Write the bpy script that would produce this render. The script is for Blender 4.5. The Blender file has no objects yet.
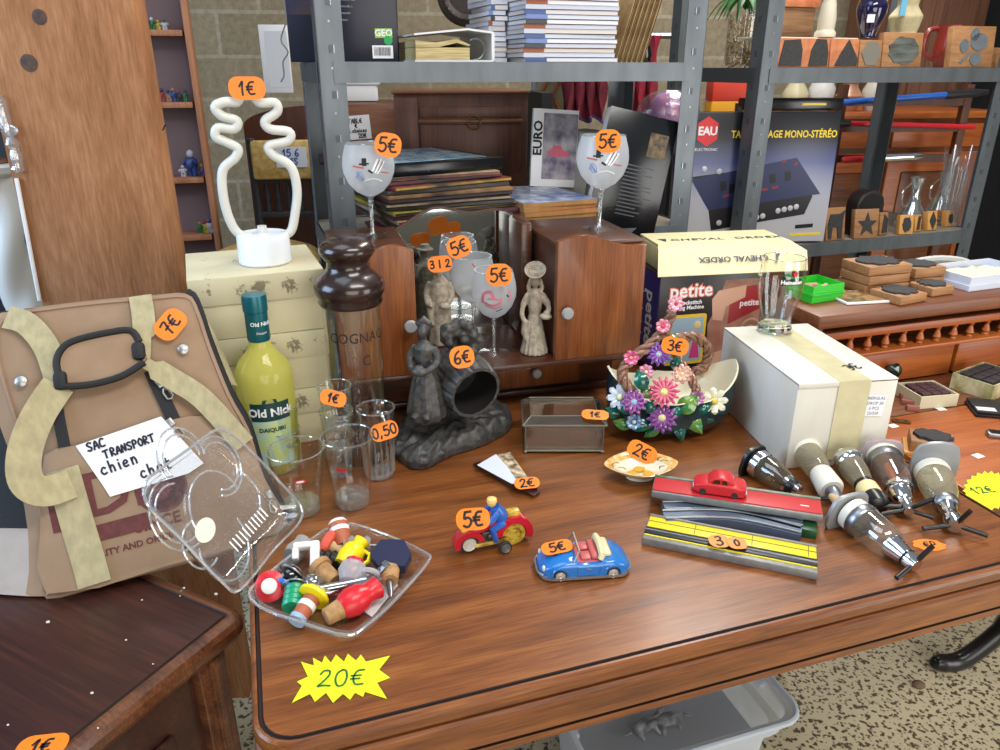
import bpy, bmesh, math, random
from mathutils import Vector, Matrix, noise
random.seed(11)
COL = bpy.context.scene.collection
PI = math.pi
R = math.radians
# ---------------------------------------------------------------- camera maths (the real lens, used to survey positions)
F = 750.0
PITCH = math.atan(0.409)
CP, SP = math.cos(PITCH), math.sin(PITCH)
CAMZ = 1.38
TZ = 0.76                      # table top height
CAM = Vector((0, 0, CAMZ))
def ray(px, py):
    a = (px - 500) / F; b = (375 - py) / F
    return Vector((a, CP + SP * b, -SP + CP * b))
def Zp(px, py, z=TZ):
    d = ray(px, py); return CAM + d * ((z - CAMZ) / d.z)
def Yp(px, py, y):
    d = ray(px, py); return CAM + d * (y / d.y)
def PL(px, py, p0, n):
    d = ray(px, py); n = Vector(n); return CAM + d * ((Vector(p0) - CAM).dot(n) / d.dot(n))
# ---------------------------------------------------------------- materials
def lin(c):
    if isinstance(c, str):
        c = c.lstrip('#'); c = tuple(int(c[i:i + 2], 16) for i in (0, 2, 4))
    o = []
    for v in c[:3]:
        v = v / 255.0
        o.append(v / 12.92 if v <= 0.04045 else ((v + 0.055) / 1.055) ** 2.4)
    return (*o, 1.0)
MATS = {}
def nodes_of(name):
    m = bpy.data.materials.new(name); m.use_nodes = True
    nt = m.node_tree; nt.nodes.clear()
    out = nt.nodes.new('ShaderNodeOutputMaterial')
    return m, nt, out
def N(nt, t, **kw):
    n = nt.nodes.new(t)
    for k, v in kw.items():
        if k in n.inputs.keys() if isinstance(k, str) else False: n.inputs[k].default_value = v
        else: setattr(n, k, v)
    return n
def noise_fac(nt, scale, stretch=(1, 1, 1), detail=4, rough=.55, dist=0.0):
    tc = N(nt, 'ShaderNodeTexCoord'); mp = N(nt, 'ShaderNodeMapping')
    mp.inputs['Scale'].default_value = stretch
    nt.links.new(tc.outputs['Object'], mp.inputs['Vector'])
    no = N(nt, 'ShaderNodeTexNoise'); no.inputs['Scale'].default_value = scale
    no.inputs['Detail'].default_value = detail; no.inputs['Roughness'].default_value = rough
    no.inputs['Distortion'].default_value = dist
    nt.links.new(mp.outputs[0], no.inputs['Vector'])
    return no.outputs['Fac']
def ramp(nt, fac, stops):
    r = N(nt, 'ShaderNodeValToRGB'); cr = r.color_ramp
    while len(cr.elements) < len(stops): cr.elements.new(0.5)
    for e, (p, c) in zip(cr.elements, stops): e.position = p; e.color = c
    nt.links.new(fac, r.inputs['Fac']); return r.outputs['Color']
def bump(nt, fac, strength, dist=.002):
    b = N(nt, 'ShaderNodeBump'); b.inputs['Strength'].default_value = strength; b.inputs['Distance'].default_value = dist
    nt.links.new(fac, b.inputs['Height']); return b.outputs['Normal']
def mat(name, col, rough=.5, metal=0.0, var=0.0, vscale=30, spec=.5, bmp=0.0, bscale=None, coat=0.0, col2=None, stretch=(1, 1, 1), sss=0, emit=None, estr=1.0, alpha=None):
    if name in MATS: return MATS[name]
    m, nt, out = nodes_of(name)
    p = N(nt, 'ShaderNodeBsdfPrincipled')
    c = lin(col)
    p.inputs['Base Color'].default_value = c
    p.inputs['Roughness'].default_value = rough; p.inputs['Metallic'].default_value = metal
    p.inputs['Specular IOR Level'].default_value = spec
    p.inputs['Coat Weight'].default_value = coat
    if var or col2:
        f = noise_fac(nt, vscale, stretch)
        c2 = lin(col2) if col2 else tuple(v * (1 - var) for v in c[:3]) + (1,)
        nt.links.new(ramp(nt, f, [(.35, c2), (.65, c)]), p.inputs['Base Color'])
    if bmp:
        f = noise_fac(nt, bscale or vscale, stretch)
        nt.links.new(bump(nt, f, bmp), p.inputs['Normal'])
    if emit:
        p.inputs['Emission Color'].default_value = lin(emit); p.inputs['Emission Strength'].default_value = estr
    nt.links.new(p.outputs[0], out.inputs[0])
    MATS[name] = m; return m
def wood(name, dark, mid, light, scale=14, axis=0, rough=.4, coat=0.0, bmp=.15, streak=22, spec=.5):
    if name in MATS: return MATS[name]
    m, nt, out = nodes_of(name)
    p = N(nt, 'ShaderNodeBsdfPrincipled')
    st = [streak] * 3; st[axis] = 1.0
    f = noise_fac(nt, scale * .35, tuple(s * .25 if s > 1 else .6 for s in st), 5, .6, .6)
    f2 = noise_fac(nt, scale, tuple(st), 3, .6)
    mx = N(nt, 'ShaderNodeMath', operation='MULTIPLY_ADD')
    nt.links.new(f, mx.inputs[0]); mx.inputs[1].default_value = .55
    ml = N(nt, 'ShaderNodeMath', operation='MULTIPLY'); nt.links.new(f2, ml.inputs[0]); ml.inputs[1].default_value = .45
    nt.links.new(ml.outputs[0], mx.inputs[2])
    nt.links.new(ramp(nt, mx.outputs[0], [(.36, lin(dark)), (.5, lin(mid)), (.64, lin(light))]), p.inputs['Base Color'])
    p.inputs['Roughness'].default_value = rough; p.inputs['Coat Weight'].default_value = coat; p.inputs['Coat Roughness'].default_value = .15
    p.inputs['Specular IOR Level'].default_value = spec
    if bmp: nt.links.new(bump(nt, f2, bmp, .001), p.inputs['Normal'])
    nt.links.new(p.outputs[0], out.inputs[0])
    MATS[name] = m; return m
def thin_glass(name, tint=(1, 1, 1), edge=(.55, .6, .6), rough=.02, gl=1.0, body=0.0, bodycol=(.8, .8, .8), bmp=0, bscale=30, base=.04):
    """a real thin pane: straight transmission plus a Fresnel mirror reflection"""
    if name in MATS: return MATS[name]
    m, nt, out = nodes_of(name)
    lw = N(nt, 'ShaderNodeLayerWeight'); lw.inputs['Blend'].default_value = .35
    t = N(nt, 'ShaderNodeBsdfTransparent'); g = N(nt, 'ShaderNodeBsdfGlossy'); g.inputs['Roughness'].default_value = rough
    nt.links.new(ramp(nt, lw.outputs['Facing'], [(.55, (*tint, 1)), (1.0, (*edge, 1))]), t.inputs['Color'])
    g.inputs['Color'].default_value = (gl, gl, gl, 1)
    lf = N(nt, 'ShaderNodeLayerWeight'); lf.inputs['Blend'].default_value = .5
    pw = N(nt, 'ShaderNodeMath', operation='POWER'); nt.links.new(lf.outputs['Facing'], pw.inputs[0]); pw.inputs[1].default_value = 4.0
    ma = N(nt, 'ShaderNodeMath', operation='MULTIPLY_ADD', use_clamp=True); nt.links.new(pw.outputs[0], ma.inputs[0]); ma.inputs[1].default_value = .8; ma.inputs[2].default_value = base
    mix = N(nt, 'ShaderNodeMixShader'); nt.links.new(ma.outputs[0], mix.inputs[0]); nt.links.new(t.outputs[0], mix.inputs[1]); nt.links.new(g.outputs[0], mix.inputs[2])
    if bmp:
        f = noise_fac(nt, bscale); nb = bump(nt, f, bmp, .004)
        for n in (g,): nt.links.new(nb, n.inputs['Normal'])
        nt.links.new(nb, lf.inputs['Normal'])
    last = mix.outputs[0]
    if body:
        d = N(nt, 'ShaderNodeBsdfDiffuse'); d.inputs['Color'].default_value = (*bodycol, 1)
        tr = N(nt, 'ShaderNodeBsdfTranslucent'); tr.inputs['Color'].default_value = (*bodycol, 1)
        md = N(nt, 'ShaderNodeMixShader'); md.inputs[0].default_value = .4; nt.links.new(d.outputs[0], md.inputs[1]); nt.links.new(tr.outputs[0], md.inputs[2])
        m2 = N(nt, 'ShaderNodeMixShader'); m2.inputs[0].default_value = body
        nt.links.new(last, m2.inputs[1]); nt.links.new(md.outputs[0], m2.inputs[2]); last = m2.outputs[0]
    nt.links.new(last, out.inputs[0])
    MATS[name] = m; return m
def solid_glass(name, col=(1, 1, 1), rough=0.0, ior=1.45):
    if name in MATS: return MATS[name]
    m, nt, out = nodes_of(name)
    g = N(nt, 'ShaderNodeBsdfGlass'); g.inputs['Color'].default_value = (*col, 1); g.inputs['Roughness'].default_value = rough; g.inputs['IOR'].default_value = ior
    nt.links.new(g.outputs[0], out.inputs[0]); MATS[name] = m; return m
# ---------------------------------------------------------------- mesh builder
def TR(loc=(0, 0, 0), rx=0, ry=0, rz=0, s=None):
    m = Matrix.Translation(loc) @ Matrix.Rotation(rz, 4, 'Z') @ Matrix.Rotation(ry, 4, 'Y') @ Matrix.Rotation(rx, 4, 'X')
    if s: m = m @ Matrix.Diagonal((*(s if hasattr(s, '__len__') else (s, s, s)), 1))
    return m
def frame(pos, zdir, xdir=(1, 0, 0)):
    z = Vector(zdir).normalized(); x = Vector(xdir); x = (x - z * x.dot(z)).normalized(); y = z.cross(x)
    m = Matrix.Identity(4)
    for i, v in enumerate((x, y, z)):
        for j in range(3): m[j][i] = v[j]
    m.translation = Vector(pos); return m
def smooth_path(pts, n=6, closed=False):
    P = [Vector(p) for p in pts]; o = []
    L = len(P)
    rng = range(L) if closed else range(L - 1)
    for i in rng:
        p1, p2 = P[i], P[(i + 1) % L]
        p0 = P[(i - 1) % L] if (closed or i > 0) else p1
        p3 = P[(i + 2) % L] if (closed or i < L - 2) else p2
        for k in range(n):
            t = k / n
            o.append(.5 * ((2 * p1) + (p2 - p0) * t + (2 * p0 - 5 * p1 + 4 * p2 - p3) * t * t + (3 * p1 - p0 - 3 * p2 + p3) * t ** 3))
    if not closed: o.append(P[-1])
    return o
class B:
    """collects shapes and links them as ONE mesh object"""
    def __init__(s, T=None): s.v = []; s.f = []; s.m = []; s.mi = 0; s.T = T or Matrix.Identity(4)
    def add(s, vs, fs, M=None):
        M = s.T @ M if M is not None else s.T
        b = len(s.v); flip = M.to_3x3().determinant() < 0
        s.v.extend(M @ Vector(v) for v in vs)
        for f in fs:
            f = [b + i for i in f]
            s.f.append(f[::-1] if flip else f); s.m.append(s.mi)
        return s
    def bmadd(s, bm, M=None):
        bm.verts.index_update(); s.add([v.co.copy() for v in bm.verts], [[v.index for v in f.verts] for f in bm.faces], M); bm.free(); return s
    def box(s, x0, x1, y0, y1, z0, z1, bev=0, M=None, seg=2):
        bm = bmesh.new(); bmesh.ops.create_cube(bm, size=1)
        for v in bm.verts: v.co = Vector(((x0 + x1) / 2 + v.co.x * (x1 - x0), (y0 + y1) / 2 + v.co.y * (y1 - y0), (z0 + z1) / 2 + v.co.z * (z1 - z0)))
        if bev: bmesh.ops.bevel(bm, geom=bm.edges[:], offset=bev, segments=seg, affect='EDGES', profile=.5)
        return s.bmadd(bm, M)
    def cb(s, c, d, bev=0, M=None): return s.box(c[0] - d[0] / 2, c[0] + d[0] / 2, c[1] - d[1] / 2, c[1] + d[1] / 2, c[2] - d[2] / 2, c[2] + d[2] / 2, bev, M)
    def lathe(s, prof, n=24, M=None, squash=1.0, a0=0, a1=2 * PI):
        vs = []; fs = []; full = abs(a1 - a0 - 2 * PI) < 1e-6; c = n if full else n + 1
        for r, z in prof:
            for k in range(c):
                a = a0 + (a1 - a0) * k / n; vs.append((r * math.cos(a), r * math.sin(a) * squash, z))
        for i in range(len(prof) - 1):
            for k in range(n):
                k2 = (k + 1) % c
                fs.append((i * c + k, i * c + k2, (i + 1) * c + k2, (i + 1) * c + k))
        if full and prof[0][0] > 1e-5: fs.append(list(range(c))[::-1])
        if full and prof[-1][0] > 1e-5: fs.append([(len(prof) - 1) * c + k for k in range(c)])
        return s.add(vs, fs, M)
    def lathe_open(s, prof, n=24, M=None):
        vs = []; fs = []
        for r, z in prof:
            for k in range(n):
                a = 2 * PI * k / n; vs.append((r * math.cos(a), r * math.sin(a), z))
        for i in range(len(prof) - 1):
            for k in range(n):
                k2 = (k + 1) % n; fs.append((i * n + k, i * n + k2, (i + 1) * n + k2, (i + 1) * n + k))
        return s.add(vs, fs, M)
    def tube(s, pts, r, n=8, closed=False, M=None, flat=1.0, caps=True, up=None):
        P = [Vector(p) for p in pts]; L = len(P)
        rr = r if hasattr(r, '__len__') else [r] * L
        vs = []; fs = []
        prev = None
        for i in range(L):
            a = P[(i - 1) % L] if (closed or i) else P[i]; b = P[(i + 1) % L] if (closed or i < L - 1) else P[i]
            t = (b - a); t = t.normalized() if t.length > 1e-9 else Vector((0, 0, 1))
            if up is not None: u = Vector(up)
            elif prev is None: u = Vector((0, 0, 1)) if abs(t.z) < .9 else Vector((1, 0, 0))
            else: u = prev
            u = (u - t * u.dot(t))
            u = u.normalized() if u.length > 1e-6 else t.orthogonal().normalized()
            prev = u; w = t.cross(u)
            for k in range(n):
                an = 2 * PI * k / n; vs.append(P[i] + w * (rr[i] * math.cos(an)) + u * (rr[i] * flat * math.sin(an)))
        for i in range(L if closed else L - 1):
            j = (i + 1) % L
            for k in range(n):
                k2 = (k + 1) % n; fs.append((i * n + k, i * n + k2, j * n + k2, j * n + k))
        if caps and not closed: fs.append(list(range(n))[::-1]); fs.append([(L - 1) * n + k for k in range(n)])
        return s.add(vs, fs, M)
    def band(s, pts, w, th, nrm, M=None):
        """flat strap: pts along its length, nrm a function or vector for the strap's face"""
        P = [Vector(p) for p in pts]; L = len(P); vs = []; fs = []
        ww = w if hasattr(w, '__len__') else [w] * L
        for i in range(L):
            t = (P[min(i + 1, L - 1)] - P[max(i - 1, 0)]).normalized()
            n = Vector(nrm[i] if isinstance(nrm, list) else nrm); n = (n - t * n.dot(t)).normalized(); b = t.cross(n)
            for a, c in ((-1, -1), (1, -1), (1, 1), (-1, 1)): vs.append(P[i] + b * (ww[i] / 2 * a) + n * (th / 2 * c))
        for i in range(L - 1):
            for k in range(4): k2 = (k + 1) % 4; fs.append((i * 4 + k, (i + 1) * 4 + k, (i + 1) * 4 + k2, i * 4 + k2))
        fs.append((0, 1, 2, 3)); fs.append(((L - 1) * 4 + 3, (L - 1) * 4 + 2, (L - 1) * 4 + 1, (L - 1) * 4))
        return s.add(vs, fs, M)
    def prism(s, out, z0, z1, M=None, bev=0):
        n = len(out); area = sum(out[i][0] * out[(i + 1) % n][1] - out[(i + 1) % n][0] * out[i][1] for i in range(n))
        if area < 0: out = out[::-1]
        if bev:
            bm = bmesh.new(); b = [bm.verts.new((x, y, z0)) for x, y in out]; t = [bm.verts.new((x, y, z1)) for x, y in out]
            bm.faces.new(b[::-1]); tf = bm.faces.new(t)
            for i in range(n): bm.faces.new((b[i], b[(i + 1) % n], t[(i + 1) % n], t[i]))
            bmesh.ops.bevel(bm, geom=list(tf.edges), offset=bev, segments=2, affect='EDGES', profile=.5)
            return s.bmadd(bm, M)
        vs = [(x, y, z0) for x, y in out] + [(x, y, z1) for x, y in out]
        fs = [list(range(n))[::-1], [n + i for i in range(n)]] + [(i, (i + 1) % n, n + (i + 1) % n, n + i) for i in range(n)]
        return s.add(vs, fs, M)
    def ell(s, c, r, n=16, k=10, M=None):
        if not hasattr(r, '__len__'): r = (r, r, r)
        vs = [(c[0], c[1], c[2] - r[2])]; fs = []
        for i in range(1, k):
            p = -PI / 2 + PI * i / k
            for j in range(n): a = 2 * PI * j / n; vs.append((c[0] + r[0] * math.cos(p) * math.cos(a), c[1] + r[1] * math.cos(p) * math.sin(a), c[2] + r[2] * math.sin(p)))
        vs.append((c[0], c[1], c[2] + r[2])); e = len(vs) - 1
        for j in range(n): fs.append((0, 1 + (j + 1) % n, 1 + j))
        for i in range(k - 2):
            for j in range(n): j2 = (j + 1) % n; fs.append((1 + i * n + j, 1 + i * n + j2, 1 + (i + 1) * n + j2, 1 + (i + 1) * n + j))
        for j in range(n): fs.append((1 + (k - 2) * n + j, 1 + (k - 2) * n + (j + 1) % n, e))
        return s.add(vs, fs, M)
    def grid(s, rows, M=None, closed=False):
        nr, nc = len(rows), len(rows[0]); vs = [p for r in rows for p in r]; fs = []
        for i in range(nr - 1):
            for j in range(nc if closed else nc - 1):
                j2 = (j + 1) % nc; fs.append((i * nc + j, i * nc + j2, (i + 1) * nc + j2, (i + 1) * nc + j))
        return s.add(vs, fs, M)
    def ribbon(s, pts, w, M=None, z=0.0):
        P = [Vector((p[0], p[1])) for p in pts]; L = len(P); vs = []; fs = []
        for i in range(L):
            t = P[min(i + 1, L - 1)] - P[max(i - 1, 0)]
            t = t.normalized() if t.length > 1e-9 else Vector((1, 0)); nn = Vector((-t.y, t.x)) * (w / 2)
            e = t * (w * .35) * (-1 if i == 0 else 1 if i == L - 1 else 0)
            a = P[i] + nn + e; b = P[i] - nn + e; vs += [(a.x, a.y, z), (b.x, b.y, z)]
        for i in range(L - 1): fs.append((2 * i, 2 * i + 1, 2 * i + 3, 2 * i + 2))
        return s.add(vs, fs, M)
    def text(s, txt, size, M=None, ext=0.0002, align='CENTER', shear=0.0, bold=0.0, space=1.0, sx=1.0):
        cu = bpy.data.curves.new('lettering', 'FONT'); cu.body = txt; cu.size = size; cu.align_x = align; cu.align_y = 'CENTER'
        cu.extrude = ext; cu.shear = shear; cu.offset = bold; cu.space_character = space; cu.resolution_u = 2
        o = bpy.data.objects.new('lettering', cu); me = bpy.data.meshes.new_from_object(o)
        vs = [(v.co.x * sx, v.co.y, v.co.z) for v in me.vertices]; fs = [list(p.vertices) for p in me.polygons]
        bpy.data.objects.remove(o); bpy.data.curves.remove(cu); bpy.data.meshes.remove(me)
        return s.add(vs, fs, M)
    def build(s, name, mats, parent=None, ang=38, smooth=True, world=False):
        if not isinstance(mats, (list, tuple)): mats = [mats]
        me = bpy.data.meshes.new(name)
        vs = s.v
        if world and parent is not None:
            inv = MW(parent).inverted(); vs = [inv @ v for v in vs]
        me.from_pydata([tuple(v) for v in vs], [], s.f)
        for m in mats: me.materials.append(m)
        for p, i in zip(me.polygons, s.m): p.material_index = i; p.use_smooth = smooth
        me.validate(); me.update()
        if smooth: me.set_sharp_from_angle(angle=R(ang))
        o = bpy.data.objects.new(name, me); COL.objects.link(o)
        if parent is not None: o.parent = parent
        return o
def MW(o):
    m = o.matrix_basis.copy()
    while o.parent is not None: o = o.parent; m = o.matrix_basis @ m
    return m
def tag(o, label=None, cat=None, group=None, kind=None):
    if label: o['label'] = label
    if cat: o['category'] = cat
    if group: o['group'] = group
    if kind: o['kind'] = kind
    return o
def thing(name, label, cat, loc=(0, 0, 0), rz=0, group=None, M=None):
    o = bpy.data.objects.new(name, None); o.empty_display_size = .02; COL.objects.link(o)
    o.matrix_basis = M if M is not None else TR(loc, rz=rz)
    return tag(o, label, cat, group)
def dup(root, M, label, group=None):
    c = root.copy(); COL.objects.link(c); c.matrix_basis = M; c['label'] = label
    if group: c['group'] = group
    for ch in list(root.children):
        d = ch.copy(); COL.objects.link(d); d.parent = c
        for g in list(ch.children): e = g.copy(); COL.objects.link(e); e.parent = d
    return c
def rrect(w, h, r, n=5, cx=0, cy=0):
    o = []
    for qx, qy, a in ((1, 1, 0), (-1, 1, 90), (-1, -1, 180), (1, -1, 270)):
        for k in range(n + 1):
            t = R(a + 90 * k / n); o.append((cx + qx * (w / 2 - r) + r * math.cos(t), cy + qy * (h / 2 - r) + r * math.sin(t)))
    return o
# ---------------------------------------------------------------- hand lettering (felt pen strokes)
G = {
 '0': [[(.25, 1), (.05, .8), (0, .4), (.15, .02), (.4, .1), (.5, .5), (.42, .9), (.25, 1)]],
 '1': [[(0, .62), (.25, 1), (.2, .5), (.2, 0)]],
 '2': [[(.02, .75), (.15, .97), (.4, .95), (.42, .68), (.2, .3), (.0, .03), (.2, .08), (.55, .05)]],
 '3': [[(.05, .9), (.3, 1), (.45, .8), (.3, .55), (.15, .52)], [(.2, .53), (.45, .45), (.48, .15), (.25, 0), (.02, .1)]],
 '5': [[(.5, 1), (.12, .97)], [(.12, .97), (.06, .55), (.3, .62), (.5, .42), (.42, .12), (.2, 0), (.0, .1)]],
 '6': [[(.42, 1), (.15, .75), (.02, .35), (.12, .03), (.38, .03), (.46, .28), (.3, .46), (.06, .3)]],
 '7': [[(.02, .95), (.5, 1), (.3, .5), (.2, 0)], [(.1, .5), (.45, .55)]],
 'E': [[(.5, .95), (.2, .9), (.05, .5), (.18, .08), (.52, .1)], [(-.06, .6), (.38, .62)], [(-.06, .4), (.34, .42)]],
 ',': [[(.08, .1), (.0, -.15)]],
 'p': [[(.08, .8), (.04, .0)], [(.08, .75), (.3, .85), (.36, .6), (.08, .42)]],
 'S': [[(.5, .9), (.25, 1), (.05, .78), (.25, .52), (.45, .3), (.3, .02), (0, .12)]],
 'A': [[(0, 0), (.28, 1), (.52, 0)], [(.1, .35), (.45, .38)]],
 'C': [[(.5, .9), (.25, 1), (.03, .6), (.1, .1), (.5, .08)]],
 'T': [[(0, .95), (.6, 1)], [(.3, .97), (.28, 0)]],
 'R': [[(.05, 0), (.08, 1), (.4, .95), (.4, .6), (.08, .5), (.5, 0)]],
 'N': [[(0, 0), (.08, 1), (.42, .05), (.5, 1)]],
 'P': [[(.05, 0), (.08, 1), (.42, .92), (.4, .55), (.08, .48)]],
 'O': [[(.28, 1), (.03, .6), (.15, .05), (.42, .1), (.52, .6), (.28, 1)]],
 'c': [[(.38, .5), (.2, .6), (.02, .3), (.18, .02), (.4, .1)]],
 'h': [[(.03, 1), (.05, 0)], [(.05, .35), (.22, .58), (.34, .4), (.36, 0)]],
 'i': [[(.08, .55), (.1, 0)], [(.09, .82), (.11, .8)]],
 'e': [[(.03, .3), (.35, .35), (.25, .6), (.04, .4), (.1, .05), (.38, .08)]],
 'n': [[(.03, .6), (.05, 0)], [(.05, .4), (.22, .6), (.34, .4), (.36, 0)]],
 'a': [[(.36, .55), (.12, .58), (.03, .2), (.2, .02), (.34, .3)], [(.36, .58), (.38, 0)]],
 't': [[(.15, .95), (.14, .1), (.35, .03)], [(-.05, .62), (.38, .66)]],
 'l': [[(.05, 1), (.06, 0)]], 's': [[(.3, .55), (.1, .58), (.08, .38), (.28, .22), (.2, .02), (0, .06)]],
 'B': [[(.05, 0), (.06, 1), (.35, .9), (.3, .58), (.08, .52), (.42, .4), (.38, .05), (.05, 0)]],
 'L': [[(.05, 1), (.03, .03), (.45, .06)]], 'M': [[(0, 0), (.08, 1), (.3, .4), (.52, 1), (.6, 0)]], 'u': [[(.02, .6), (.05, .08), (.25, .02), (.35, .6)], [(.35, .6), (.37, 0)]],
 '/': [[(0, 0), (.4, 1)]], ' ': [],
}
GW = {'1': .42, ',': .25, 'i': .25, 'l': .2, ' ': .35, 'T': .72, 'M': .8}
def hand(b, txt, h, w, M, space=.16, center=True, z=.0006):
    tot = sum(GW.get(c, .55) + space for c in txt) - space
    x = -tot / 2 if center else 0
    for c in txt:
        for st in G.get(c, []):
            pts = [((x + p[0]) * h, (p[1] - (.5 if center else 0)) * h, 0) for p in st]
            b.ribbon(smooth_path(pts, 4) if len(pts) > 2 else pts, w, M, z)
        x += GW.get(c, .55) + space
    return b
# ---------------------------------------------------------------- shared materials
ORANGE = mat('orange_sticker_paper', (247, 128, 22), .45)
INK = mat('black_felt_ink', (22, 18, 20), .6)
GREENINK = mat('green_felt_ink', (38, 90, 40), .6)
NEON = mat('fluorescent_yellow_card', (220, 236, 22), .55, emit=(226, 240, 20), estr=0.0)
WHITE = mat('white_paper', (232, 232, 234), .6)
CARD = mat('cream_card', (226, 216, 186), .7)
BLACKP = mat('black_plastic', (20, 20, 22), .3)
BLACKM = mat('matt_black', (14, 14, 15), .7)
CHROME = mat('chrome', (205, 208, 212), .12, 1.0)
STEEL = mat('dull_steel', (150, 154, 158), .35, 1.0)
GALV = mat('galvanised_steel', (112, 119, 124), .42, .45, var=.25, vscale=22, bmp=.05, stretch=(1, 1, .3))
TIN = mat('tin', (168, 170, 170), .35, .8, var=.2, vscale=60)
REDP = mat('red_plastic', (205, 30, 36), .3)
CREAM = mat('cream_plastic', (226, 220, 200), .4)
OAK = wood('varnished_oak', (88, 46, 18), (122, 68, 28), (146, 88, 40), 18, 0, .36, coat=.1, streak=26)
OAKV = wood('varnished_oak_upright', (84, 42, 16), (120, 64, 26), (144, 84, 38), 14, 2, .36, coat=.15)
OAKD = wood('dark_oak', (46, 22, 12), (70, 35, 18), (90, 48, 24), 14, 0, .35, coat=.2)
MAHOG = wood('dark_mahogany', (40, 17, 12), (58, 27, 19), (76, 39, 27), 9, 0, .38, coat=.15, bmp=.05)
MAHOGL = wood('mahogany_moulding', (60, 30, 16), (92, 52, 30), (120, 74, 44), 12, 0, .3, coat=.25, bmp=.05)
CHERRY = wood('orange_cherry_wood', (140, 68, 26), (164, 86, 36), (182, 104, 48), 7, 0, .4, coat=.1, bmp=.03)
CHERRYD = wood('dark_cherry_wood', (86, 46, 24), (112, 64, 34), (132, 80, 44), 8, 0, .4, bmp=.03)
BROWNW = wood('brown_veneer', (62, 32, 20), (84, 46, 30), (102, 60, 40), 8, 2, .45, bmp=.03)
PINE = wood('rough_sawn_pine', (130, 88, 58), (154, 106, 72), (172, 126, 90), 22, 2, .9, bmp=1.0, streak=9, spec=.15)
STAMPW = wood('stamp_beech', (132, 90, 54), (160, 114, 72), (178, 134, 90), 20, 0, .6, bmp=.1)
RUBBER = mat('stamp_rubber', (58, 58, 58), .8, var=.35, vscale=160, bmp=.3)
GLASSM = thin_glass('clear_glass', (.985, .99, .985), (.62, .68, .68), .01, 1.0, base=.05)
GLASSR = thin_glass('glass_rim', (.86, .9, .9), (.45, .5, .5), .02, 1.0, base=.26, body=.08, bodycol=(.8, .85, .85))
GLASSB = solid_glass('thick_glass', (.97, .99, .98))
PET = thin_glass('clear_pet_plastic', (.93, .94, .95), (.6, .62, .64), .06, 1.0, bmp=.45, bscale=45, base=.13, body=.04)
FROST = thin_glass('frosted_glass', (.92, .93, .94), (.8, .8, .8), .2, .8, body=.5, bodycol=(.72, .75, .78))
# ---------------------------------------------------------------- stickers and price cards
CAMX = Vector((1, 0, 0))
def sticker(t, pos, txt, w=.046, h=.028, n=None, roll=0, ink=.003, hgt=None, label=None, xdir=None):
    """orange pill shaped price label, pos and n in world space"""
    pos = Vector(pos); n = Vector(n) if n is not None else (CAM - pos).normalized()
    M = frame(pos, n, xdir or CAMX) @ Matrix.Rotation(roll, 4, 'Z')
    b = B(); b.prism(rrect(w, h, h * .42, 5), -.0003, .0003, M)
    s = b.build('price_sticker', ORANGE, t, world=True)
    i = B(); hand(i, txt, hgt or h * .56, ink, M); i.build('handwriting', INK, s) if False else None
    inv = MW(t).inverted()
    i.v = [inv @ v for v in i.v]
    i.build('handwriting', INK, s)
    if label: s['label'] = label
    return s
# ---------------------------------------------------------------- camera, light, room
cam = bpy.data.cameras.new('camera'); cam.sensor_width = 36; cam.lens = 27.0; cam.clip_start = .02; cam.clip_end = 60
co = bpy.data.objects.new('camera', cam); COL.objects.link(co); co.location = CAM; co.rotation_euler = (PI / 2 - PITCH, 0, 0)
bpy.context.scene.camera = co
sc = bpy.context.scene
sc.view_settings.view_transform = 'Standard'; sc.view_settings.look = 'None'; sc.view_settings.gamma = 1; sc.view_settings.use_curve_mapping = False
sc.cycles.transparent_max_bounces = 48
sc.view_settings.exposure = -0.36
w = bpy.data.worlds.new('daylit_hall'); sc.world = w; w.use_nodes = True
bg = w.node_tree.nodes['Background']; bg.inputs[0].default_value = (.86, .93, 1.0, 1); bg.inputs[1].default_value = .38
def area(name, loc, target, size, power, col):
    l = bpy.data.lights.new(name, 'AREA'); l.shape = 'RECTANGLE'; l.size, l.size_y = size; l.energy = power; l.color = col
    o = bpy.data.objects.new(name, l); COL.objects.link(o); o.location = loc
    o.rotation_euler = (Vector(target) - Vector(loc)).to_track_quat('-Z', 'Y').to_euler(); return o
area('ceiling_tube', (.9, .1, 2.9), (.5, 1.1, .76), (1.6, .5), 50, (1, .96, .9))
area('window_daylight', (-2.6, .2, 1.9), (0, 1.2, .8), (1.6, 1.4), 92, (.52, .72, 1))
area('added_front_fill', (1.0, -2.2, 1.25), (.5, 1.2, .3), (2.4, 1.8), 74, (1, .97, .93))  # fill light added behind the camera to brighten front faces and under the table
area('ceiling_tube_far', (1.0, 2.6, 2.9), (.8, 2.6, 0), (1.8, .4), 75, (1, .96, .9))
area('skylight', (-.6, .9, 3.0), (0, 1.6, .8), (1.2, 1.2), 20, (.72, .85, 1))
area('added_right_fill', (3.4, -.5, 1.0), (.6, 1.0, .35), (1.4, 1.9), 60, (1, .98, .95))  # low fill light added at the right to brighten the bin and floor
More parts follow.
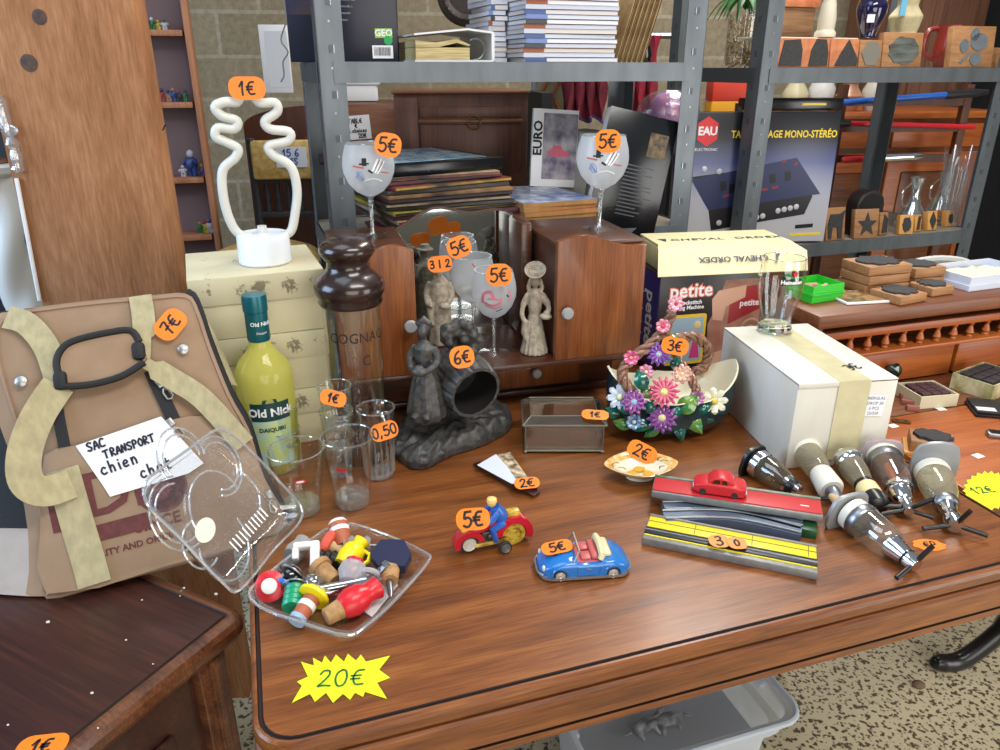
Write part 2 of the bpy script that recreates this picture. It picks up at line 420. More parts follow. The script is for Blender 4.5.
# floor: speckled terrazzo
def terrazzo():
    m, nt, out = nodes_of('speckled_terrazzo')
    p = N(nt, 'ShaderNodeBsdfPrincipled'); p.inputs['Roughness'].default_value = .5
    tc = N(nt, 'ShaderNodeTexCoord'); v = N(nt, 'ShaderNodeTexVoronoi'); v.inputs['Scale'].default_value = 120
    no = N(nt, 'ShaderNodeTexNoise'); no.inputs['Scale'].default_value = 75; no.inputs['Detail'].default_value = 3
    nt.links.new(tc.outputs['Object'], v.inputs['Vector']); nt.links.new(tc.outputs['Object'], no.inputs['Vector'])
    mu = N(nt, 'ShaderNodeMath', operation='MULTIPLY'); nt.links.new(v.outputs['Distance'], mu.inputs[0]); mu.inputs[1].default_value = .385
    ad = N(nt, 'ShaderNodeMath', operation='ADD'); nt.links.new(mu.outputs[0], ad.inputs[0]); nt.links.new(no.outputs['Fac'], ad.inputs[1])
    c = ramp(nt, ad.outputs[0], [(.58, lin((84, 72, 52))), (.68, lin((206, 194, 162)))])
    nt.links.new(c, p.inputs['Base Color']); nt.links.new(p.outputs[0], out.inputs[0]); return m
b = B(); b.box(-3.2, 5.2, -2.5, 6.2, -.1, 0); tag(b.build('floor', terrazzo()), kind='structure')
# back wall: concrete blocks
def blocks():
    m, nt, out = nodes_of('concrete_block_masonry')
    p = N(nt, 'ShaderNodeBsdfPrincipled'); p.inputs['Roughness'].default_value = .9
    tc = N(nt, 'ShaderNodeTexCoord'); mp = N(nt, 'ShaderNodeMapping'); mp.inputs['Rotation'].default_value = (R(90), 0, 0)
    nt.links.new(tc.outputs['Object'], mp.inputs['Vector'])
    br = N(nt, 'ShaderNodeTexBrick'); br.inputs['Scale'].default_value = 1; br.inputs['Brick Width'].default_value = .42; br.inputs['Row Height'].default_value = .205
    br.inputs['Mortar Size'].default_value = .009; br.inputs['Color1'].default_value = lin((166, 152, 126)); br.inputs['Color2'].default_value = lin((152, 140, 116)); br.inputs['Mortar'].default_value = lin((178, 168, 148))
    nt.links.new(mp.outputs[0], br.inputs['Vector'])
    f = noise_fac(nt, 30, detail=6, rough=.7)
    mx = N(nt, 'ShaderNodeMix', data_type='RGBA', blend_type='MULTIPLY'); mx.inputs[0].default_value = .8
    nt.links.new(br.outputs['Color'], mx.inputs[6]); nt.links.new(ramp(nt, f, [(.3, (.55, .54, .5, 1)), (.7, (1.1, 1.1, 1.1, 1))]), mx.inputs[7])
    nt.links.new(mx.outputs[2], p.inputs['Base Color']); nt.links.new(bump(nt, f, .5, .006), p.inputs['Normal'])
    nt.links.new(p.outputs[0], out.inputs[0]); return m
b = B(); b.box(-2.2, 6.2, 0, .2, 0, 3.0); o = b.build('wall_back', blocks()); tag(o, kind='structure'); o.location = (-1.2, 4.15, 0); o.rotation_euler.z = R(10)

PLAST = mat('grey_render', (122, 118, 110), .9, var=.15, vscale=6)
for nm, x0, x1, y0, y1 in (('wall_front', -3.2, 5.2, -2.6, -2.5), ('wall_left', -3.3, -3.2, -2.5, 3.9), ('wall_right', 5.2, 5.3, -2.5, 5.0)):
    b = B(); b.box(x0, x1, y0, y1, 0, 3.0); tag(b.build(nm, PLAST), kind='structure')
# ---------------------------------------------------------------- furniture
def sweep(b, w, d, r, prof, x0=0, y0=0, top=True, bot=True, mis=None):
    """profile (offset outwards, z) carried round a rounded rectangle from (x0,y0) to (x0+w,y0+d)"""
    rings = [[(x + x0 + w / 2, y + y0 + d / 2, z) for x, y in rrect(w + 2 * o, d + 2 * o, max(r + o, .002), 6)] for o, z in prof]
    n = len(rings[0]); m0 = b.mi
    for i in range(len(rings) - 1):
        if mis: b.mi = mis[i]
        b.grid([rings[i + 1], rings[i]], closed=True)
    b.mi = m0
    if top: b.add(rings[0], [list(range(n))])
    if bot: b.add(rings[-1], [list(range(n))[::-1]])
TA = R(18); TO = Vector((-.2336, .5507, 0)); TU = Vector((math.cos(TA), math.sin(TA), 0)); TV = Vector((-math.sin(TA), math.cos(TA), 0))
TW, TD = 1.055, .92
GROOVE = mat('dark_brown_groove', (40, 20, 10), .6)  # dark brown colour set on the groove faces of the edge profiles
tab = thing('wooden_table', 'large varnished oak table with rounded moulded edge, covered in bric-a-brac', 'table', TO, TA)
b = B(TR((0, 0, TZ)))
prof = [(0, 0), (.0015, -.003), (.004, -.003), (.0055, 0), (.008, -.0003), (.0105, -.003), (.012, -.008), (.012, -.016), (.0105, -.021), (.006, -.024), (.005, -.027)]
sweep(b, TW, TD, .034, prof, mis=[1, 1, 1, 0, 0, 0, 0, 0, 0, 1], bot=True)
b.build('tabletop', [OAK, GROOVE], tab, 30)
b = B(TR((0, 0, TZ)))
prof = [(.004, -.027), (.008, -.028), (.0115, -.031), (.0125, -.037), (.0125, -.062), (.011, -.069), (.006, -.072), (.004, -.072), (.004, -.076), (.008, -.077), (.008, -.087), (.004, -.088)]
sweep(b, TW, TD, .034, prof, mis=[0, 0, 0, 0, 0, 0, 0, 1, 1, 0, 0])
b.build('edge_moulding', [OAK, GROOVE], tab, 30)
b = B(TR((0, 0, TZ))); b.box(.05, TW - .05, .06, TD - .06, -.13, -.088, .004); b.build('apron', OAKD, tab)
lg = Zp(790, 664, .6) + TV * .08 - TO; LGX, LGY = lg.dot(TU), lg.dot(TV)
for x, y in ((.09, .10), (.72, .62), (.09, TD - .1), (.72, TD - .1)):
    b = B(); b.cb((x, y, .6), (.075, .075, .145), .004)
    b.lathe([(.03, .53), (.036, .52), (.026, .50), (.03, .46), (.036, .36), (.03, .2), (.022, .1), (.028, .08), (.024, .05), (.03, .03), (.026, 0)], 16, TR((x, y, 0)))
    b.build('leg', OAKD, tab)
# dark chest at the left, carrying the pet bag
CA = Vector((-.889, .459, 0)); CB = Vector((-.459, -.889, 0)); CO = Vector((-.325, .783, 0)); CTZ = .73
cab = thing('dark_chest', 'dark mahogany chest with bull-nosed top edge at the left, under the pet bag', 'chest', M=frame(CO, (0, 0, 1), CA))
b = B(TR((0, 0, CTZ)))
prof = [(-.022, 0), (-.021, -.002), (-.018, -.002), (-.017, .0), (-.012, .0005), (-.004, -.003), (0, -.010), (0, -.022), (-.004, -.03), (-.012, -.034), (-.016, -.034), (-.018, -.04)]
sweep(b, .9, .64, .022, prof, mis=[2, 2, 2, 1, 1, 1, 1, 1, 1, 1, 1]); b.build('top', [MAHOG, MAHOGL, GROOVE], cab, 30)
b = B(); b.box(.03, .88, .03, .61, .06, CTZ - .04); b.build('body', MAHOG, cab)
b = B(); b.box(.022, .03, .12, .52, .14, .62, .004); b.build('side_panel', MAHOG, cab)
for y in (.055, .585):
    b = B(); b.box(.016, .034, y - .022, y + .022, .06, CTZ - .04, .004); b.box(.011, .02, y - .008, y + .008, .06, CTZ - .04, .003); b.build('pilaster', MAHOGL, cab)
b = B(); b.box(.02, .89, .02, .62, 0, .06, .006); b.build('plinth', MAHOG, cab)
CHIP = mat('bare_wood_chips', (206, 190, 170), .8)
b = B()
for px, py, a in ((184, 588, 2), (181, 591, 1.6), (216, 594, 2.6), (142, 600, 1.6), (48, 622, 3), (126, 640, 1.6), (153, 664, 1.2), (92, 693, 2.2), (98, 728, 1.2), (8, 725, 1.5), (180, 596, 1.2)):
    p = Zp(px, py, CTZ); q = Matrix(MW(cab)).inverted() @ p
    b.prism([(q.x + a * .001 * (1 + .4 * math.sin(3 * k)) * math.cos(k * PI / 3), q.y + a * .0008 * math.sin(k * PI / 3)) for k in range(6)], CTZ - .0005, CTZ + .0004)
b.build('worn_spot', CHIP, cab)['kind'] = 'stuff'
sticker(cab, Zp(42, 746, CTZ + .001), '1E', .05, .03, (0, 0, 1), R(8))
# writing desk at the right
DA = R(18); DU = Vector((math.cos(DA), math.sin(DA), 0)); DV = Vector((-math.sin(DA), math.cos(DA), 0))
def duv(u, v, z=0): return DU * u + DV * v + Vector((0, 0, z))
desk = thing('writing_desk', 'orange cherry writing desk with baluster gallery and drawers, right of the table', 'desk', duv(1.05, .74), DA)
DW = 1.15; DZ = .745
def dbox(n, x0, x1, y0, y1, z0, z1, m, bev=.002, par=None): 
    b = B(); b.box(x0, x1, y0, y1, z0, z1, bev); return b.build(n, m, par or desk)
dbox('writing_flap', 0, DW, 0, .292, DZ - .025, DZ, CHERRY, .004)
dbox('desktop', 0, DW, .294, .62, DZ - .025, DZ, CHERRYD)
dbox('apron', .02, DW - .02, .05, .60, DZ - .12, DZ - .025, CHERRYD)
for x, y in ((.05, .47), (DW - .05, .09), (.05, .57), (DW - .05, .57)): dbox('leg', x - .03, x + .03, y - .03, y + .03, 0, DZ - .12, CHERRYD, .006)
dbox('carcass', .0, DW, .46, .62, DZ, DZ + .085, CHERRYD)
dbox('back_panel', .0, DW, .60, .62, DZ + .085, .905, CHERRYD)
for x in (0, DW - .02): dbox('side_panel', x, x + .02, .43, .62, DZ, .9, CHERRYD)
dbox('shelf', -.02, DW + .02, .40, .63, .900, .930, CHERRYD, .006)
dbox('ledge', .02, DW - .02, .41, .47, DZ + .080, DZ + .088, CHERRY)
KN = mat('dark_green_glass_knob', (14, 36, 24), .08, coat=1)
for i in range(3):
    x0 = .025 + i * .37; d = dbox('drawer', x0, x0 + .36, .428, .462, DZ + .004, DZ + .076, CHERRY, .004)
    b = B(TR((x0 + .18, .428, DZ + .04), rx=R(90))); b.lathe([(.006, 0), (.006, .008), (.014, .012), (.017, .02), (.013, .028), (.0, .031)], 18); b.build('knob', KN, d)
dbox('gallery_rail', .02, DW - .02, .418, .436, .866, .884, CHERRY, .004)
for i in range(24):
    b = B(TR((.045 + i * .0462, .427, DZ + .088))); b.lathe([(.007, 0), (.008, .003), (.005, .006), (.009, .011), (.007, .017), (.004, .026), (.006, .03), (.006, .033)], 12); b.build('baluster', CHERRY, desk)
b = B(TR((.49, .3985, .915), rx=R(90))); b.prism(rrect(.035, .007, .0033), 0, .001); b.build('keyhole_plate', mat('old_brass', (120, 92, 50), .4, .8), desk)
# metal racks
BOARD = mat('particle_board', (150, 140, 122), .85, var=.2, vscale=50)
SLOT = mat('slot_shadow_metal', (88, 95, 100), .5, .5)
RA = R(19)
def rack(label, fl, w, dep, hts, beamh, tall):
    r = thing('metal_rack', label, 'rack', (fl[0], fl[1], 0), RA, 'galvanised racks')
    a = .055; t = .0022
    for x, y, sx, sy in ((0, 0, 1, 1), (w, 0, -1, 1), (0, dep, 1, -1), (w, dep, -1, -1)):
        b = B(TR((x, y, 0), s=(sx, sy, 1)))
        b.box(0, a, 0, t, 0, tall); b.box(0, t, 0, a, 0, tall)
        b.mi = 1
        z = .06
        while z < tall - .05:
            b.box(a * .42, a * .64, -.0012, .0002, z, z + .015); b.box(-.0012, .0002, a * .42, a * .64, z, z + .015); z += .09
        b.mi = 2
        z = .06
        while z < tall - .05: b.box(a * .60, a * .64, -.0022, 0, z, z + .015); b.cb((a * .5, -.0008, z - .03), (.004, .002, .004)); z += .09
        b.build('upright', [GALV, SLOT, STEEL], r)
    for h in hts:
        b = B(); b.box(.004, w - .004, .004, dep - .004, h - .010, h - .001); s = b.build('shelf', BOARD, r)
        for y0 in (-.0035, dep + .0015):
            b = B(); b.box(.03, w - .03, y0, y0 + .002, h - beamh, h); b.box(.03, w - .03, min(y0, y0 + .012) if y0 < 0 else y0 - .01, y0 + .012, h, h + .001); b.build('beam', GALV, s)
        for x0 in (-.0035, w + .0015):
            b = B(); b.box(x0, x0 + .002, .02, dep - .02, h - beamh, h); b.build('side_beam', mat('dark_galvanised', (92, 98, 104), .5, .6), s)
    return r
R1 = Vector((-.38, 1.70, 0)); R2 = Vector((.737, 2.29, 0)); RU = Vector((math.cos(RA), math.sin(RA), 0)); RV = Vector((-math.sin(RA), math.cos(RA), 0))
S1Z, S1L, S2Z, S2L = 1.392, .995, 1.381, .86
rack('galvanised rack on the left with magazines and ring binder on its top shelf', R1, .932, .40, (.12, S1L, S1Z), .041, 2.1)
rack('galvanised rack on the right with wooden stamps and mixer box', R2, .964, .50, (.12, S2L, S2Z), .041, 2.1)
def r1(u, v, z=S1Z): return R1 + RU * u + RV * v + Vector((0, 0, z))
def r2(u, v, z=S2Z): return R2 + RU * u + RV * v + Vector((0, 0, z))
# toy hutch with two lockers and a mirror niche
HA = R(15)
HO = Zp(555, 362, .868); HO = Vector((HO.x, HO.y, 0)); HU = Vector((math.cos(HA), math.sin(HA), 0)); HV = Vector((-math.sin(HA), math.cos(HA), 0))
# local x measured from the right locker's front left corner, y back
hut = thing('toy_hutch', 'small oak hutch with two lockers beside a mirror niche, at the back of the table', 'hutch', (HO.x, HO.y, TZ), HA)
def hb(n, x0, x1, y0, y1, z0, z1, m=OAKV, bev=.002, par=None):
    b = B(); b.box(x0, x1, y0, y1, z0, z1, bev); return b.build(n, m, par or hut)
LX = -.395                         # left locker's left side
LR = -.258                         # its right side
hb('base', LX + .02, .165, .105, .26, 0, .10, OAKD, .003)
hb('plinth', LX + .01, .175, .095, .26, 0, .014, OAKD, .004)
KNOB = mat('grey_plaster_knob', (150, 150, 150), .6)
def knob(M, par, r=.0115):
    b = B(M); b.lathe([(.005, 0), (.005, .006), (r, .009), (r, .013), (r * .8, .016), (0, .0165)], 20); return b.build('knob', KNOB, par)
d = hb('drawer', -.16, .09, .096, .12, .020, .088, OAKV); knob(TR((-.008, .096, .052), rx=R(90)), d, .010)
hb('niche_floor', LX + .01, .165, -.004, .26, .10, .112, OAKD, .003)
def ogee(x0, x1, z0, z1, bumpdir):
    o = [(x0, z0), (x1, z0)]
    for k in range(17):
        t = k / 16; x = x1 + (x0 - x1) * t; s = t if bumpdir > 0 else 1 - t
        z = z1 + .020 * math.sin(min(1, s * 1.25 + .0) * PI * .5) ** 2 * (1 - .35 * max(0, (s - .75) * 4)) - .004 * math.sin(s * PI * 2)
        o.append((x, z))
    return o
for x0, x1, nm, dr in ((0.0, .172, 'right', 1), (LX, LR, 'left', -1)):
    hb('locker', x0 + .004, x1 - .004, .014, .24, .112, .322, OAKD)
    b = B(TR((0, .014, 0), rx=R(90))); b.prism(ogee(x0, x1, .108, .322, dr), 0, .014, bev=.002); dd = b.build('door', OAKV, hut)
    knob(TR((x0 + .018 if dr > 0 else x1 - .012, 0, .205), rx=R(90)), dd)
    hb('locker_top', x0, x1, .014, .244, .322, .330, OAKD)
MIRR = mat('mirror_silver', (200, 205, 205), .03, 1.0)
b = B(TR((0, .225, 0), rx=R(90)))
o = [(LR, .112), (0, .112)] + [(LR * t, .315 + .045 * math.sin(PI * (t * .75 + .12)) + .008 * math.sin(t * 11)) for t in [k / 14 for k in range(15)]]
b.prism(o, -.003, 0); b.build('mirror', MIRR, hut)
b = B(TR((0, .226, 0), rx=R(90))); b.prism([(x, z + (.004 if z > .2 else 0)) for x, z in o], -.012, -.0035); b.build('back_board', OAKD, hut)
hb('side_post', -.028, -.004, .14, .24, .112, .345, OAKD, .006)
# ---------------------------------------------------------------- pet carrier bag
TANF = mat('tan_nylon', (152, 124, 97), .8, var=.12, vscale=25, bmp=.12, bscale=260)
GREYF = mat('pale_taupe_nylon', (172, 160, 150), .8, var=.1, vscale=25)
MESHF = mat('black_mesh', (26, 28, 32), .8, bmp=.6, bscale=500)
KHAKI = mat('khaki_webbing', (178, 166, 128), .85, var=.22, vscale=90, stretch=(1, 1, .1), bmp=.3, bscale=300)
BLKTAPE = mat('black_binding_tape', (24, 23, 25), .7)
MAROON = mat('maroon_print', (104, 52, 50), .8, var=.3, vscale=120)
ZIP = mat('nickel_zip', (176, 176, 172), .42, .9)
bA = Zp(42, 597, CTZ + .004); bB = Zp(283, 531, .768); be = (bB - bA); be.z = 0; be.normalize(); bh = Vector((-be.y, be.x, 0))
up = (bh * .165 + Vector((0, 0, .275))); bn = be.cross(up).normalized()
if bn.dot(CAM - bA) < 0: bn = -bn
bag = thing('pet_carrier_bag', 'tan and khaki pet carrier bag with handwritten note, propped on the dark chest', 'bag', bA + bh * .12)
BM = frame(bA, bn, be); BI = BM.inverted()
def bp(px, py, z=0): q = BI @ PL(px, py, bA, bn); return Vector((q.x, q.y, z))
outl = [(48, 597), (100, 584), (165, 567), (230, 550), (280, 534), (283, 516), (262, 478), (247, 430), (228, 395), (208, 345), (197, 312), (186, 297), (150, 299), (100, 303), (50, 309), (8, 317), (-4, 340), (2, 375), (18, 425), (34, 470), (44, 527), (46, 570)]
loop = smooth_path([bp(*p) for p in outl], 3, True); ctr = sum(loop, Vector()) / len(loop)
bhL = (BI.to_3x3() @ bh); bz = BI.to_3x3() @ Vector((0, 0, 1))
rings = [[ctr + (p - ctr) * f + Vector((0, 0, .010 * (1 - f ** 3))) for p in loop] for f in (.02, .3, .6, .85, 1.0)]
b = B(BM); b.grid(rings, closed=True); b.build('front_panel', TANF, bag, 60, world=True)
def back(p, d, f, dn=0):
    q = ctr + (p - ctr) * f + bhL * d; return q - bz * dn
def flare(p, d, f):
    q = back(p, d, f); k = max(0, min(1, (.10 - p.x) / .10)); t = min(1, d / .035)
    return q + Vector((-.13 * k * t, 0, -.02 * k * t))
rg = [[flare(p, d, f) for p in loop] for d, f in ((0, 1), (.006, 1.012), (.02, 1.0), (.035, .97), (.05, .92), (.062, .8), (.07, .3), (.07, .02))]
zmin = CTZ + .004
b = B(BM); b.v = []
b.grid(rg, closed=True)
b.v = [Vector((v.x, v.y, max(v.z, TZ + .003 if v.x * math.cos(TA) + v.y * math.sin(TA) > -.09 else zmin))) for v in b.v]
n = len(loop); cols = []
for k, f in enumerate(b.f):
    c = sum((b.v[i] for i in f), Vector()) / 4; q = BI @ c; ringi = k // n
    b.m[k] = 0 if ringi == 0 else (2 if q.y < .10 and q.x < .04 else 1 if q.x > .26 or q.x < .02 else 0)
b.build('side_gusset', [TANF, MESHF, GREYF], bag, 60, world=True)
PIPE = mat('taupe_piping', (150, 122, 100), .6)
b = B(BM); b.tube(loop, .0032, 6, closed=True); b.build('piping', PIPE, bag, world=True)
b = B(BM); b.tube([back(p, .042, 1.0) + Vector((0, 0, .002)) for p in loop[12:33]], .003, 6); b.build('piping', PIPE, bag, world=True)
b = B(BM); b.tube([back(p, .02, 1.012) for p in loop[13:34]], .006, 6); b.build('zip_tape', BLKTAPE, bag, world=True)
# lower pocket with its print
pk = [(47, 456), (80, 448), (135, 432), (190, 417), (240, 424), (262, 478), (282, 514), (279, 533), (165, 566), (50, 595), (44, 527)]
pl = [bp(*p) for p in pk]
b = B(BM); b.prism([(p.x, p.y) for p in smooth_path(pl, 2, True)], .006, .0165, bev=.003); pkt = b.build('front_pocket', TANF, bag, world=True)
b = B(BM); q = [bp(*p, .019) for p in ((66, 470), (80, 520), (92, 560), (98, 583))]; b.band(smooth_path(q, 3), .040, .003, (0, 0, 1)); b.build('pocket_strap', KHAKI, bag, 60, world=True)
xd = (bp(240, 490) - bp(70, 535)).normalized()
PM = lambda px, py: BM @ frame(bp(px, py, .0172), (0, 0, 1), xd)
b = B()
b.text('I', .085, PM(58, 512), bold=.002); b.text('DL', .085, PM(125, 490), bold=.001, space=.9)
b.prism(rrect(.10, .022, .002), 0, .0003, PM(112, 530)); b.text('SINCE', .022, PM(160, 522), bold=.0006); b.text('QUALITY AND ORIGIN', .012, PM(132, 546), bold=.0003)
b.lathe([(.030, 0), (.032, .0004), (.034, 0)], 24, PM(163, 488)); b.lathe([(.0, 0), (.012, .0003), (.013, 0)], 14, PM(163, 488))
inv = MW(bag).inverted(); b.v = [inv @ v for v in b.v]; b.build('maroon_print', MAROON, pkt)
# zips
def zband(pts, w, z): 
    b = B(BM); b.band(smooth_path([bp(x, y, z) for x, y in pts], 4), w, .003, (0, 0, 1)); return b.build('zip_tape', BLKTAPE, bag, 60, world=True)
zband([(57, 370), (60, 410), (68, 452)], .014, .013); zband([(152, 372), (165, 400), (180, 432)], .018, .013)
def puller(px, py, z=.018, ang=-60):
    M = BM @ frame(bp(px, py, z), (0, 0, 1), (1, 0, 0)) @ Matrix.Rotation(R(ang), 4, 'Z')
    b = B(M); b.cb((-.008, 0, 0), (.012, .008, .005), .0015); b.tube([(0, 0, 0), (.006, .004, .001), (.016, .0045, 0), (.019, 0, 0), (.016, -.0045, 0), (.006, -.004, .001), (0, 0, 0)], .0016, 6); b.build('zip_pull', ZIP, bag, world=True)
puller(165, 390); puller(176, 428); puller(271, 500, .02, -80)
# handle and webbing straps
pad = [(62, 392), (64, 356), (76, 344), (110, 337), (136, 336), (145, 350), (149, 364), (128, 378), (95, 388)]
b = B(BM); b.prism([(p.x, p.y) for p in smooth_path([bp(*p) for p in pad], 3, True)], .016, .028, bev=.004); hd = b.build('handle_pad', TANF, bag, world=True)
def blk(pts, r, z, par):
    b = B(BM); b.tube(smooth_path([bp(x, y, z) for x, y in pts], 5), r, 8)
    iv = MW(bag).inverted(); b.v = [iv @ v for v in b.v]; return b.build('binding', BLKTAPE, par)
blk([(66, 385), (62, 366), (68, 352), (82, 344), (112, 337), (134, 335), (143, 346)], .0048, .028, hd); blk([(66, 390), (95, 388), (125, 380), (148, 366)], .0048, .03, hd)
iv = MW(bag).inverted()
for px, py in ((66, 384), (142, 355)):
    b = B(BM); b.cb(bp(px, py, .028), (.017, .026, .016), .006); b.v = [iv @ v for v in b.v]; b.build('wrap', BLKTAPE, hd)
def strap(pts, w, nm='webbing_strap', nr=None):
    P = smooth_path([bp(x, y, z) for x, y, z in pts], 6); b = B(BM); b.band(P, w, .0026, nr or (0, 0, 1)); return b.build(nm, KHAKI, bag, 60, world=True)
strap([(8, 318, .006), (30, 326, .012), (50, 350, .016), (64, 388, .022)], [.032] * 18 + [.022])
strap([(64, 388, .028), (45, 420, .034), (34, 455, .040), (36, 482, .042), (52, 492, .036), (76, 484, .022)], .040, nr=(.35, .1, 1))
strap([(141, 297, .006), (145, 320, .012), (146, 340, .014), (146, 362, .022)], [.030] * 12 + [.018] * 7)
strap([(148, 366, .026), (175, 382, .024), (205, 402, .024), (245, 446, .022)], [.016] * 3 + [.030] * 16)
b = B(BM); b.band(smooth_path([bp(196, 318) + bhL * .04 + Vector((.004, 0, 0)), bp(212, 352) + bhL * .04 + Vector((.006, 0, 0)), bp(232, 396) + bhL * .04 + Vector((.004, 0, 0))], 5), .030, .002, (1, .15, .2)); b.build('webbing_strap', KHAKI, bag, 60, world=True)
for px, py in ((184, 351), (24, 383)):
    b = B(BM @ TR(bp(px, py, .011))); b.lathe([(.0075, 0), (.0075, .002), (.005, .0035), (0, .004)], 16); b.build('snap_button', ZIP, bag, world=True)
sticker(bag, BM @ bp(172, 327, .016), '7E', .048, .034, bn, R(58), label='orange price label reading 7 euros')
npts = [(79, 447), (163, 418), (205, 464), (190, 474), (113, 497), (106, 486)]
b = B(BM); b.prism([(p.x, p.y) for p in [bp(*p) for p in npts]], .0185, .0192); note = b.build('paper_note', WHITE, bag, world=True); note['label'] = 'white paper note reading sac transport chien chat'
xn = (bp(163, 418) - bp(79, 447)).normalized()
b = B()
for t, px, py, h in (('SAC', 99, 446, .0115), ('TRANSPORT', 132, 447, .0105), ('chien', 122, 464, .016), ('chat', 158, 468, .016)): hand(b, t, h, .0026, BM @ frame(bp(px, py, .0195), (0, 0, 1), xn), .14)
b.v = [iv @ v for v in b.v]; b.build('handwriting', mat('navy_felt_ink', (24, 24, 46), .6), note)
# ---------------------------------------------------------------- clear clamshell tray
RIMZ = TZ + .026
trim = [(249, 592), (262, 608), (300, 622), (345, 635), (366, 626), (395, 600), (428, 562), (424, 552), (385, 534), (352, 524), (330, 527), (300, 548), (268, 574)]
rim = smooth_path([Zp(x, y, RIMZ) for x, y in trim], 4, True); tc = sum(rim, Vector()) / len(rim)
tray = thing('clear_plastic_tray', 'clear hinged plastic tray full of bottle stoppers with its lid leaning on the bag', 'tray', (tc.x, tc.y, TZ))
def inset(f, z): return [Vector((tc.x + (p.x - tc.x) * f, tc.y + (p.y - tc.y) * f, z)) for p in rim]
b = B(); b.grid([inset(1.0, RIMZ - .004), inset(1.0, RIMZ), inset(.93, RIMZ), inset(.89, RIMZ - .008), inset(.86, TZ + .004), inset(.82, TZ + .0012), inset(.02, TZ + .0012)], closed=True); b.build('tray_base', PET, tray, 50, world=True)
EDGE = thin_glass('pet_bead', (.85, .88, .9), (.5, .52, .54), .08, 1.0, base=.35, body=.25)
b = B(); b.tube(inset(1.0, RIMZ), .0018, 6, closed=True); b.build('rim_bead', EDGE, tray, world=True)
H1 = Zp(245, 590, RIMZ); H2 = Zp(304, 514, RIMZ); hdir = (H2 - H1).normalized(); lp = Vector((-hdir.y, hdir.x, 0)); lup = (lp * math.cos(R(66)) + Vector((0, 0, math.sin(R(66))))).normalized(); ln = hdir.cross(lup).normalized()
if ln.dot(CAM - H1) < 0: ln = -ln
LM = frame(H1, ln, hdir); LI = LM.inverted()
def lp2(px, py, z=0): q = LI @ PL(px, py, H1, ln); return Vector((q.x, q.y, z))
lout = [(240, 590), (222, 582), (180, 538), (148, 505), (146, 482), (162, 468), (190, 448), (214, 431), (228, 432), (252, 452), (278, 480), (303, 514), (272, 552)]
ll = smooth_path([lp2(*p) for p in lout], 4, True); lc = sum(ll, Vector()) / len(ll)
def li(f, z): return [lc + (p - lc) * f + Vector((0, 0, z)) for p in ll]
b = B(LM); b.grid([li(1, -.003), li(1, 0), li(.93, 0), li(.89, -.012), li(.84, -.022), li(.78, -.024), li(.02, -.024)], closed=True); lid = b.build('lid', PET, tray, 50, world=True)
b = B(LM); b.tube(li(1, 0), .0018, 6, closed=True)
for cx, cy, rr, a0, a1 in ((-.32, .1, .045, 60, 290), (-.32, .1, .036, 60, 290), (.32, .15, .04, -130, 120), (.32, .15, .032, -130, 120), (-.1, -.35, .045, 150, 390), (0, .4, .04, -20, 200), (0, .4, .031, -20, 200), (.05, -.1, .05, 0, 200), (-.3, -.2, .03, 80, 300), (.38, -.2, .03, -120, 90)):
    c = Vector((lc.x + cx * .16, lc.y + cy * .16, -.021)); b.tube([c + Vector((rr * math.cos(R(a)), rr * math.sin(R(a)), 0)) for a in range(a0, a1, 15)], .0014, 5)
for k in range(11): p = lc + Vector((-.02 + k * .008, -.052, -.008)); b.tube([p, p + Vector((0, -.016, .004))], .0012, 5)
b.v = [MW(tray).inverted() @ v for v in b.v]; b.build('embossed_bead', EDGE, lid)
q = lp2(218, 526, -.02); b = B(LM @ TR(q)); b.prism([(.019 * math.cos(t * PI / 12), .014 * math.sin(t * PI / 12)) for t in range(24)], 0, .0005); b.v = [MW(tray).inverted() @ v for v in b.v]; o = b.build('round_label', mat('ivory_label', (226, 222, 206), .7), lid); o['label'] = 'blank ivory oval label'
# ---------------------------------------------------------------- bottle stoppers in the tray
CORK = mat('cork', (186, 142, 92), .8, var=.35, vscale=140, bmp=.3)
def C1(n, c, r=.3, m=0): return mat(n, c, r, m)
SR = C1('stopper_red', (206, 34, 44)); SB = C1('stopper_black', (22, 22, 24)); SG = C1('stopper_green', (20, 150, 106)); SY = C1('stopper_yellow', (236, 214, 20)); SW = C1('stopper_white', (232, 230, 222)); ST = C1('stopper_terracotta', (172, 92, 62), .5); SN = C1('stopper_navy', (28, 34, 66), .5); SGr = C1('stopper_grey', (150, 146, 140), .5); SBl = C1('stopper_blue', (60, 110, 190)); SSal = C1('stopper_salmon', (224, 92, 72))
SFL = TZ + .0025
def stop(px, py, h, dx, dy, tilt, parts, name, label, zr=.010):
    """stopper lying at (px,py), its axis from cork to head pointing along pixel direction (dx,dy)"""
    zr *= 1.3; h *= 1.25; p = Zp(px, py, SFL + zr + h); a = Zp(px + dx * 10, py + dy * 10, SFL + zr + h) - p; a.normalize(); a = (a + Vector((0, 0, tilt))).normalized()
    t = thing(name, label, 'bottle stopper', group='bottle stoppers in the tray', M=frame(p, a, a.orthogonal() if abs(a.z) > .9 else Vector((0, 0, 1)).cross(a)) @ Matrix.Scale(1.28, 4))
    for nm, m, fn in parts: b = B(); fn(b); b.build(nm, m, t)
    return t
def L(*pr, n=18): return lambda b: b.lathe(list(pr), n)
def cork(z0=-.024, r=.0085, z1=0): return ('cork', CORK, L((r * .8, z0), (r * .86, z0 + .001), (r, z1), n=16))
def torus(R0, r0, z=0, ax=None): return lambda b: b.tube([(R0 * math.cos(k * PI / 10), R0 * math.sin(k * PI / 10), z) for k in range(20)], r0, 8, closed=True, M=ax)
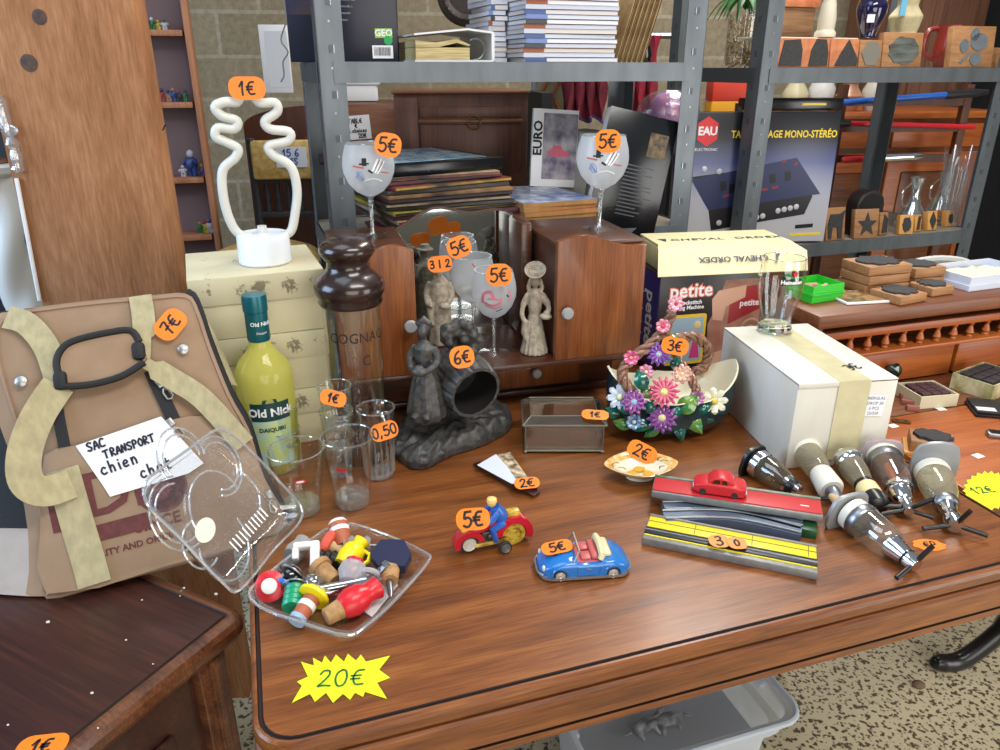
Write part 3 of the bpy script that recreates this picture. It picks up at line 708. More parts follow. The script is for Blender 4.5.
stop(341, 536, .008, -.4, -1, .6, [('cork', ST, L((.0095, -.012), (.0105, .004))), ('stripe', SW, L((.0108, .004), (.0108, .009))), ('head', ST, L((.0105, .009), (.011, .014))), ('top', SW, L((.011, .014), (.009, .018)))], 'bottle_stopper', 'terracotta and white striped stopper standing at the back of the tray')
stop(327, 545, .004, -.9, -.1, .35, [('head', SSal, torus(.011, .0055)), ('cork', C1('cream_cork', (206, 176, 130), .7), L((.007, -.02), (.008, 0)))], 'bottle_stopper', 'salmon red ring headed stopper beside the white tap stopper')
stop(315, 555, .008, .1, -1, .5, [('tap', SW, lambda b: (b.box(-.005, .005, -.004, .004, -.016, .014, .002), b.box(-.005, .022, -.005, .005, .008, .015, .002), b.box(.016, .023, -.004, .004, -.004, .010, .002)))], 'tap_stopper', 'white angular plastic tap stopper in the tray')
stop(298, 549, .002, .5, -.5, .1, [('body', SGr, L((.010, -.012), (.0115, -.004), (.009, .006), (.010, .012))), ('spout', STEEL, L((.004, -.03), (.0035, -.012)))], 'pourer_stopper', 'pale grey pourer at the left back edge of the tray')
stop(331, 560, .0, .9, .1, 0, [('ribs', SB, L(*[(.0105 if k % 2 else .008, -.014 + k * .0035) for k in range(9)]))], 'ribbed_stopper', 'black ribbed rubber stopper beside the yellow jug stopper')
stop(352, 554, .006, .6, -.5, .3, [('jug', SY, L((.010, -.016), (.0125, -.006), (.012, .006), (.007, .012), (.009, .018))), ('handle', SY, lambda b: b.tube([(-.010, 0, .008), (-.019, 0, .006), (-.022, 0, -.002), (-.018, 0, -.009), (-.011, 0, -.008)], .0022, 8))], 'jug_stopper', 'yellow jug shaped stopper with a loop handle')
stop(357, 545, .001, -.9, .05, .1, [('ribs', SGr, L(*[(.0105 if k % 2 else .0075, -.014 + k * .004) for k in range(8)])), ('spike', STEEL, L((.0015, -.045), (.002, -.014)))], 'ribbed_stopper', 'grey ribbed stopper with a steel spike at the back of the tray')
stop(392, 556, .008, .1, -1, .1, [('pad', SN, lambda b: b.prism([(-.020, -.004), (-.014, -.022), (.012, -.020), (.022, -.002), (.012, .020), (-.012, .018)], -.006, .006, Matrix.Rotation(R(90), 4, 'X'), bev=.003)), ('print', C1('silver_print', (150, 150, 160), .5), lambda b: b.box(-.010, .008, -.0064, -.006, .003, .005)), ('cork', CORK, L((.008, -.036), (.009, -.02)))], 'padded_stopper', 'navy blue lozenge shaped stopper at the right of the tray')
stop(322, 570, .006, -.8, -.5, .25, [cork(-.02, .010), ('collar', CORK, L((.0125, 0), (.0128, .006), (.009, .009)))], 'bottle_stopper', 'bare stepped cork lying in the middle of the tray')
CLW = thin_glass('milky_plastic', (.85, .86, .9), (.6, .6, .66), .2, .8, body=.5, bodycol=(.8, .78, .82))
stop(352, 572, .012, .3, -.6, .5, [('shell', CLW, L((.010, -.01), (.014, 0), (.012, .008), (.006, .012))), ('ring', SR, torus(.007, .002, .012)), ('loop', CLW, torus(.008, .0026, 0, TR((-.018, 0, 0)))), ('dot', SR, L((.004, 0), (.004, .002), (0, .0025), n=12)), ('blade', CHROME, lambda b: b.box(-.003, .003, -.001, .001, -.04, -.01, .0008))], 'opener_stopper', 'milky white stopper with red ring and loop in the middle of the tray')
stop(271, 586, .004, -.2, .8, .75, [('head', SR, L((.006, -.004), (.0145, 0), (.015, .004), (.009, .007))), ('button', SW, L((.0075, .006), (.0075, .010), (.006, .011)))], 'bottle_stopper', 'red disc stopper with white button at the left of the tray')
stop(290, 577, .006, .5, -.4, .4, [('globe', mat('black_glass', (10, 12, 16), .05, coat=1), lambda b: b.ell((0, 0, 0), .0125)), ('ring', SBl, torus(.009, .003, -.010)), ('wire', STEEL, torus(.0145, .001, .004))], 'globe_stopper', 'shiny black globe stopper with blue ring in the tray')
stop(294, 598, .002, .2, -.9, .15, [('ribs', SG, L(*[(.0105 if k % 2 else .0088, -.013 + k * .0032) for k in range(9)])), ('wire', STEEL, torus(.013, .0009, .012))], 'ribbed_stopper', 'green ribbed stopper near the left front of the tray')
stop(307, 606, .003, .5, -.55, .2, [('disc', SY, L((.006, .008), (.0155, .010), (.016, .013), (.012, .017), (0, .019))), ('cork', ST, L((.008, -.014), (.0085, .008))), ('stripe', SW, L((.0088, -.004), (.0088, .002))), ('end', C1('pale_blue_end', (150, 176, 196), .5), L((.0082, -.019), (.0086, -.014)))], 'bottle_stopper', 'yellow domed stopper with brown and white cork at the tray front')
stop(352, 602, .004, .9, -.42, .12, [('bulb', SR, L((.0100, -.012), (.0125, -.008), (.0145, .0), (.0135, .010), (.010, .016), (.010, .022), (.0115, .028), (.009, .030))), cork(-.028, .0095, -.012)], 'bottle_stopper', 'large red bulbous stopper with cork at the tray front')
stop(344, 585, .008, .9, -.12, .05, [('tube', CHROME, L((.004, -.028), (.0045, .0), (.0055, .018), (.0055, .022)))], 'pourer_stopper', 'chrome pourer tube lying across the middle of the tray')
stop(336, 594, .002, .8, -.35, .0, [('tube', CHROME, lambda b: b.tube(smooth_path([(0, 0, -.02), (.004, 0, -.006), (0, 0, .01), (-.006, 0, .022)], 5), .0032, 8))], 'pourer_stopper', 'curved steel pourer tube above the red bulb stopper')
stop(370, 578, .012, .85, -.6, .1, [('blade', STEEL, lambda b: b.box(-.0035, .0035, -.001, .001, -.026, .02, .0008)), ('end_cap', CHROME, L((.0045, .018), (.0045, .024)))], 'steel_bar_stopper', 'flat steel bar lying diagonally beside the navy pad')
stop(313, 584, .004, .2, -.5, .3, [('ball', GLASSR, lambda b: b.ell((0, 0, 0), .0105)), ('cork', CORK, L((.006, -.022), (.007, -.009)))], 'glass_stopper', 'clear glass ball stopper left of the chrome tube')
stop(380, 590, .004, .4, -.9, .05, [('hook', STEEL, lambda b: b.tube([(.016 * math.cos(R(a)), 0, .016 * math.sin(R(a))) for a in range(-70, 110, 15)], .0028, 8))], 'steel_hook', 'curved steel hook on the white card at the tray right')
stop(389, 577, .004, .1, 1, .0, [('cork', CORK, L((.0085, -.014), (.009, .004))), ('spike', STEEL, L((.0035, .004), (.003, .026), (.0012, .032)))], 'pourer_stopper', 'cork with steel spout hanging below the navy pad')
c = Zp(374, 603, SFL); card = B(TR((0, 0, 0))); card.prism([(v.x - c.x, v.y - c.y) for v in (Zp(352, 603, SFL), Zp(372, 617, SFL), Zp(398, 585, SFL), Zp(385, 578, SFL))], -.0006, .0006); o = card.build('paper_card', WHITE); o.location = c; tag(o, 'white card lying under stoppers at the tray right', 'card')
# ---------------------------------------------------------------- tumblers and shot glasses
def tumbler(name, label, p, prof_out, wall=.0016, base=.012, grp=None, rim=True):
    t = thing(name, label, 'glass', p, group=grp)
    b = B(); o = prof_out; inner = [(max(r - wall, .001), z) for r, z in o if z > base]
    r0 = o[0][0]
    b.lathe_open([(0, 0)] + o + [(r, z) for r, z in inner[::-1]] + [(inner[0][0] * .9, base), (0, base)], 28); b.build('bowl', GLASSM, t)
    b = B(); b.lathe([(r0 * .9, .0008), (r0 * .98, .002), (r0 * 1.0, base * .55), (r0 * .95, base * .85)], 28); b.build('thick_base', GLASSR, t)
    b = B(); R1_, z1 = o[-1]; b.tube([(R1_ * math.cos(k * PI / 18), R1_ * math.sin(k * PI / 18), z1) for k in range(36)], .0011, 6, closed=True); b.build('rim', GLASSR, t)
    return t
def base_pt(px, py): p = Zp(px, py); return Vector((p.x, p.y, TZ + .0005))
def ht(px, py, y): return Yp(px, py, y).z - TZ
p = base_pt(302, 510); h = ht(299, 449, p.y)
g = tumbler('tumbler', 'clear tumbler with small red logo nearest the bag on the table', p, [(.028, 0), (.029, .004), (.033, h * .4), (.0385, h * .8), (.041, h)], base=.018, grp='tumblers')
def logo(g, r, z, ang, items):
    for txt, size, zz, m in items:
        b = B(); b.text(txt, size, ext=.0001, bold=.0002)
        b.v = [Vector(((r + .0004 + v.z) * math.sin(v.x / r + ang), -(r + .0004 + v.z) * math.cos(v.x / r + ang), z + zz + v.y)) for v in b.v]; b.build('logo', m, g)
LOGR = mat('enamel_red', (170, 40, 36), .4); LOGW = mat('enamel_white', (225, 225, 225), .4); LOGB = mat('enamel_blue', (60, 80, 140), .4)
def oval_logo(g, r, z, ang, w, hh, m):
    b = B(); b.prism([(w * math.cos(k * PI / 10), hh * math.sin(k * PI / 10)) for k in range(20)], 0, .0003)
    b.v = [Vector(((r + .0003 + v.z) * math.sin(v.x / r + ang), -(r + .0003 + v.z) * math.cos(v.x / r + ang), z + v.y)) for v in b.v]; b.build('logo', m, g)
oval_logo(g, .0372, h * .66, .35, .010, .0035, LOGR); oval_logo(g, .0373, h * .66, .35, .006, .0016, LOGW)
p = base_pt(353, 503); h = ht(350, 436, p.y)
g = tumbler('tumbler', 'clear tumbler with red and blue logo in front of the ribbed shot glass', p, [(.026, 0), (.0265, .004), (.031, h * .4), (.0365, h * .8), (.039, h)], base=.02, grp='tumblers')
oval_logo(g, .0345, h * .66, -.15, .009, .0035, LOGR); oval_logo(g, .0346, h * .61, -.15, .005, .0016, LOGB)
p = base_pt(380, 475); h = ht(379, 408, p.y)
g = tumbler('shot_glass', 'tall ribbed glass with orange 0.50 label beside the bronze figure', p, [(.023, 0), (.0235, .004), (.0255, h * .4), (.0285, h * .8), (.030, h)], base=.012)
b = B()
for k in range(16): a = k * PI / 8; b.tube([(.0235 * math.cos(a), .0235 * math.sin(a), .008), (.0265 * math.cos(a), .0265 * math.sin(a), h * .5)], [.0022, .0008], 6)
b.build('fluting', GLASSR, g)
sticker(g, Vector(p) + Vector((.017, -.029, h * .78)), '0,50', .043, .028, roll=R(18))
def stack(px, py, names, lab, grp):
    p = base_pt(px, py); z = 0
    for i in range(names):
        q = Vector((p.x + .001 * i, p.y, TZ + .0005 + z)); hh = .072
        tumbler('shot_glass', lab[i], q, [(.019, 0), (.0195, .003), (.023, hh * .5), (.0265, hh * .95), (.027, hh)], base=.012, grp=grp); z += .043
    return p
stack(288, 468, 2, ['lower of two nested shot glasses in front of the rum bottle', 'upper of two nested shot glasses in front of the rum bottle'], 'nested shot glasses')
p = stack(341, 474, 3, ['bottom one of three nested shot glasses beside the ribbed glass', 'middle one of three nested shot glasses beside the ribbed glass', 'topmost of three nested shot glasses, with blank-edged orange price label'], 'nested shot glasses')
tg = [o for o in bpy.data.objects if o.get('label', '').startswith('topmost of three nested')][0]; tg['label'] = 'topmost of three nested shot glasses, carrying an orange price label'
sticker(tg, Vector(p) + Vector((.006, -.030, .150)), '1E', .040, .024, roll=R(-14))
# ---------------------------------------------------------------- rum bottle
p = Yp(267, 400, 1.118); p.z = TZ
BK = (Yp(258, 294, 1.118).z - TZ) / .2905
bot = thing('rum_bottle', 'tall yellow rum punch bottle with teal cap and white lettered label', 'bottle', M=TR(p, s=BK))
RUM = thin_glass('yellow_punch_in_glass', (.86, .86, .4), (.6, .6, .2), .03, 1.0, base=.06, body=.72, bodycol=lin((226, 220, 118))[:3])
b = B(); b.lathe([(.040, 0), (.044, .006), (.044, .155), (.043, .168), (.036, .184), (.024, .197), (.0165, .21), (.0155, .225), (.0155, .25)], 36); b.build('body', RUM, bot)
TEAL = mat('teal_foil', (14, 92, 100), .3, .3)
b = B(); b.lathe([(.0165, .218), (.0175, .222), (.0172, .262), (.0172, .264), (.0185, .265), (.0188, .285), (.0178, .290), (.0, .2905)], 28); cap = b.build('cap', TEAL, bot)
def wrap(b, r, z, ang): b.v = [Vector(((r + v.z) * math.sin(v.x / r + ang), -(r + v.z) * math.cos(v.x / r + ang), z + v.y)) for v in b.v]; return b
def gpatch(w, y0, y1, th, n=14, top=None):
    b = B(); b.grid([[(-w / 2 + w * k / n, y, th) for k in range(n + 1)] for y in (y0, y1)]); return b
ANG = .40
wrap(gpatch(.062, .02, .118, .0004), .0442, 0, ANG).build('label', mat('pale_label', (170, 205, 205), .5, col2=(196, 208, 120), vscale=45), bot)
b = gpatch(.062, .098, .128, .0007); lb = wrap(b, .0442, 0, ANG).build('label_band', mat('deep_green_label', (14, 58, 56), .5), bot)
b = B(); b.prism([(-.012, .127), (.012, .127), (.010, .134), (-.010, .134)], .0003, .0007); wrap(b, .0442, 0, ANG).build('label_crest', mat('deep_green_label', (14, 58, 56)), bot)
b = B(); b.text('Old Nick', .0185, TR((0, .112, .0012)), bold=.0006, ext=.0001); wrap(b, .0442, 0, ANG).build('lettering', WHITE, lb)
b = B(); b.text('DAIQUIRI', .0095, TR((0, .083, .001)), bold=.0003, ext=.0001); wrap(b, .0442, 0, ANG).build('lettering', mat('deep_green_label', (14, 58, 56)), bot)
b = B(); b.text('Old Nick', .0085, TR((.004, .247, .0006)), bold=.0002, ext=.0001); b.text('Daiquiri', .005, TR((.004, .233, .0006)), ext=.0001); wrap(b, .0174, 0, ANG).build('lettering', WHITE, cap)
# ---------------------------------------------------------------- patterned boxes
def damask():
    m, nt, out = nodes_of('faded_floral_paper'); p = N(nt, 'ShaderNodeBsdfPrincipled'); p.inputs['Roughness'].default_value = .8
    tc = N(nt, 'ShaderNodeTexCoord'); v = N(nt, 'ShaderNodeTexVoronoi'); v.inputs['Scale'].default_value = 26; v.inputs['Randomness'].default_value = .35
    w = N(nt, 'ShaderNodeTexNoise'); w.inputs['Scale'].default_value = 140
    nt.links.new(tc.outputs['Object'], v.inputs['Vector']); nt.links.new(tc.outputs['Object'], w.inputs['Vector'])
    mu = N(nt, 'ShaderNodeMath', operation='MULTIPLY_ADD'); nt.links.new(w.outputs['Fac'], mu.inputs[0]); mu.inputs[1].default_value = .9; nt.links.new(v.outputs['Distance'], mu.inputs[2])
    c = ramp(nt, mu.outputs[0], [(.66, lin((128, 120, 94))), (.80, lin((200, 190, 156)))]); nt.links.new(c, p.inputs['Base Color']); nt.links.new(p.outputs[0], out.inputs[0]); return m
DAM = damask(); CREAMB = mat('cream_cardboard', (206, 196, 160), .8, var=.06, vscale=20)
bo = Vector((-.293, 1.215, TZ)); ba = R(21); bw, bd = .212, .20; bu = Vector((math.cos(ba), math.sin(ba), 0)); bv = Vector((-math.sin(ba), math.cos(ba), 0))
ORD = ('bottom', 'middle', 'topmost')
for i in range(3):
    z = i * .1045 + .0005
    t = thing('patterned_box', ['floral lidded cardboard box at the bottom of the stack, behind glasses', 'floral lidded cardboard box in the middle of the stack behind the bottle', 'floral lidded cardboard box on top of its stack, under the lamp'][i], 'box', bo - bu * bw / 2 + bv * bd / 2 + Vector((0, 0, z)), ba + R((0, -.8, .7)[i]), 'floral boxes stacked behind the bottle')
    b = B(); b.box(-bw / 2 + .003, bw / 2 - .003, -bd / 2 + .003, bd / 2 - .003, 0, .1, .001); b.build('body', CREAMB, t)
    b = B(); b.box(-bw / 2, bw / 2, -bd / 2, bd / 2, .058, .1035, .0015); b.build('lid', DAM, t)
# ---------------------------------------------------------------- neon pineapple lamp
lz = TZ + 2 * .1045 + .1045
p0 = Zp(266, 262, lz); lamp = thing('neon_pineapple_lamp', 'white neon pineapple lamp on a round base, standing on the floral boxes', 'lamp', (p0.x, p0.y, lz))
b = B(); b.lathe([(.041, 0), (.0435, .003), (.043, .046), (.0405, .050), (.0, .0505)], 40); b.build('base', mat('white_plastic', (224, 228, 234), .4), lamp)
ln_ = Vector((-p0.x, -p0.y, 0)).normalized()
lft = [(262, 240), (252, 237), (238, 233), (229, 218), (223, 194), (223, 170), (235, 158), (238, 149), (228, 143), (216, 137), (218, 128), (234, 129), (237, 121), (222, 116), (215, 107), (225, 102), (237, 102), (239, 95)]
rgt = [(271, 240), (281, 236), (291, 231), (295, 214), (297, 190), (291, 167), (273, 155), (269, 146), (288, 141), (289, 132), (270, 129), (265, 121), (277, 112), (275, 103), (260, 103), (254, 96)]
NEONT = mat('silicone_neon_tube', (206, 206, 198), .45); NEONE = mat('tube_edge_channel', (236, 238, 240), .4)
for s_ in (lft, rgt):
    q = smooth_path([PL(x, y, p0, ln_) for x, y in s_], 5); b = B(); b.tube(q, .0076, 8); b.build('neon_tube', NEONT, lamp, 60, world=True)
    b = B(); b.tube([v - ln_ * .004 for v in q], .0090, 8, flat=.7); b.build('tube_channel', NEONE, lamp, 60, world=True)
b = B(); b.tube([p0 + Vector((0, 0, .045)), p0 + Vector((0, 0, .062))], .008, 8); b.build('tube_socket', NEONT, lamp, world=True)
b = B(); b.tube([PL(258, 240, p0, ln_), PL(275, 240, p0, ln_)], .006, 8); b.build('tube_bridge', NEONT, lamp, world=True)
sticker(lamp, PL(247, 88, p0, ln_) + ln_ * .012, '1E', .055, .034, hgt=.02)
# ---------------------------------------------------------------- cognac dispenser
p = Yp(353, 330, 1.152); p.z = TZ; cg = thing('cognac_dispenser', 'glass cognac dispenser with turned dark wooden lid and small chrome tap', 'dispenser', p)
DKW = mat('dark_turned_wood', (32, 20, 17), .25, coat=.35, col2=(50, 30, 24), vscale=20)
hh = Yp(355, 303, p.y).z - TZ
b = B(); b.lathe([(.046, 0), (.048, .006), (.047, .03), (.046, .034)], 36); b.build('base', DKW, cg)
b = B(); b.lathe_open([(.045, .034), (.046, .04), (.046, hh + .006), (.0445, hh + .006), (.0445, .036)], 40); b.build('glass_cylinder', GLASSM, cg)
b = B(); tp = Yp(355, 237, p.y).z - TZ
sc_ = (tp - hh) / .125
b.lathe([(.030, hh - .006), (.049, hh), (.0515, hh + .006 * sc_), (.0495, hh + .014 * sc_), (.0545, hh + .022 * sc_), (.056, hh + .036 * sc_), (.052, hh + .048 * sc_), (.042, hh + .058 * sc_), (.034, hh + .068 * sc_), (.0325, hh + .080 * sc_), (.038, hh + .089 * sc_), (.0435, hh + .098 * sc_), (.0435, hh + .106 * sc_), (.037, hh + .117 * sc_), (.022, hh + .124 * sc_), (0, hh + .125 * sc_)], 40); b.build('lid', DKW, cg, 60)
for txt, z, a, s in (('COGNAC', hh - .046, .35, .024), ('C', hh - .085, .6, .024)):
    b = B(); b.text(txt, s, ext=.0001, sx=.9); wrap(b, .0464, z, a).build('lettering', INK, cg)
b = B(); b.tube(smooth_path([(.014, 0, .0), (.004, .0, .006), (-.008, 0, .0), (-.010, 0, -.018)], 5), .0035, 10, M=TR((.045, -.046, .095), rz=R(-60)) @ Matrix.Rotation(R(180), 4, 'Z')); b.ell((.042, -.042, .099), .006); b.tube([(.044, -.046, .103), (.044, -.046, .112)], .002); b.cb((.044, -.046, .1165), (.014, .004, .010), .002); b.build('tap', CHROME, cg)
# ---------------------------------------------------------------- figures fused from limbs into one skin
def fuse(o, vox=.002, it=3):
    m = o.modifiers.new('skin', 'REMESH'); m.mode = 'VOXEL'; m.voxel_size = vox; m.use_smooth_shade = True
    s = o.modifiers.new('soften', 'SMOOTH'); s.factor = .5; s.iterations = it; return o
BRONZE = mat('dark_bronze_resin', (84, 82, 80), .42, .2, var=.6, vscale=90, bmp=.5)
CLAY = mat('grey_beige_clay', (182, 170, 150), .75, var=.42, vscale=90, bmp=.25)
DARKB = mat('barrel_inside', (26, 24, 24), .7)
def fold_lathe(b, prof, n=32, amp=.0, fr=10, M=None, cz=0):
    rows = [[(r * (1 + amp * (1 - k / (len(prof))) * math.sin(fr * a)) * math.cos(a), r * (1 + amp * (1 - k / len(prof)) * math.sin(fr * a)) * math.sin(a), z) for a in [2 * PI * j / n for j in range(n)]] for k, (r, z) in enumerate(prof)]
    b.grid(rows, M, closed=True); m = len(prof)
    b.add([(0, 0, prof[0][1])] + rows[0], [(0, 1 + (j + 1) % n, 1 + j) for j in range(n)], M); b.add([(0, 0, prof[-1][1])] + rows[-1], [(0, 1 + j, 1 + (j + 1) % n) for j in range(n)], M)
# --- bronze barrel and woman
so = Zp(452, 440); so.z = TZ
st = thing('bronze_barrel_figure', 'dark bronze figure of a woman beside a tipped open barrel on rocks', 'figurine', so)
poly = [(395, 452), (400, 461), (412, 468), (428, 467), (452, 455), (480, 446), (504, 434), (512, 424), (505, 410), (480, 402), (440, 402), (410, 412), (400, 432)]
pl = smooth_path([Zp(x, y, TZ + .004) - so for x, y in poly], 4, True); rows = []
for f, h in ((1.0, .001), (1.005, .010), (.97, .018), (.85, .026), (.7, .030), (.5, .034), (.3, .034), (.02, .034)):
    row = []
    for p in pl:
        q = Vector((p.x * f, p.y * f, 0)); nz = abs(noise.noise(Vector((q.x * 55, q.y * 55, f * 2)))) * .018 + noise.noise(q * 160) * .006
        row.append((q.x, q.y, max(0.0005, h + (nz if h > .005 else 0))))
    rows.append(row)
b = B(); b.grid(rows, closed=True); b.add(rows[0], [list(range(len(pl)))[::-1]])
for k in range(46):
    a = random.random() * 2 * PI; p = pl[int(a / (2 * PI) * len(pl)) % len(pl)]; f = random.uniform(.35, .95); rr_ = random.uniform(.007, .014)
    b.ell((p.x * f, p.y * f, .014 + .018 * (1 - f)), (rr_ * 1.2, rr_, rr_ * .75), 8, 6)
fuse(b.build('rocky_base', BRONZE, st), .0021, 1)
def local(px, py, y): return Yp(px, py, y) - so
w0 = local(427, 412, 1.155); s = .165
b = B(TR(w0, rz=R(-15)))
fold_lathe(b, [(.030, -.008), (.033, .004), (.028, .035), (.022, .062), (.014, .082), (.0125, .09)], 36, .08, 9)
b.tube([(0, 0, .082), (0, -.001, .1), (0, -.001, .118), (0, 0, .128)], [.0135, .0165, .0175, .008], 12); b.tube([(0, 0, .125), (0, -.001, .137)], .0055, 8)
b.ell((0, -.003, .146), (.0095, .0105, .012)); b.ell((0, .004, .152), (.012, .011, .009)); b.tube([(-.013, 0, .156), (0, .003, .163), (.013, 0, .157)], [.004, .008, .004], 8)
for sx in (-1, 1):
    b.tube(smooth_path([(sx * .015, 0, .118), (sx * .024, -.004, .098), (sx * .014, -.022, .086), (sx * .004, -.026, .086)], 4), [.0075] * 4 + [.0065] * 4 + [.0052] * 5, 8)
    b.tube([(sx * .010, -.026, .006), (sx * .012, -.034, .001)], [.008, .005], 8)
b.ell((0, -.026, .084), (.015, .010, .008)); b.ell((-.002, -.024, .088), (.009, .007, .007))
o = fuse(b.build('woman', BRONZE, st), .0014, 1); o['label'] = 'standing woman in long skirt holding a basket'
mc = local(476, 393, 1.155); ax = Vector((.50, -.80, -.16)).normalized()
BMx = frame(mc - ax * .088, ax, (1, 0, 0))
def stave_r(k): return -.003 if k % 4 == 0 else 0
n = 60; prof = [(.040, 0), (.0465, .0), (.0505, .022), (.0525, .044), (.0515, .066), (.0475, .088), (.0415, .088), (.043, .06), (.042, .02), (.0, .02)]
rows = [[((r + (stave_r(k) if i in (1, 2, 3, 4, 5) else 0)) * math.cos(2 * PI * k / n), (r + (stave_r(k) if i in (1, 2, 3, 4, 5) else 0)) * math.sin(2 * PI * k / n), z) for k in range(n)] for i, (r, z) in enumerate(prof)]
b = B(BMx); b.grid(rows[:7], closed=True); b.mi = 1; b.grid(rows[6:], closed=True); b.mi = 0; b.add(rows[0], [list(range(n))[::-1]]); b.build('barrel', [BRONZE, DARKB], st, 30)
b = B()
for k in range(60):
    a = random.random() * 2 * PI; q_ = random.random() ** .5; c = local(458 + 20 * q_ * math.cos(a), 342 + 20 * q_ * math.sin(a), 1.20 + random.uniform(-.01, .01)); b.ell(c, random.uniform(.006, .011), 8, 6)
for px in (448, 470): b.tube([local(px - 4, 374, 1.215), local(px, 362, 1.21), local(460, 340, 1.205)], [.014, .011, .009], 8)
o = fuse(b.build('tree_stump', BRONZE, st), .0026, 1)
sticker(st, Yp(462, 357, 1.135), '6E', .040, .036, roll=R(8), hgt=.020, ink=.0034)
# --- clay peddler and woman
NF = TZ + .112 + .0005
def base_on(px, py, z): p = Zp(px, py, z); return Vector((p.x, p.y, z))
pm = base_on(441, 343, NF); Hm = Yp(440, 262, pm.y).z - NF
cm = thing('clay_peddler_figurine', 'beige clay peddler figurine with orange label on his head, left in the mirror niche', 'figurine', M=TR(pm, rz=R(-8), s=Hm / .19))
b = B()
fold_lathe(b, [(.026, 0), (.029, .004), (.026, .05), (.024, .085), (.020, .10)], 30, .05, 7)
b.tube([(0, 0, .09), (0, 0, .12), (0, .001, .142), (0, 0, .154)], [.021, .022, .021, .010], 12); b.tube([(0, 0, .15), (0, -.002, .162)], .007, 8)
b.ell((0, -.003, .171), (.0115, .012, .0145)); b.ell((0, -.015, .169), (.0025, .004, .003), 8, 6); b.lathe([(.021, .178), (.022, .181), (.012, .184), (.011, .192), (0, .194)], 18)
for sx in (-1, 1): b.tube(smooth_path([(sx * .019, 0, .143), (sx * .028, -.003, .118), (sx * .022, -.022, .100), (sx * .010, -.030, .100)], 4), [.009] * 5 + [.007] * 8, 8)
b.ell((.018, -.03, .098), (.014, .010, .008)); b.tube([(-.02, -.02, .10), (-.016, -.024, .05)], [.008, .006], 8)
fuse(b.build('body', CLAY, cm), .002, 2)
sticker(cm, Yp(440, 264, pm.y - .035), '3 l 2', .046, .030, roll=R(6), hgt=.014)
pw = base_on(534, 352, NF); Hw = Yp(537, 264, pw.y).z - NF
cw = thing('clay_woman_figurine', 'grey clay woman figurine with round basket on her head, right in the niche', 'figurine', M=TR(pw, rz=R(-6), s=Hw / .195))
b = B()
fold_lathe(b, [(.028, 0), (.030, .003), (.023, .035), (.0175, .065), (.012, .09)], 40, .10, 16)
b.tube([(0, 0, .085), (0, 0, .105), (0, 0, .132), (0, 0, .142)], [.012, .015, .016, .008], 12); b.tube([(0, 0, .138), (0, -.001, .15)], .0055, 8)
b.ell((0, -.003, .158), (.009, .010, .0125)); b.ell((0, -.013, .157), (.002, .003, .0025), 8, 6)
for sx in (-1, 1):
    b.tube([(sx * .009, .002, .165), (sx * .014, .003, .145), (sx * .013, 0, .132)], [.004, .0055, .003], 8)
b.tube(smooth_path([(-.014, 0, .13), (-.024, -.004, .108), (-.026, -.014, .088), (-.018, -.02, .072)], 4), [.007] * 5 + [.0055] * 8, 8); b.tube([(-.018, -.018, .078), (-.02, -.016, .05), (-.014, -.018, .03)], [.007, .009, .004], 8)
b.tube(smooth_path([(.014, 0, .13), (.026, -.002, .112), (.030, -.014, .10), (.022, -.024, .094)], 4), [.008] * 5 + [.006] * 8, 8)
b.ell((.024, -.020, .088), (.014, .010, .007))
fuse(b.build('body', CLAY, cw), .0018, 2)
b = B(TR((0, -.004, .178), rx=R(38))); b.lathe([(.004, -.010), (.012, -.008), (.020, .004), (.0225, .010), (.021, .011), (.016, .004), (.0, .002)], 28)
for r_ in (.006, .011, .016): b.tube([(r_ * math.cos(k * PI / 12), r_ * math.sin(k * PI / 12), .0035 + r_ * .16) for k in range(24)], .0012, 6, closed=True)
b.build('head_basket', CLAY, cw)
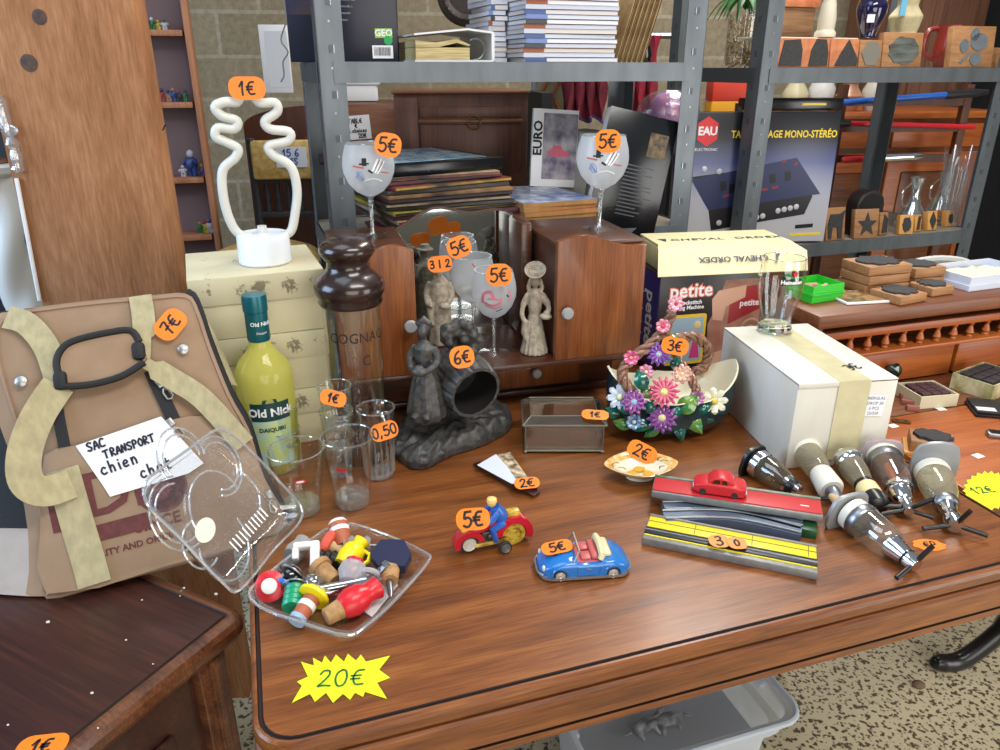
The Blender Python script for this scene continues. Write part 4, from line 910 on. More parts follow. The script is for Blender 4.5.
# ---------------------------------------------------------------- balloon goblets
PINKM = mat('pink_print', (206, 120, 140), .5); BLUEM = mat('pale_blue_print', (130, 150, 196), .5); REDM = mat('rust_print', (180, 84, 60), .5)
def goblet(px, py_base, py_top, surf, label, s_px, s_py, s_roll, deco, sk=1.0, txt='5E', sw=.046, shh=.040):
    p = base_on(px, py_base, surf); H = Yp(px, py_top, p.y).z - surf
    g = thing('balloon_goblet', label, 'glass', p, group='balloon goblets with snowy prints'); k = H / .185 * sk; kz = H / .185
    b = B(TR(s=(k, k, kz))); b.lathe([(.036, 0), (.0365, .0012), (.030, .0024), (.012, .0045), (.005, .008)], 32); b.build('foot', GLASSM, g)
    b = B(TR(s=(k, k, kz))); b.lathe([(.006, .004), (.0042, .01), (.0040, .060), (.0062, .064), (.0042, .067), (.0064, .071), (.0044, .074), (.0066, .078), (.010, .083)], 16); b.build('stem', GLASSR, g)
    bp_ = [(.0, .080), (.012, .083), (.028, .092), (.042, .108), (.0505, .128), (.0520, .142), (.0500, .160), (.0450, .178), (.0430, .185)]
    b = B(TR(s=(k, k, kz))); b.lathe_open(bp_, 40); b.build('bowl', FROST, g, 70)
    b = B(TR(s=(k, k, kz))); b.tube([(.043 * math.cos(t * PI / 20), .043 * math.sin(t * PI / 20), .185) for t in range(40)], .0011, 6, closed=True); b.build('rim', GLASSR, g)
    a0 = math.atan2(p.x, p.y)   # side facing the camera
    def prof_r(z):
        for (r1_, z1), (r2_, z2) in zip(bp_, bp_[1:]):
            if z1 <= z <= z2: return r1_ + (r2_ - r1_) * (z - z1) / (z2 - z1)
        return .043
    for mm, pts, w in deco:
        b = B(); b.ribbon(smooth_path([(x, y, 0) for x, y in pts], 4), w)
        vv = []
        for v in b.v:
            z = v.y; r = prof_r(z) + .0006; an = v.x / .05 - a0; vv.append(Vector((r * math.sin(an) * k, -r * math.cos(an) * k, z * kz)))
        b.v = vv; b.build('snowy_print', mm, g)
    sp = Yp(s_px, s_py, p.y - .048); sticker(g, sp, txt, sw, shh, roll=s_roll, hgt=.024, ink=.0036)
    return g
bird = [(INK, [(-.008, .150), (-.008, .158)], .009), (INK, [(-.017, .150), (.000, .151)], .003), (REDM, [(-.030, .146), (-.010, .143)], .003), (BLUEM, [(-.026, .124), (-.018, .136), (-.010, .126), (-.018, .118), (-.024, .130)], .0022), (BLUEM, [(-.022, .134), (-.012, .12)], .004),
        (INK, [(.000, .138), (.006, .134)], .004), (WHITE, [(.006, .136), (.018, .158)], .004), (WHITE, [(.012, .134), (.026, .158)], .003), (WHITE, [(.016, .132), (.032, .154)], .0025), (INK, [(.012, .142), (.022, .156)], .0010), (INK, [(.018, .138), (.028, .152)], .0010), (REDM, [(.024, .134), (.040, .131)], .0025), (WHITE, [(-.010, .118), (.010, .122), (.028, .116)], .0022)]
LT = TZ + .330
goblet(373, 236, 143, LT + .0005, 'frosted balloon goblet with top-hatted print on the left locker', 388, 145, R(-8), bird)
goblet(599, 229, 135, LT + .0005, 'frosted balloon goblet with top-hatted print on the right locker', 608, 141, R(0), bird)
pink = [(PINKM, [(-.026, .128), (-.022, .146), (-.008, .150), (.000, .138)], .007), (PINKM, [(-.020, .126), (-.004, .120), (.014, .126), (.016, .136)], .006), (PINKM, [(-.012, .136), (.010, .134)], .004), (REDM, [(-.022, .120), (.0, .114), (.018, .118)], .002), (INK, [(.006, .106), (.022, .112)], .002), (PINKM, [(.034, .15), (.04, .14), (.036, .128)], .004), (INK, [(.03, .142), (.034, .138)], .003)]
goblet(494, 353, 270, NF, 'frosted goblet with pink print at the front of the mirror niche', 499, 275, R(2), pink, .92)
goblet(474, 338, 256, NF, 'frosted goblet behind the pink printed one in the niche', 459, 247, R(20), [(REDM, [(-.002, .178), (.004, .172)], .003), (PINKM, [(.03, .15), (.04, .14)], .004)], .92)
# ---------------------------------------------------------------- glass casket
gp = Vector((.043, 1.155, TZ)); gw, gd, gh = .136, .098, .068
gc = thing('glass_casket', 'empty glass casket with silver edges and orange label on its lid', 'box', gp, R(0))
GREENG = thin_glass('greenish_glass', (.95, .98, .96), (.5, .62, .56), .02, 1.0, base=.20)
LEAD = mat('silver_came', (150, 150, 134), .3, .9)
z0 = .005
b = B(); b.box(.002, gw - .002, .002, gd - .002, z0, z0 + .002); b.build('mirror_base', MIRR, gc)
for n_, bx in (('front_pane', (.003, gw - .003, .001, .003)), ('back_pane', (.003, gw - .003, gd - .003, gd - .001)), ('side_pane', (.001, .003, .003, gd - .003)), ('side_pane', (gw - .003, gw - .001, .003, gd - .003))):
    b = B(); b.box(*bx, z0 + .002, gh - .012); b.build(n_, GREENG, gc)
b = B(); b.add([(-.004, -.004, gh - .012), (gw + .004, -.004, gh - .012), (gw + .004, gd + .004, gh - .012), (-.004, gd + .004, gh - .012), (.010, .010, gh), (gw - .010, .010, gh), (gw - .010, gd - .010, gh), (.010, gd - .010, gh)], [(0, 1, 5, 4), (1, 2, 6, 5), (2, 3, 7, 6), (3, 0, 4, 7), (4, 5, 6, 7)]); ld = b.build('lid', GREENG, gc, 10)
b = B()
e = .0014
for zz, o_ in ((gh - .012, .004), (gh - .0145, .002)):
    q = [(-o_, -o_, zz), (gw + o_, -o_, zz), (gw + o_, gd + o_, zz), (-o_, gd + o_, zz)]
    for i in range(4): b.tube([q[i], q[(i + 1) % 4]], e, 6)
q = [(.010, .010, gh), (gw - .010, .010, gh), (gw - .010, gd - .010, gh), (.010, gd - .010, gh)]; o4 = [(-.004, -.004), (gw + .004, -.004), (gw + .004, gd + .004), (-.004, gd + .004)]
for i in range(4): b.tube([q[i], q[(i + 1) % 4]], .0009, 6); b.tube([q[i], (*o4[i], gh - .012)], .0009, 6)
b.build('lid_came', LEAD, ld)
b = B(); q = [(.001, .001), (gw - .001, .001), (gw - .001, gd - .001), (.001, gd - .001)]
for i in range(4): b.tube([(*q[i], z0), (*q[(i + 1) % 4], z0)], e * 1.3, 6); b.tube([(*q[i], z0), (*q[i], gh - .014)], e, 6)
b.build('came', LEAD, gc)
for x, y in q: b = B(); b.ell((x, y, .0032), .0032, 10, 6); b.build('foot', LEAD, gc)
sticker(gc, Vector((.043 + gw - .016, 1.155 + .008, TZ + gh + .003)), '1E', .046, .026, (0, -.25, 1), R(-6))
# ---------------------------------------------------------------- folding fan
fa = [Zp(*q) for q in ((477, 466), (497, 455), (511, 452), (537, 491), (524, 488))]
fn = thing('folded_fan', 'folded white and brown patterned fan with orange price label', 'fan', (fa[3].x, fa[3].y, TZ))
def pz(px, py, z): p = Zp(px, py, TZ + z); return (p.x, p.y, TZ + z)
BRN = mat('dark_brown_lacquer', (60, 30, 22), .35, coat=.3); PRT = mat('cream_brown_pattern', (222, 206, 168), .5, col2=(74, 40, 26), vscale=70)
def wedge(q, z1, m, nm):
    bt = [pz(*p, .0005) for p in q]; tp = [pz(p[0], p[1] - 0, z) for p, z in zip(q, z1)]; k = len(q)
    b = B(); b.add(bt + tp, [tuple(range(k))[::-1], tuple(range(k, 2 * k))] + [(i, (i + 1) % k, k + (i + 1) % k, k + i) for i in range(k)]); b.build(nm, m, fn, 20, world=True)
wedge([(477, 465), (496, 454), (519, 480), (514, 485)], (.014, .022, .012, .010), mat('white_folds', (210, 212, 220), .5), 'white_fold')
wedge([(497, 455), (510, 452), (531, 482), (521, 484)], (.020, .012, .008, .012), PRT, 'patterned_fold')
wedge([(474, 463), (480, 461), (516, 486), (513, 488)], (.008, .008, .007, .007), BRN, 'guard_stick')
wedge([(512, 484), (531, 480), (540, 492), (534, 496)], (.011, .011, .006, .006), BRN, 'handle')
sticker(fn, Zp(527, 483, TZ + .016), '2E', .040, .024, (0, -.3, 1), R(8), hgt=.017)
# ---------------------------------------------------------------- tin motorcycle toy
pr = Zp(516, 541); pf = Zp(469, 551); dr = (pf - pr); dr.z = 0; dr.normalize(); mo = (pr + pf) / 2; mo.z = TZ + .0005
mt = thing('tin_motorcycle', 'small red and yellow tin motorcycle toy with blue rider', 'toy', M=frame(mo, (0, 0, 1), dr) @ Matrix.Scale(1.08, 4))
TRED = mat('red_tinplate', (196, 26, 44), .25, coat=.5); TYEL = mat('yellow_tinplate', (222, 196, 70), .3, coat=.4, col2=(160, 120, 40), vscale=90); TBLU = mat('blue_tinplate', (36, 92, 176), .3, coat=.4); TBLK = mat('black_rubber_tyre', (40, 38, 36), .6); TWHT = mat('tin_white', (214, 210, 196), .35)
def wheel(par, x, y, z, r, w, hub, nm='wheel'):
    M = TR((x, y, z), rx=R(-90)); b = B(M); b.lathe([(r * .7, -w / 2), (r * .95, -w / 2), (r, -w * .2), (r, w * .2), (r * .95, w / 2), (r * .7, w / 2)], 24); o = b.build(nm, TBLK, par)
    b = B(M); b.lathe([(0, w * .56), (r * .3, w * .66), (r * .32, w * .58), (r * .55, w * .62), (r * .58, w * .54), (r * .72, w * .62), (r * .74, w * .5)], 24); b.lathe([(r * .74, -w * .5), (0, -w * .56)], 24); b.build('hub', hub, o); return o
def arc_plate(par, x, z, r0, r1, a0, a1, y0, y1, m, nm):
    out = [(x + r1 * math.cos(R(a)), z + r1 * math.sin(R(a))) for a in range(a0, a1 + 1, 10)] + [(x + r0 * math.cos(R(a)), z + r0 * math.sin(R(a))) for a in range(a1, a0 - 1, -10)]
    b = B(TR(rx=R(90))); b.prism(out, -y1, -y0, bev=.001); return b.build(nm, m, par)
wheel(mt, .033, 0, .0125, .0125, .010, TWHT); wheel(mt, -.027, 0, .0160, .016, .010, TYEL); wheel(mt, -.010, .020, .0085, .0085, .006, mat('grey_hub', (120, 118, 112), .4, .5), 'side_wheel')
arc_plate(mt, .033, .0125, .0125, .020, -10, 170, -.008, .008, TRED, 'front_mudguard'); arc_plate(mt, -.027, .016, .0165, .026, 0, 200, -.009, .009, TRED, 'rear_mudguard')
arc_plate(mt, -.027, .016, .010, .0155, 0, 350, .0065, .0075, TYEL, 'spiral_disc')
b = B(); b.box(-.018, .026, -.007, .007, .006, .012, .002); b.build('footboard', TYEL, mt)
b = B(); b.box(-.006, .016, -.005, .005, .012, .026, .002); b.ell((.004, .005, .018), (.007, .003, .006)); b.build('engine', mat('grey_tin_engine', (90, 92, 88), .4, .6, var=.5, vscale=200), mt)
b = B(); b.tube([(-.012, 0, .032), (.004, 0, .036), (.022, 0, .031), (.034, 0, .024)], [.006, .0085, .008, .004], 12); b.build('fuel_tank', TRED, mt)
b = B(); b.tube([(.024, -.015, .044), (.024, 0, .040), (.024, .015, .044)], .0018, 6); b.tube([(.024, 0, .040), (.033, 0, .014)], .002, 6); b.build('handlebar', TWHT, mt)
b = B(); b.ell((.038, 0, .033), (.005, .005, .005)); b.build('headlamp', TYEL, mt)
rd = B(); rd.tube([(-.012, 0, .036), (-.008, 0, .048), (-.003, 0, .058)], [.009, .0105, .007], 12)
for sy in (-1, 1): rd.tube([(-.004, sy * .009, .054), (.008, sy * .014, .046), (.023, sy * .013, .044)], [.0045, .004, .003], 8); rd.tube([(-.012, sy * .006, .036), (.004, sy * .012, .032), (-.001, sy * .011, .014)], [.006, .005, .0035], 8)
rd.build('rider', TBLU, mt)
b = B(); b.ell((.001, 0, .066), (.006, .0055, .007)); b.lathe([(.0068, .067), (.0062, .071), (0, .074)], 14, TR((.001, 0, 0))); b.build('rider_head', mat('rider_face_yellow', (226, 190, 110), .4), mt)
b = B(); b.box(-.036, -.018, -.005, .005, .040, .050, .003); b.build('pillion_box', TYEL, mt)
sticker(mt, Zp(473, 519, TZ + .066), '5E', .045, .029, roll=R(4), hgt=.020, ink=.0034)
# ---------------------------------------------------------------- blue tin convertible
def car_shell(b, st, n=20):
    """st: (x, halfwidth, sill z, belt z, crown z)"""
    rows = []
    for x, w, z0, z1, z2 in st:
        row = []
        for k in range(n):
            t = k / (n - 1); a = PI * t
            if t < .18: u = t / .18; y, z = w, z0 + (z1 - z0) * u
            elif t > .82: u = (1 - t) / .18; y, z = -w, z0 + (z1 - z0) * u
            else:
                aa = PI * (t - .18) / .64; y = w * (abs(math.cos(aa)) ** .75) * (1 if math.cos(aa) >= 0 else -1); z = z1 + (z2 - z1) * (math.sin(aa) ** .8)
            row.append((x, y, z))
        rows.append(row)
    b.grid(rows); b.add(rows[0], [list(range(n))]); b.add(rows[-1], [list(range(n))[::-1]])
    b.add([r[0] for r in rows] + [r[-1] for r in rows], [(i, i + 1, len(rows) + i + 1, len(rows) + i) for i in range(len(rows) - 1)])
CBLU = mat('blue_tin_paint', (30, 112, 186), .22, coat=.6)
cl = Zp(541, 583); cr = Zp(631, 577); cd = (cl - cr); cd.z = 0; Lc = cd.length * 1.0; cd.normalize(); cc = (cl + cr) / 2; cc.z = TZ + .0005
cn = Vector((0, 0, 1)).cross(cd); Wc = .029
cc = cc - cn * (Wc * .95)   # the near sill lies on the picked line
car = thing('blue_tin_convertible', 'blue tin toy convertible with pink seats and orange label on its bonnet', 'toy car', M=frame(cc, (0, 0, 1), cd))
k = Lc / .125
b = B(TR(s=(k, 1, 1)))
car_shell(b, [(-.0625, .016, .008, .011, .013), (-.060, .022, .006, .013, .017), (-.050, .0265, .005, .017, .024), (-.038, .0285, .005, .020, .029), (-.024, .0285, .005, .021, .0305), (-.018, .0285, .005, .021, .023), (.010, .0285, .005, .021, .023), (.016, .0285, .005, .021, .0300), (.030, .0285, .005, .021, .0285), (.044, .0275, .005, .019, .0245), (.054, .024, .005, .016, .0195), (.060, .018, .006, .012, .015), (.0625, .012, .008, .010, .012)]); b.build('body', CBLU, car, 50)
b = B(TR(s=(k, 1, 1))); b.prism([(x, y) for x, y in rrect(.127, .060, .018)], .0025, .0065); b.build('chrome_sill', TIN, car)
b = B(TR(s=(k, 1, 1))); b.box(-.020, .013, -.021, .021, .021, .0242, .002); b.box(-.020, -.008, -.020, .020, .024, .031, .003); b.box(-.008, .006, .002, .019, .024, .028, .002); b.box(-.008, .006, -.019, -.002, .024, .028, .002); b.build('seats', mat('pink_tin_interior', (190, 92, 88), .4), car)
b = B(TR(s=(k, 1, 1))); b.tube([(-.020, .022, .027), (-.022, .021, .033), (-.023, 0, .036), (-.022, -.021, .033), (-.020, -.022, .027)], [.004, .005, .0055, .005, .004], 8); b.box(-.036, -.022, -.020, .020, .028, .0335, .004); b.build('folded_hood', mat('cream_tin_hood', (214, 204, 160), .4), car)
b = B(TR(s=(k, 1, 1))); b.tube([(.018, .024, .024), (.010, .021, .041), (.010, -.021, .041), (.018, -.024, .024)], .0014, 6); b.tube([(.014, 0, .029), (.010, 0, .041)], .001, 6); b.build('windscreen_frame', TIN, car)
b = B(TR(s=(k, 1, 1))); b.add([(.0178, .023, .025), (.010, .020, .0405), (.010, -.020, .0405), (.0178, -.023, .025)], [(0, 1, 2, 3)]); b.build('windscreen', GLASSM, car)
for x in (-.037, .036):
    for sy in (-1, 1):
        wheel(car, x * k, sy * .0262, .0085, .0088, .006 if sy > 0 else -.006, mat('tin_hubcap', (206, 206, 200), .25, .6))
        b = B(TR((x * k, sy * .0282, .0095), rx=R(-90 * sy))); b.tube([(.0105 * math.cos(R(a)), -.0105 * math.sin(R(a)), 0) for a in range(-10, 191, 15)], .0013, 6); b.build('wheel_arch', CBLU, car)
for sy in (-1, 1): b = B(TR((.0575 * k, sy * .0185, .0155))); b.ell((0, 0, 0), (.0022, .0035, .0045)); b.build('headlamp', TWHT, car)
b = B(TR(s=(k, 1, 1))); b.tube(smooth_path([(.058, .023, .0075), (.0645, .014, .0075), (.0655, 0, .0075), (.0645, -.014, .0075), (.058, -.023, .0075)], 4), .0017, 8); b.build('front_bumper', TIN, car)
b = B(TR(s=(k, 1, 1))); b.tube(smooth_path([(-.058, .023, .0075), (-.0645, .014, .0075), (-.0655, 0, .0075), (-.0645, -.014, .0075), (-.058, -.023, .0075)], 4), .0017, 8); b.build('rear_bumper', TIN, car)
b = B(TR(s=(k, 1, 1))); b.box(-.006, .001, .0285, .0294, .0165, .018); b.build('door_handle', TIN, car)
b = B(TR(s=(k, 1, 1)))
b.ribbon([(.013, .021), (.0125, .007), (-.017, .007), (-.019, .020)], .0006, TR((0, .0287, 0), rx=R(90))); b.build('door_outline', mat('dark_blue_line', (16, 50, 96), .4), car)
sticker(car, Zp(557, 547, TZ + .032), '5E', .042, .024, (-.1, -.15, 1), R(10), hgt=.016)
# ---------------------------------------------------------------- majolica flower basket
def outer_rim(t):
    a = 2 * PI * t; x = .118 * math.cos(a); y = .076 * math.sin(a)
    z = .078 + .046 * abs(math.cos(a)) ** 1.8 - .012 * abs(math.sin(2 * a))
    return x, y, z
bk0 = Zp(667, 425); bk0.z = TZ + .0005
bk = thing('majolica_basket', 'dark teal ceramic basket with modelled flowers and braided handle', 'basket', bk0, R(8))
TEALG = mat('dark_teal_glaze', (16, 40, 48), .12, col2=(20, 66, 70), vscale=26, coat=.6); CREAMG = mat('cream_glaze', (226, 218, 190), .2, coat=.4)
NB = 48
def ring(f, zf, zo=0):
    o_ = []
    for k in range(NB):
        x, y, z = outer_rim(k / NB); o_.append((x * f, y * (f * .92 + .08 * f), max(.0, z * zf + zo)))
    return o_
b = B(); rr = [ring(.56, 0), ring(.62, 0, .004), ring(.86, .10, .004), ring(.99, .32, .004), ring(1.02, .62, .003), ring(1.01, .9), ring(1.035, 1.0)]
b.grid(rr, closed=True); b.add(rr[0], [list(range(NB))[::-1]]); b.build('bowl', TEALG, bk, 60)
b = B(); rr = [ring(1.035, 1.0), ring(1.01, 1.02), ring(.97, .93), ring(.84, .55, .004), ring(.55, .22, .006), ring(.02, .2, .006)]; b.grid(rr, closed=True); b.build('lining', CREAMG, bk, 60)
BRD = mat('brown_braided_glaze', (112, 74, 56), .3, coat=.4, col2=(150, 108, 84), vscale=90)
def braid(pts, r):
    P = smooth_path(pts, 10); 
    b = B()
    for ph in range(3):
        q = []
        for i, p in enumerate(P):
            t = (P[min(i + 1, len(P) - 1)] - P[max(i - 1, 0)]).normalized(); u = t.orthogonal().normalized() if False else (Vector((0, 1, 0)) - t * t.y).normalized(); w = t.cross(u); an = i * .45 + ph * 2 * PI / 3
            q.append(p + u * (r * .7 * math.cos(an)) + w * (r * .7 * math.sin(an)))
        b.tube(q, r * .62, 7)
    return b.build('braided_handle', BRD, bk, 60)
inv = MW(bk).inverted()
def bl(px, py, dy): return inv @ Yp(px, py, bk0.y + dy)
braid([bl(632, 392, -.060), bl(622, 376, -.050), bl(630, 360, -.035), bl(650, 345, -.02), bl(664, 330, 0), bl(672, 312, .005)], .008)
braid([bl(664, 331, 0), bl(672, 345, 0), bl(680, 362, -.02), bl(690, 376, -.04), bl(697, 392, -.060)], .007)
braid([bl(665, 342, 0), bl(680, 338, .02), bl(697, 338, .035), bl(708, 350, .05), bl(705, 365, .055), bl(695, 372, .05)], .008)
def petals(px, py, dy, r, n, col, col2, cen, nm, lay=2, wid=.34, nrm=None):
    c = bl(px, py, dy); wn = (inv.to_3x3() @ (nrm or (CAM - Yp(px, py, bk0.y + dy)).normalized())).normalized(); M = frame(c, wn, (1, 0, 0))
    pm_ = mat('petal_' + nm, col, .15, coat=.5, col2=col2, vscale=120); cmn = mat('centre_' + nm, cen, .2, coat=.4)
    f = thing if False else None
    b = B(M); pm2 = mat('petal_light_' + nm, col2, .15, coat=.5)
    for l in range(lay):
        b.mi = l
        rl = r * (1 - .25 * l)
        for k in range(n):
            a = 2 * PI * (k + .5 * l) / n; w = rl * wid * 6 / n * 1.5
            mid = []
            for u, ww, zz in ((.15, .45, .002), (.5, 1, .006), (.85, .9, .007), (1.0, .25, .004)): mid.append((u * rl, ww * w / 2, zz + .003 * l))
            vs = []
            for u, hw, zz in mid:
                for s_ in (-1, 0, 1): x, y = u, s_ * hw; vs.append((x * math.cos(a) - y * math.sin(a), x * math.sin(a) + y * math.cos(a), zz + (.0015 if s_ == 0 else 0)))
            vs += [(v[0], v[1], v[2] - .002) for v in vs]
            fs = []
            for i in range(3):
                for j in range(2): fs.append((i * 3 + j, (i + 1) * 3 + j, (i + 1) * 3 + j + 1, i * 3 + j + 1)); fs.append((12 + i * 3 + j, 12 + i * 3 + j + 1, 12 + (i + 1) * 3 + j + 1, 12 + (i + 1) * 3 + j))
            b.add(vs, fs)
    o = b.build('flower', [pm_, pm2], bk, 50)
    b = B(M); b.ell((0, 0, .006), (r * .26, r * .26, r * .2)); b.build('flower_centre', cmn, o)
    return o
petals(620, 397, -.055, .024, 8, (170, 186, 206), (196, 206, 216), (226, 220, 180), 'pale_blue', 1, .42)
petals(634, 402, -.072, .024, 10, (104, 44, 112), (150, 84, 150), (140, 176, 196), 'purple')
petals(664, 392, -.076, .028, 14, (200, 60, 104), (226, 120, 140), (216, 206, 130), 'rose')
petals(662, 418, -.080, .028, 12, (92, 40, 104), (132, 74, 140), (206, 196, 140), 'violet')
petals(714, 401, -.055, .024, 8, (232, 226, 204), (224, 214, 176), (216, 196, 60), 'cream', 1, .44)
petals(659, 354, -.03, .022, 11, (112, 66, 150), (150, 100, 180), (196, 206, 210), 'lilac')
petals(631, 358, -.04, .014, 7, (190, 66, 112), (214, 110, 140), (214, 120, 120), 'magenta', 1, .5)
petals(682, 374, -.045, .018, 8, (216, 140, 140), (226, 180, 150), (226, 200, 150), 'salmon', 2, .45)
petals(676, 304, -.01, .015, 7, (222, 120, 140), (236, 170, 180), (170, 40, 60), 'pink', 2, .45)
petals(663, 326, -.01, .013, 7, (216, 96, 124), (236, 160, 170), (206, 60, 80), 'coral', 1, .5)
LEAFG = mat('green_leaf_glaze', (30, 124, 72), .15, coat=.6, col2=(132, 160, 60), vscale=50); LEAFT = mat('teal_leaf_glaze', (24, 112, 92), .15, coat=.6, col2=(20, 70, 60), vscale=50)
def leaf(px, py, dy, l, w, ang, m, nm='leaf'):
    c = bl(px, py, dy); wn = (inv.to_3x3() @ (CAM - Yp(px, py, bk0.y + dy)).normalized()).normalized(); M = frame(c, wn, (1, 0, 0)) @ Matrix.Rotation(R(ang), 4, 'Z'); b = B(M); up_ = []; dn = []
    rows = []
    for i in range(9):
        t = i / 8; hw = w / 2 * math.sin(PI * t ** .8) + .0003; rows.append([(t * l - l / 2, s_ * hw, .006 * math.sin(PI * t) - .004 * abs(s_) + (.0008 if abs(s_) < .1 else 0)) for s_ in (-1, -.5, 0, .5, 1)])
    b.grid(rows); b.grid([[(x, y, z - .0025) for x, y, z in r] for r in rows][::-1]); b.build(nm, m, bk, 60)
leaf(641, 380, -.066, .040, .026, 105, LEAFT); leaf(688, 404, -.074, .046, .032, 40, LEAFG); leaf(695, 424, -.070, .044, .026, -60, LEAFG); leaf(640, 425, -.074, .050, .024, -10, LEAFT); leaf(676, 363, -.035, .026, .02, 70, LEAFT); leaf(628, 408, -.074, .03, .02, 30, LEAFT); leaf(672, 338, -.01, .02, .014, 20, LEAFG)
for q_ in ((612, 412, -.05, .034, .02, 150, LEAFT), (622, 424, -.064, .036, .02, 160, LEAFG), (650, 406, -.075, .03, .02, 60, LEAFT), (702, 408, -.066, .036, .024, 10, LEAFT), (680, 432, -.072, .036, .02, -80, LEAFT), (652, 432, -.074, .034, .018, -150, LEAFG), (706, 418, -.056, .034, .022, -30, LEAFT), (646, 392, -.066, .03, .02, 130, LEAFG), (676, 412, -.08, .03, .02, 20, LEAFT)): leaf(*q_)
petals(634, 422, -.070, .015, 8, (70, 110, 160), (150, 180, 206), (200, 206, 210), 'small_blue', 1, .5); petals(697, 398, -.062, .014, 8, (150, 80, 130), (196, 140, 180), (220, 206, 140), 'small_mauve', 1, .5); petals(646, 372, -.05, .014, 8, (190, 90, 130), (226, 160, 180), (226, 206, 150), 'small_rose', 1, .5)
sticker(bk, Yp(675, 346, bk0.y - .055), '3E', .046, .030, roll=R(-10), hgt=.018)
# ---------------------------------------------------------------- small footed dish
dp = Zp(640, 477); dp.z = TZ + .0005
ds = thing('painted_dish', 'small lozenge shaped footed dish painted with yellow leaves', 'dish', dp, R(5))
def loz(f, z, pw=1.3):
    o_ = []
    for k in range(40):
        a = 2 * PI * k / 40; c, s_ = math.cos(a), math.sin(a); o_.append((.060 * f * math.copysign(abs(c) ** pw, c), .044 * f * math.copysign(abs(s_) ** pw, s_), z))
    return o_
DISH = mat('cream_faience', (224, 214, 186), .2, coat=.5); DRIM = mat('amber_rim_glaze', (206, 142, 50), .2, coat=.5, col2=(226, 200, 140), vscale=120)
b = B(); rr = [loz(.38, 0, 1.05), loz(.36, .006, 1.05), loz(.6, .010, 1.2), loz(1.0, .024), loz(1.02, .0255)]; b.grid(rr, closed=True); b.add(rr[0], [list(range(40))[::-1]])
b.mi = 1; b.grid([loz(1.02, .0255), loz(.98, .0262), loz(.74, .0185, 1.25)], closed=True); b.mi = 0; b.grid([loz(.74, .0185, 1.25), loz(.5, .0125, 1.2), loz(.02, .0115)], closed=True); b.build('dish_body', [DISH, DRIM], ds, 60)
b = B()
for x, y, a in ((-.012, -.010, 60), (.006, -.012, 110), (-.002, .0, 20)):
    M = TR((x * 1.5, y * 1.3, .0150), rz=R(a), s=(1.5, 1.5, 1)); b.prism([(.008 * math.sin(PI * t) * 0 + .016 * (t - .5), .0055 * math.sin(PI * t)) for t in [i / 8 for i in range(9)]] + [(.016 * (t - .5), -.0055 * math.sin(PI * t)) for t in [i / 8 for i in range(7, 0, -1)]], -.004, 0, M)
b.build('leaf_painting', mat('amber_leaf_paint', (206, 160, 50), .3, coat=.3), ds)
b = B()
for x, y, a in ((-.042, .004, 20), (-.034, -.012, -30), (.040, .006, 10), (.034, .014, 60), (.030, -.014, 40), (.018, .024, 20)): b.ribbon([(-.006, 0), (0, .003), (.006, -.001)], .0022, TR((x, y, .0245), rz=R(a)))
b.build('brush_marks', mat('dark_brown_paint', (70, 44, 26), .4), ds)
sticker(ds, Zp(642, 452, TZ + .03), '2E', .050, .030, roll=R(-28), hgt=.02)
# ---------------------------------------------------------------- slot track pieces
def track(name, label, q, z0, h, main, parts):
    """q: px corners of the top face (left back, right back, right front, left front)"""
    P = [Zp(x, y, z0 + h) for x, y in q]; o = (P[0] + P[3]) / 2; ex = ((P[1] + P[2]) / 2 - o); L_ = ex.length; ex.normalize(); W_ = ((P[3] - P[0]).length + (P[2] - P[1]).length) / 2
    t = thing(name, label, 'toy track', group='slot track pieces', M=frame((o.x, o.y, z0), (0, 0, 1), ex)); return t, L_, W_
GTIN = mat('grey_galvanised_tin', (140, 140, 136), .5, .5, var=.2, vscale=90); TYL = mat('yellow_roadway', (222, 202, 24), .4); TRD = mat('red_roadway', (188, 40, 44), .45); TBL = mat('black_rail', (34, 36, 38), .4); TBLGY = mat('blue_grey_track', (92, 104, 122), .4, .4)
t, L_, W_ = track('yellow_track', 'yellow tin road track with black rail and two price stickers', ((648, 511), (818, 549), (817, 568), (645, 540)), TZ + .0005, .014, None, None)
b = B(); b.box(0, L_, -W_ / 2, W_ / 2, 0, .012, .001); b.build('track_bed', GTIN, t)
b = B(); b.box(.001, L_ - .001, -W_ * .02, W_ / 2 - .004, .012, .0138, .0005); rd_ = b.build('roadway', TYL, t)
b = B(); b.box(.001, L_ - .001, -W_ / 2 + .008, -W_ / 2 + .010, .012, .0135); b.build('edge_line', TYL, t)
b = B(); b.box(0, L_, -W_ * .30, -W_ * .04, .012, .0142, .0005); rl = b.build('rail', TBL, t)
b = B(); b.tube([(0, -W_ * .17, .0145), (L_, -W_ * .17, .0145)], .0016, 8); b.build('conductor', STEEL, rl)
b = B()
for x in (.29, .63, .95): b.box(L_ * x, L_ * x + .0008, 0, W_ / 2 - .004, .0138, .0141)
b.box(.001, L_ - .001, W_ * .22, W_ * .24, .0138, .0141); b.build('joint_line', mat('dark_joint', (60, 56, 30), .5), rd_)
b = B(); b.box(0, L_, W_ / 2 - .004, W_ / 2, .012, .016, .001); b.build('back_flange', GTIN, t)
sticker(t, Zp(719, 541, TZ + .020), '3', .028, .026, (0, -.1, 1), R(0), hgt=.018); sticker(t, Zp(737, 543, TZ + .0205), '0', .026, .024, (0, -.1, 1), R(0), hgt=.012, label='plain orange price sticker on the rail')
z1 = TZ + .0005
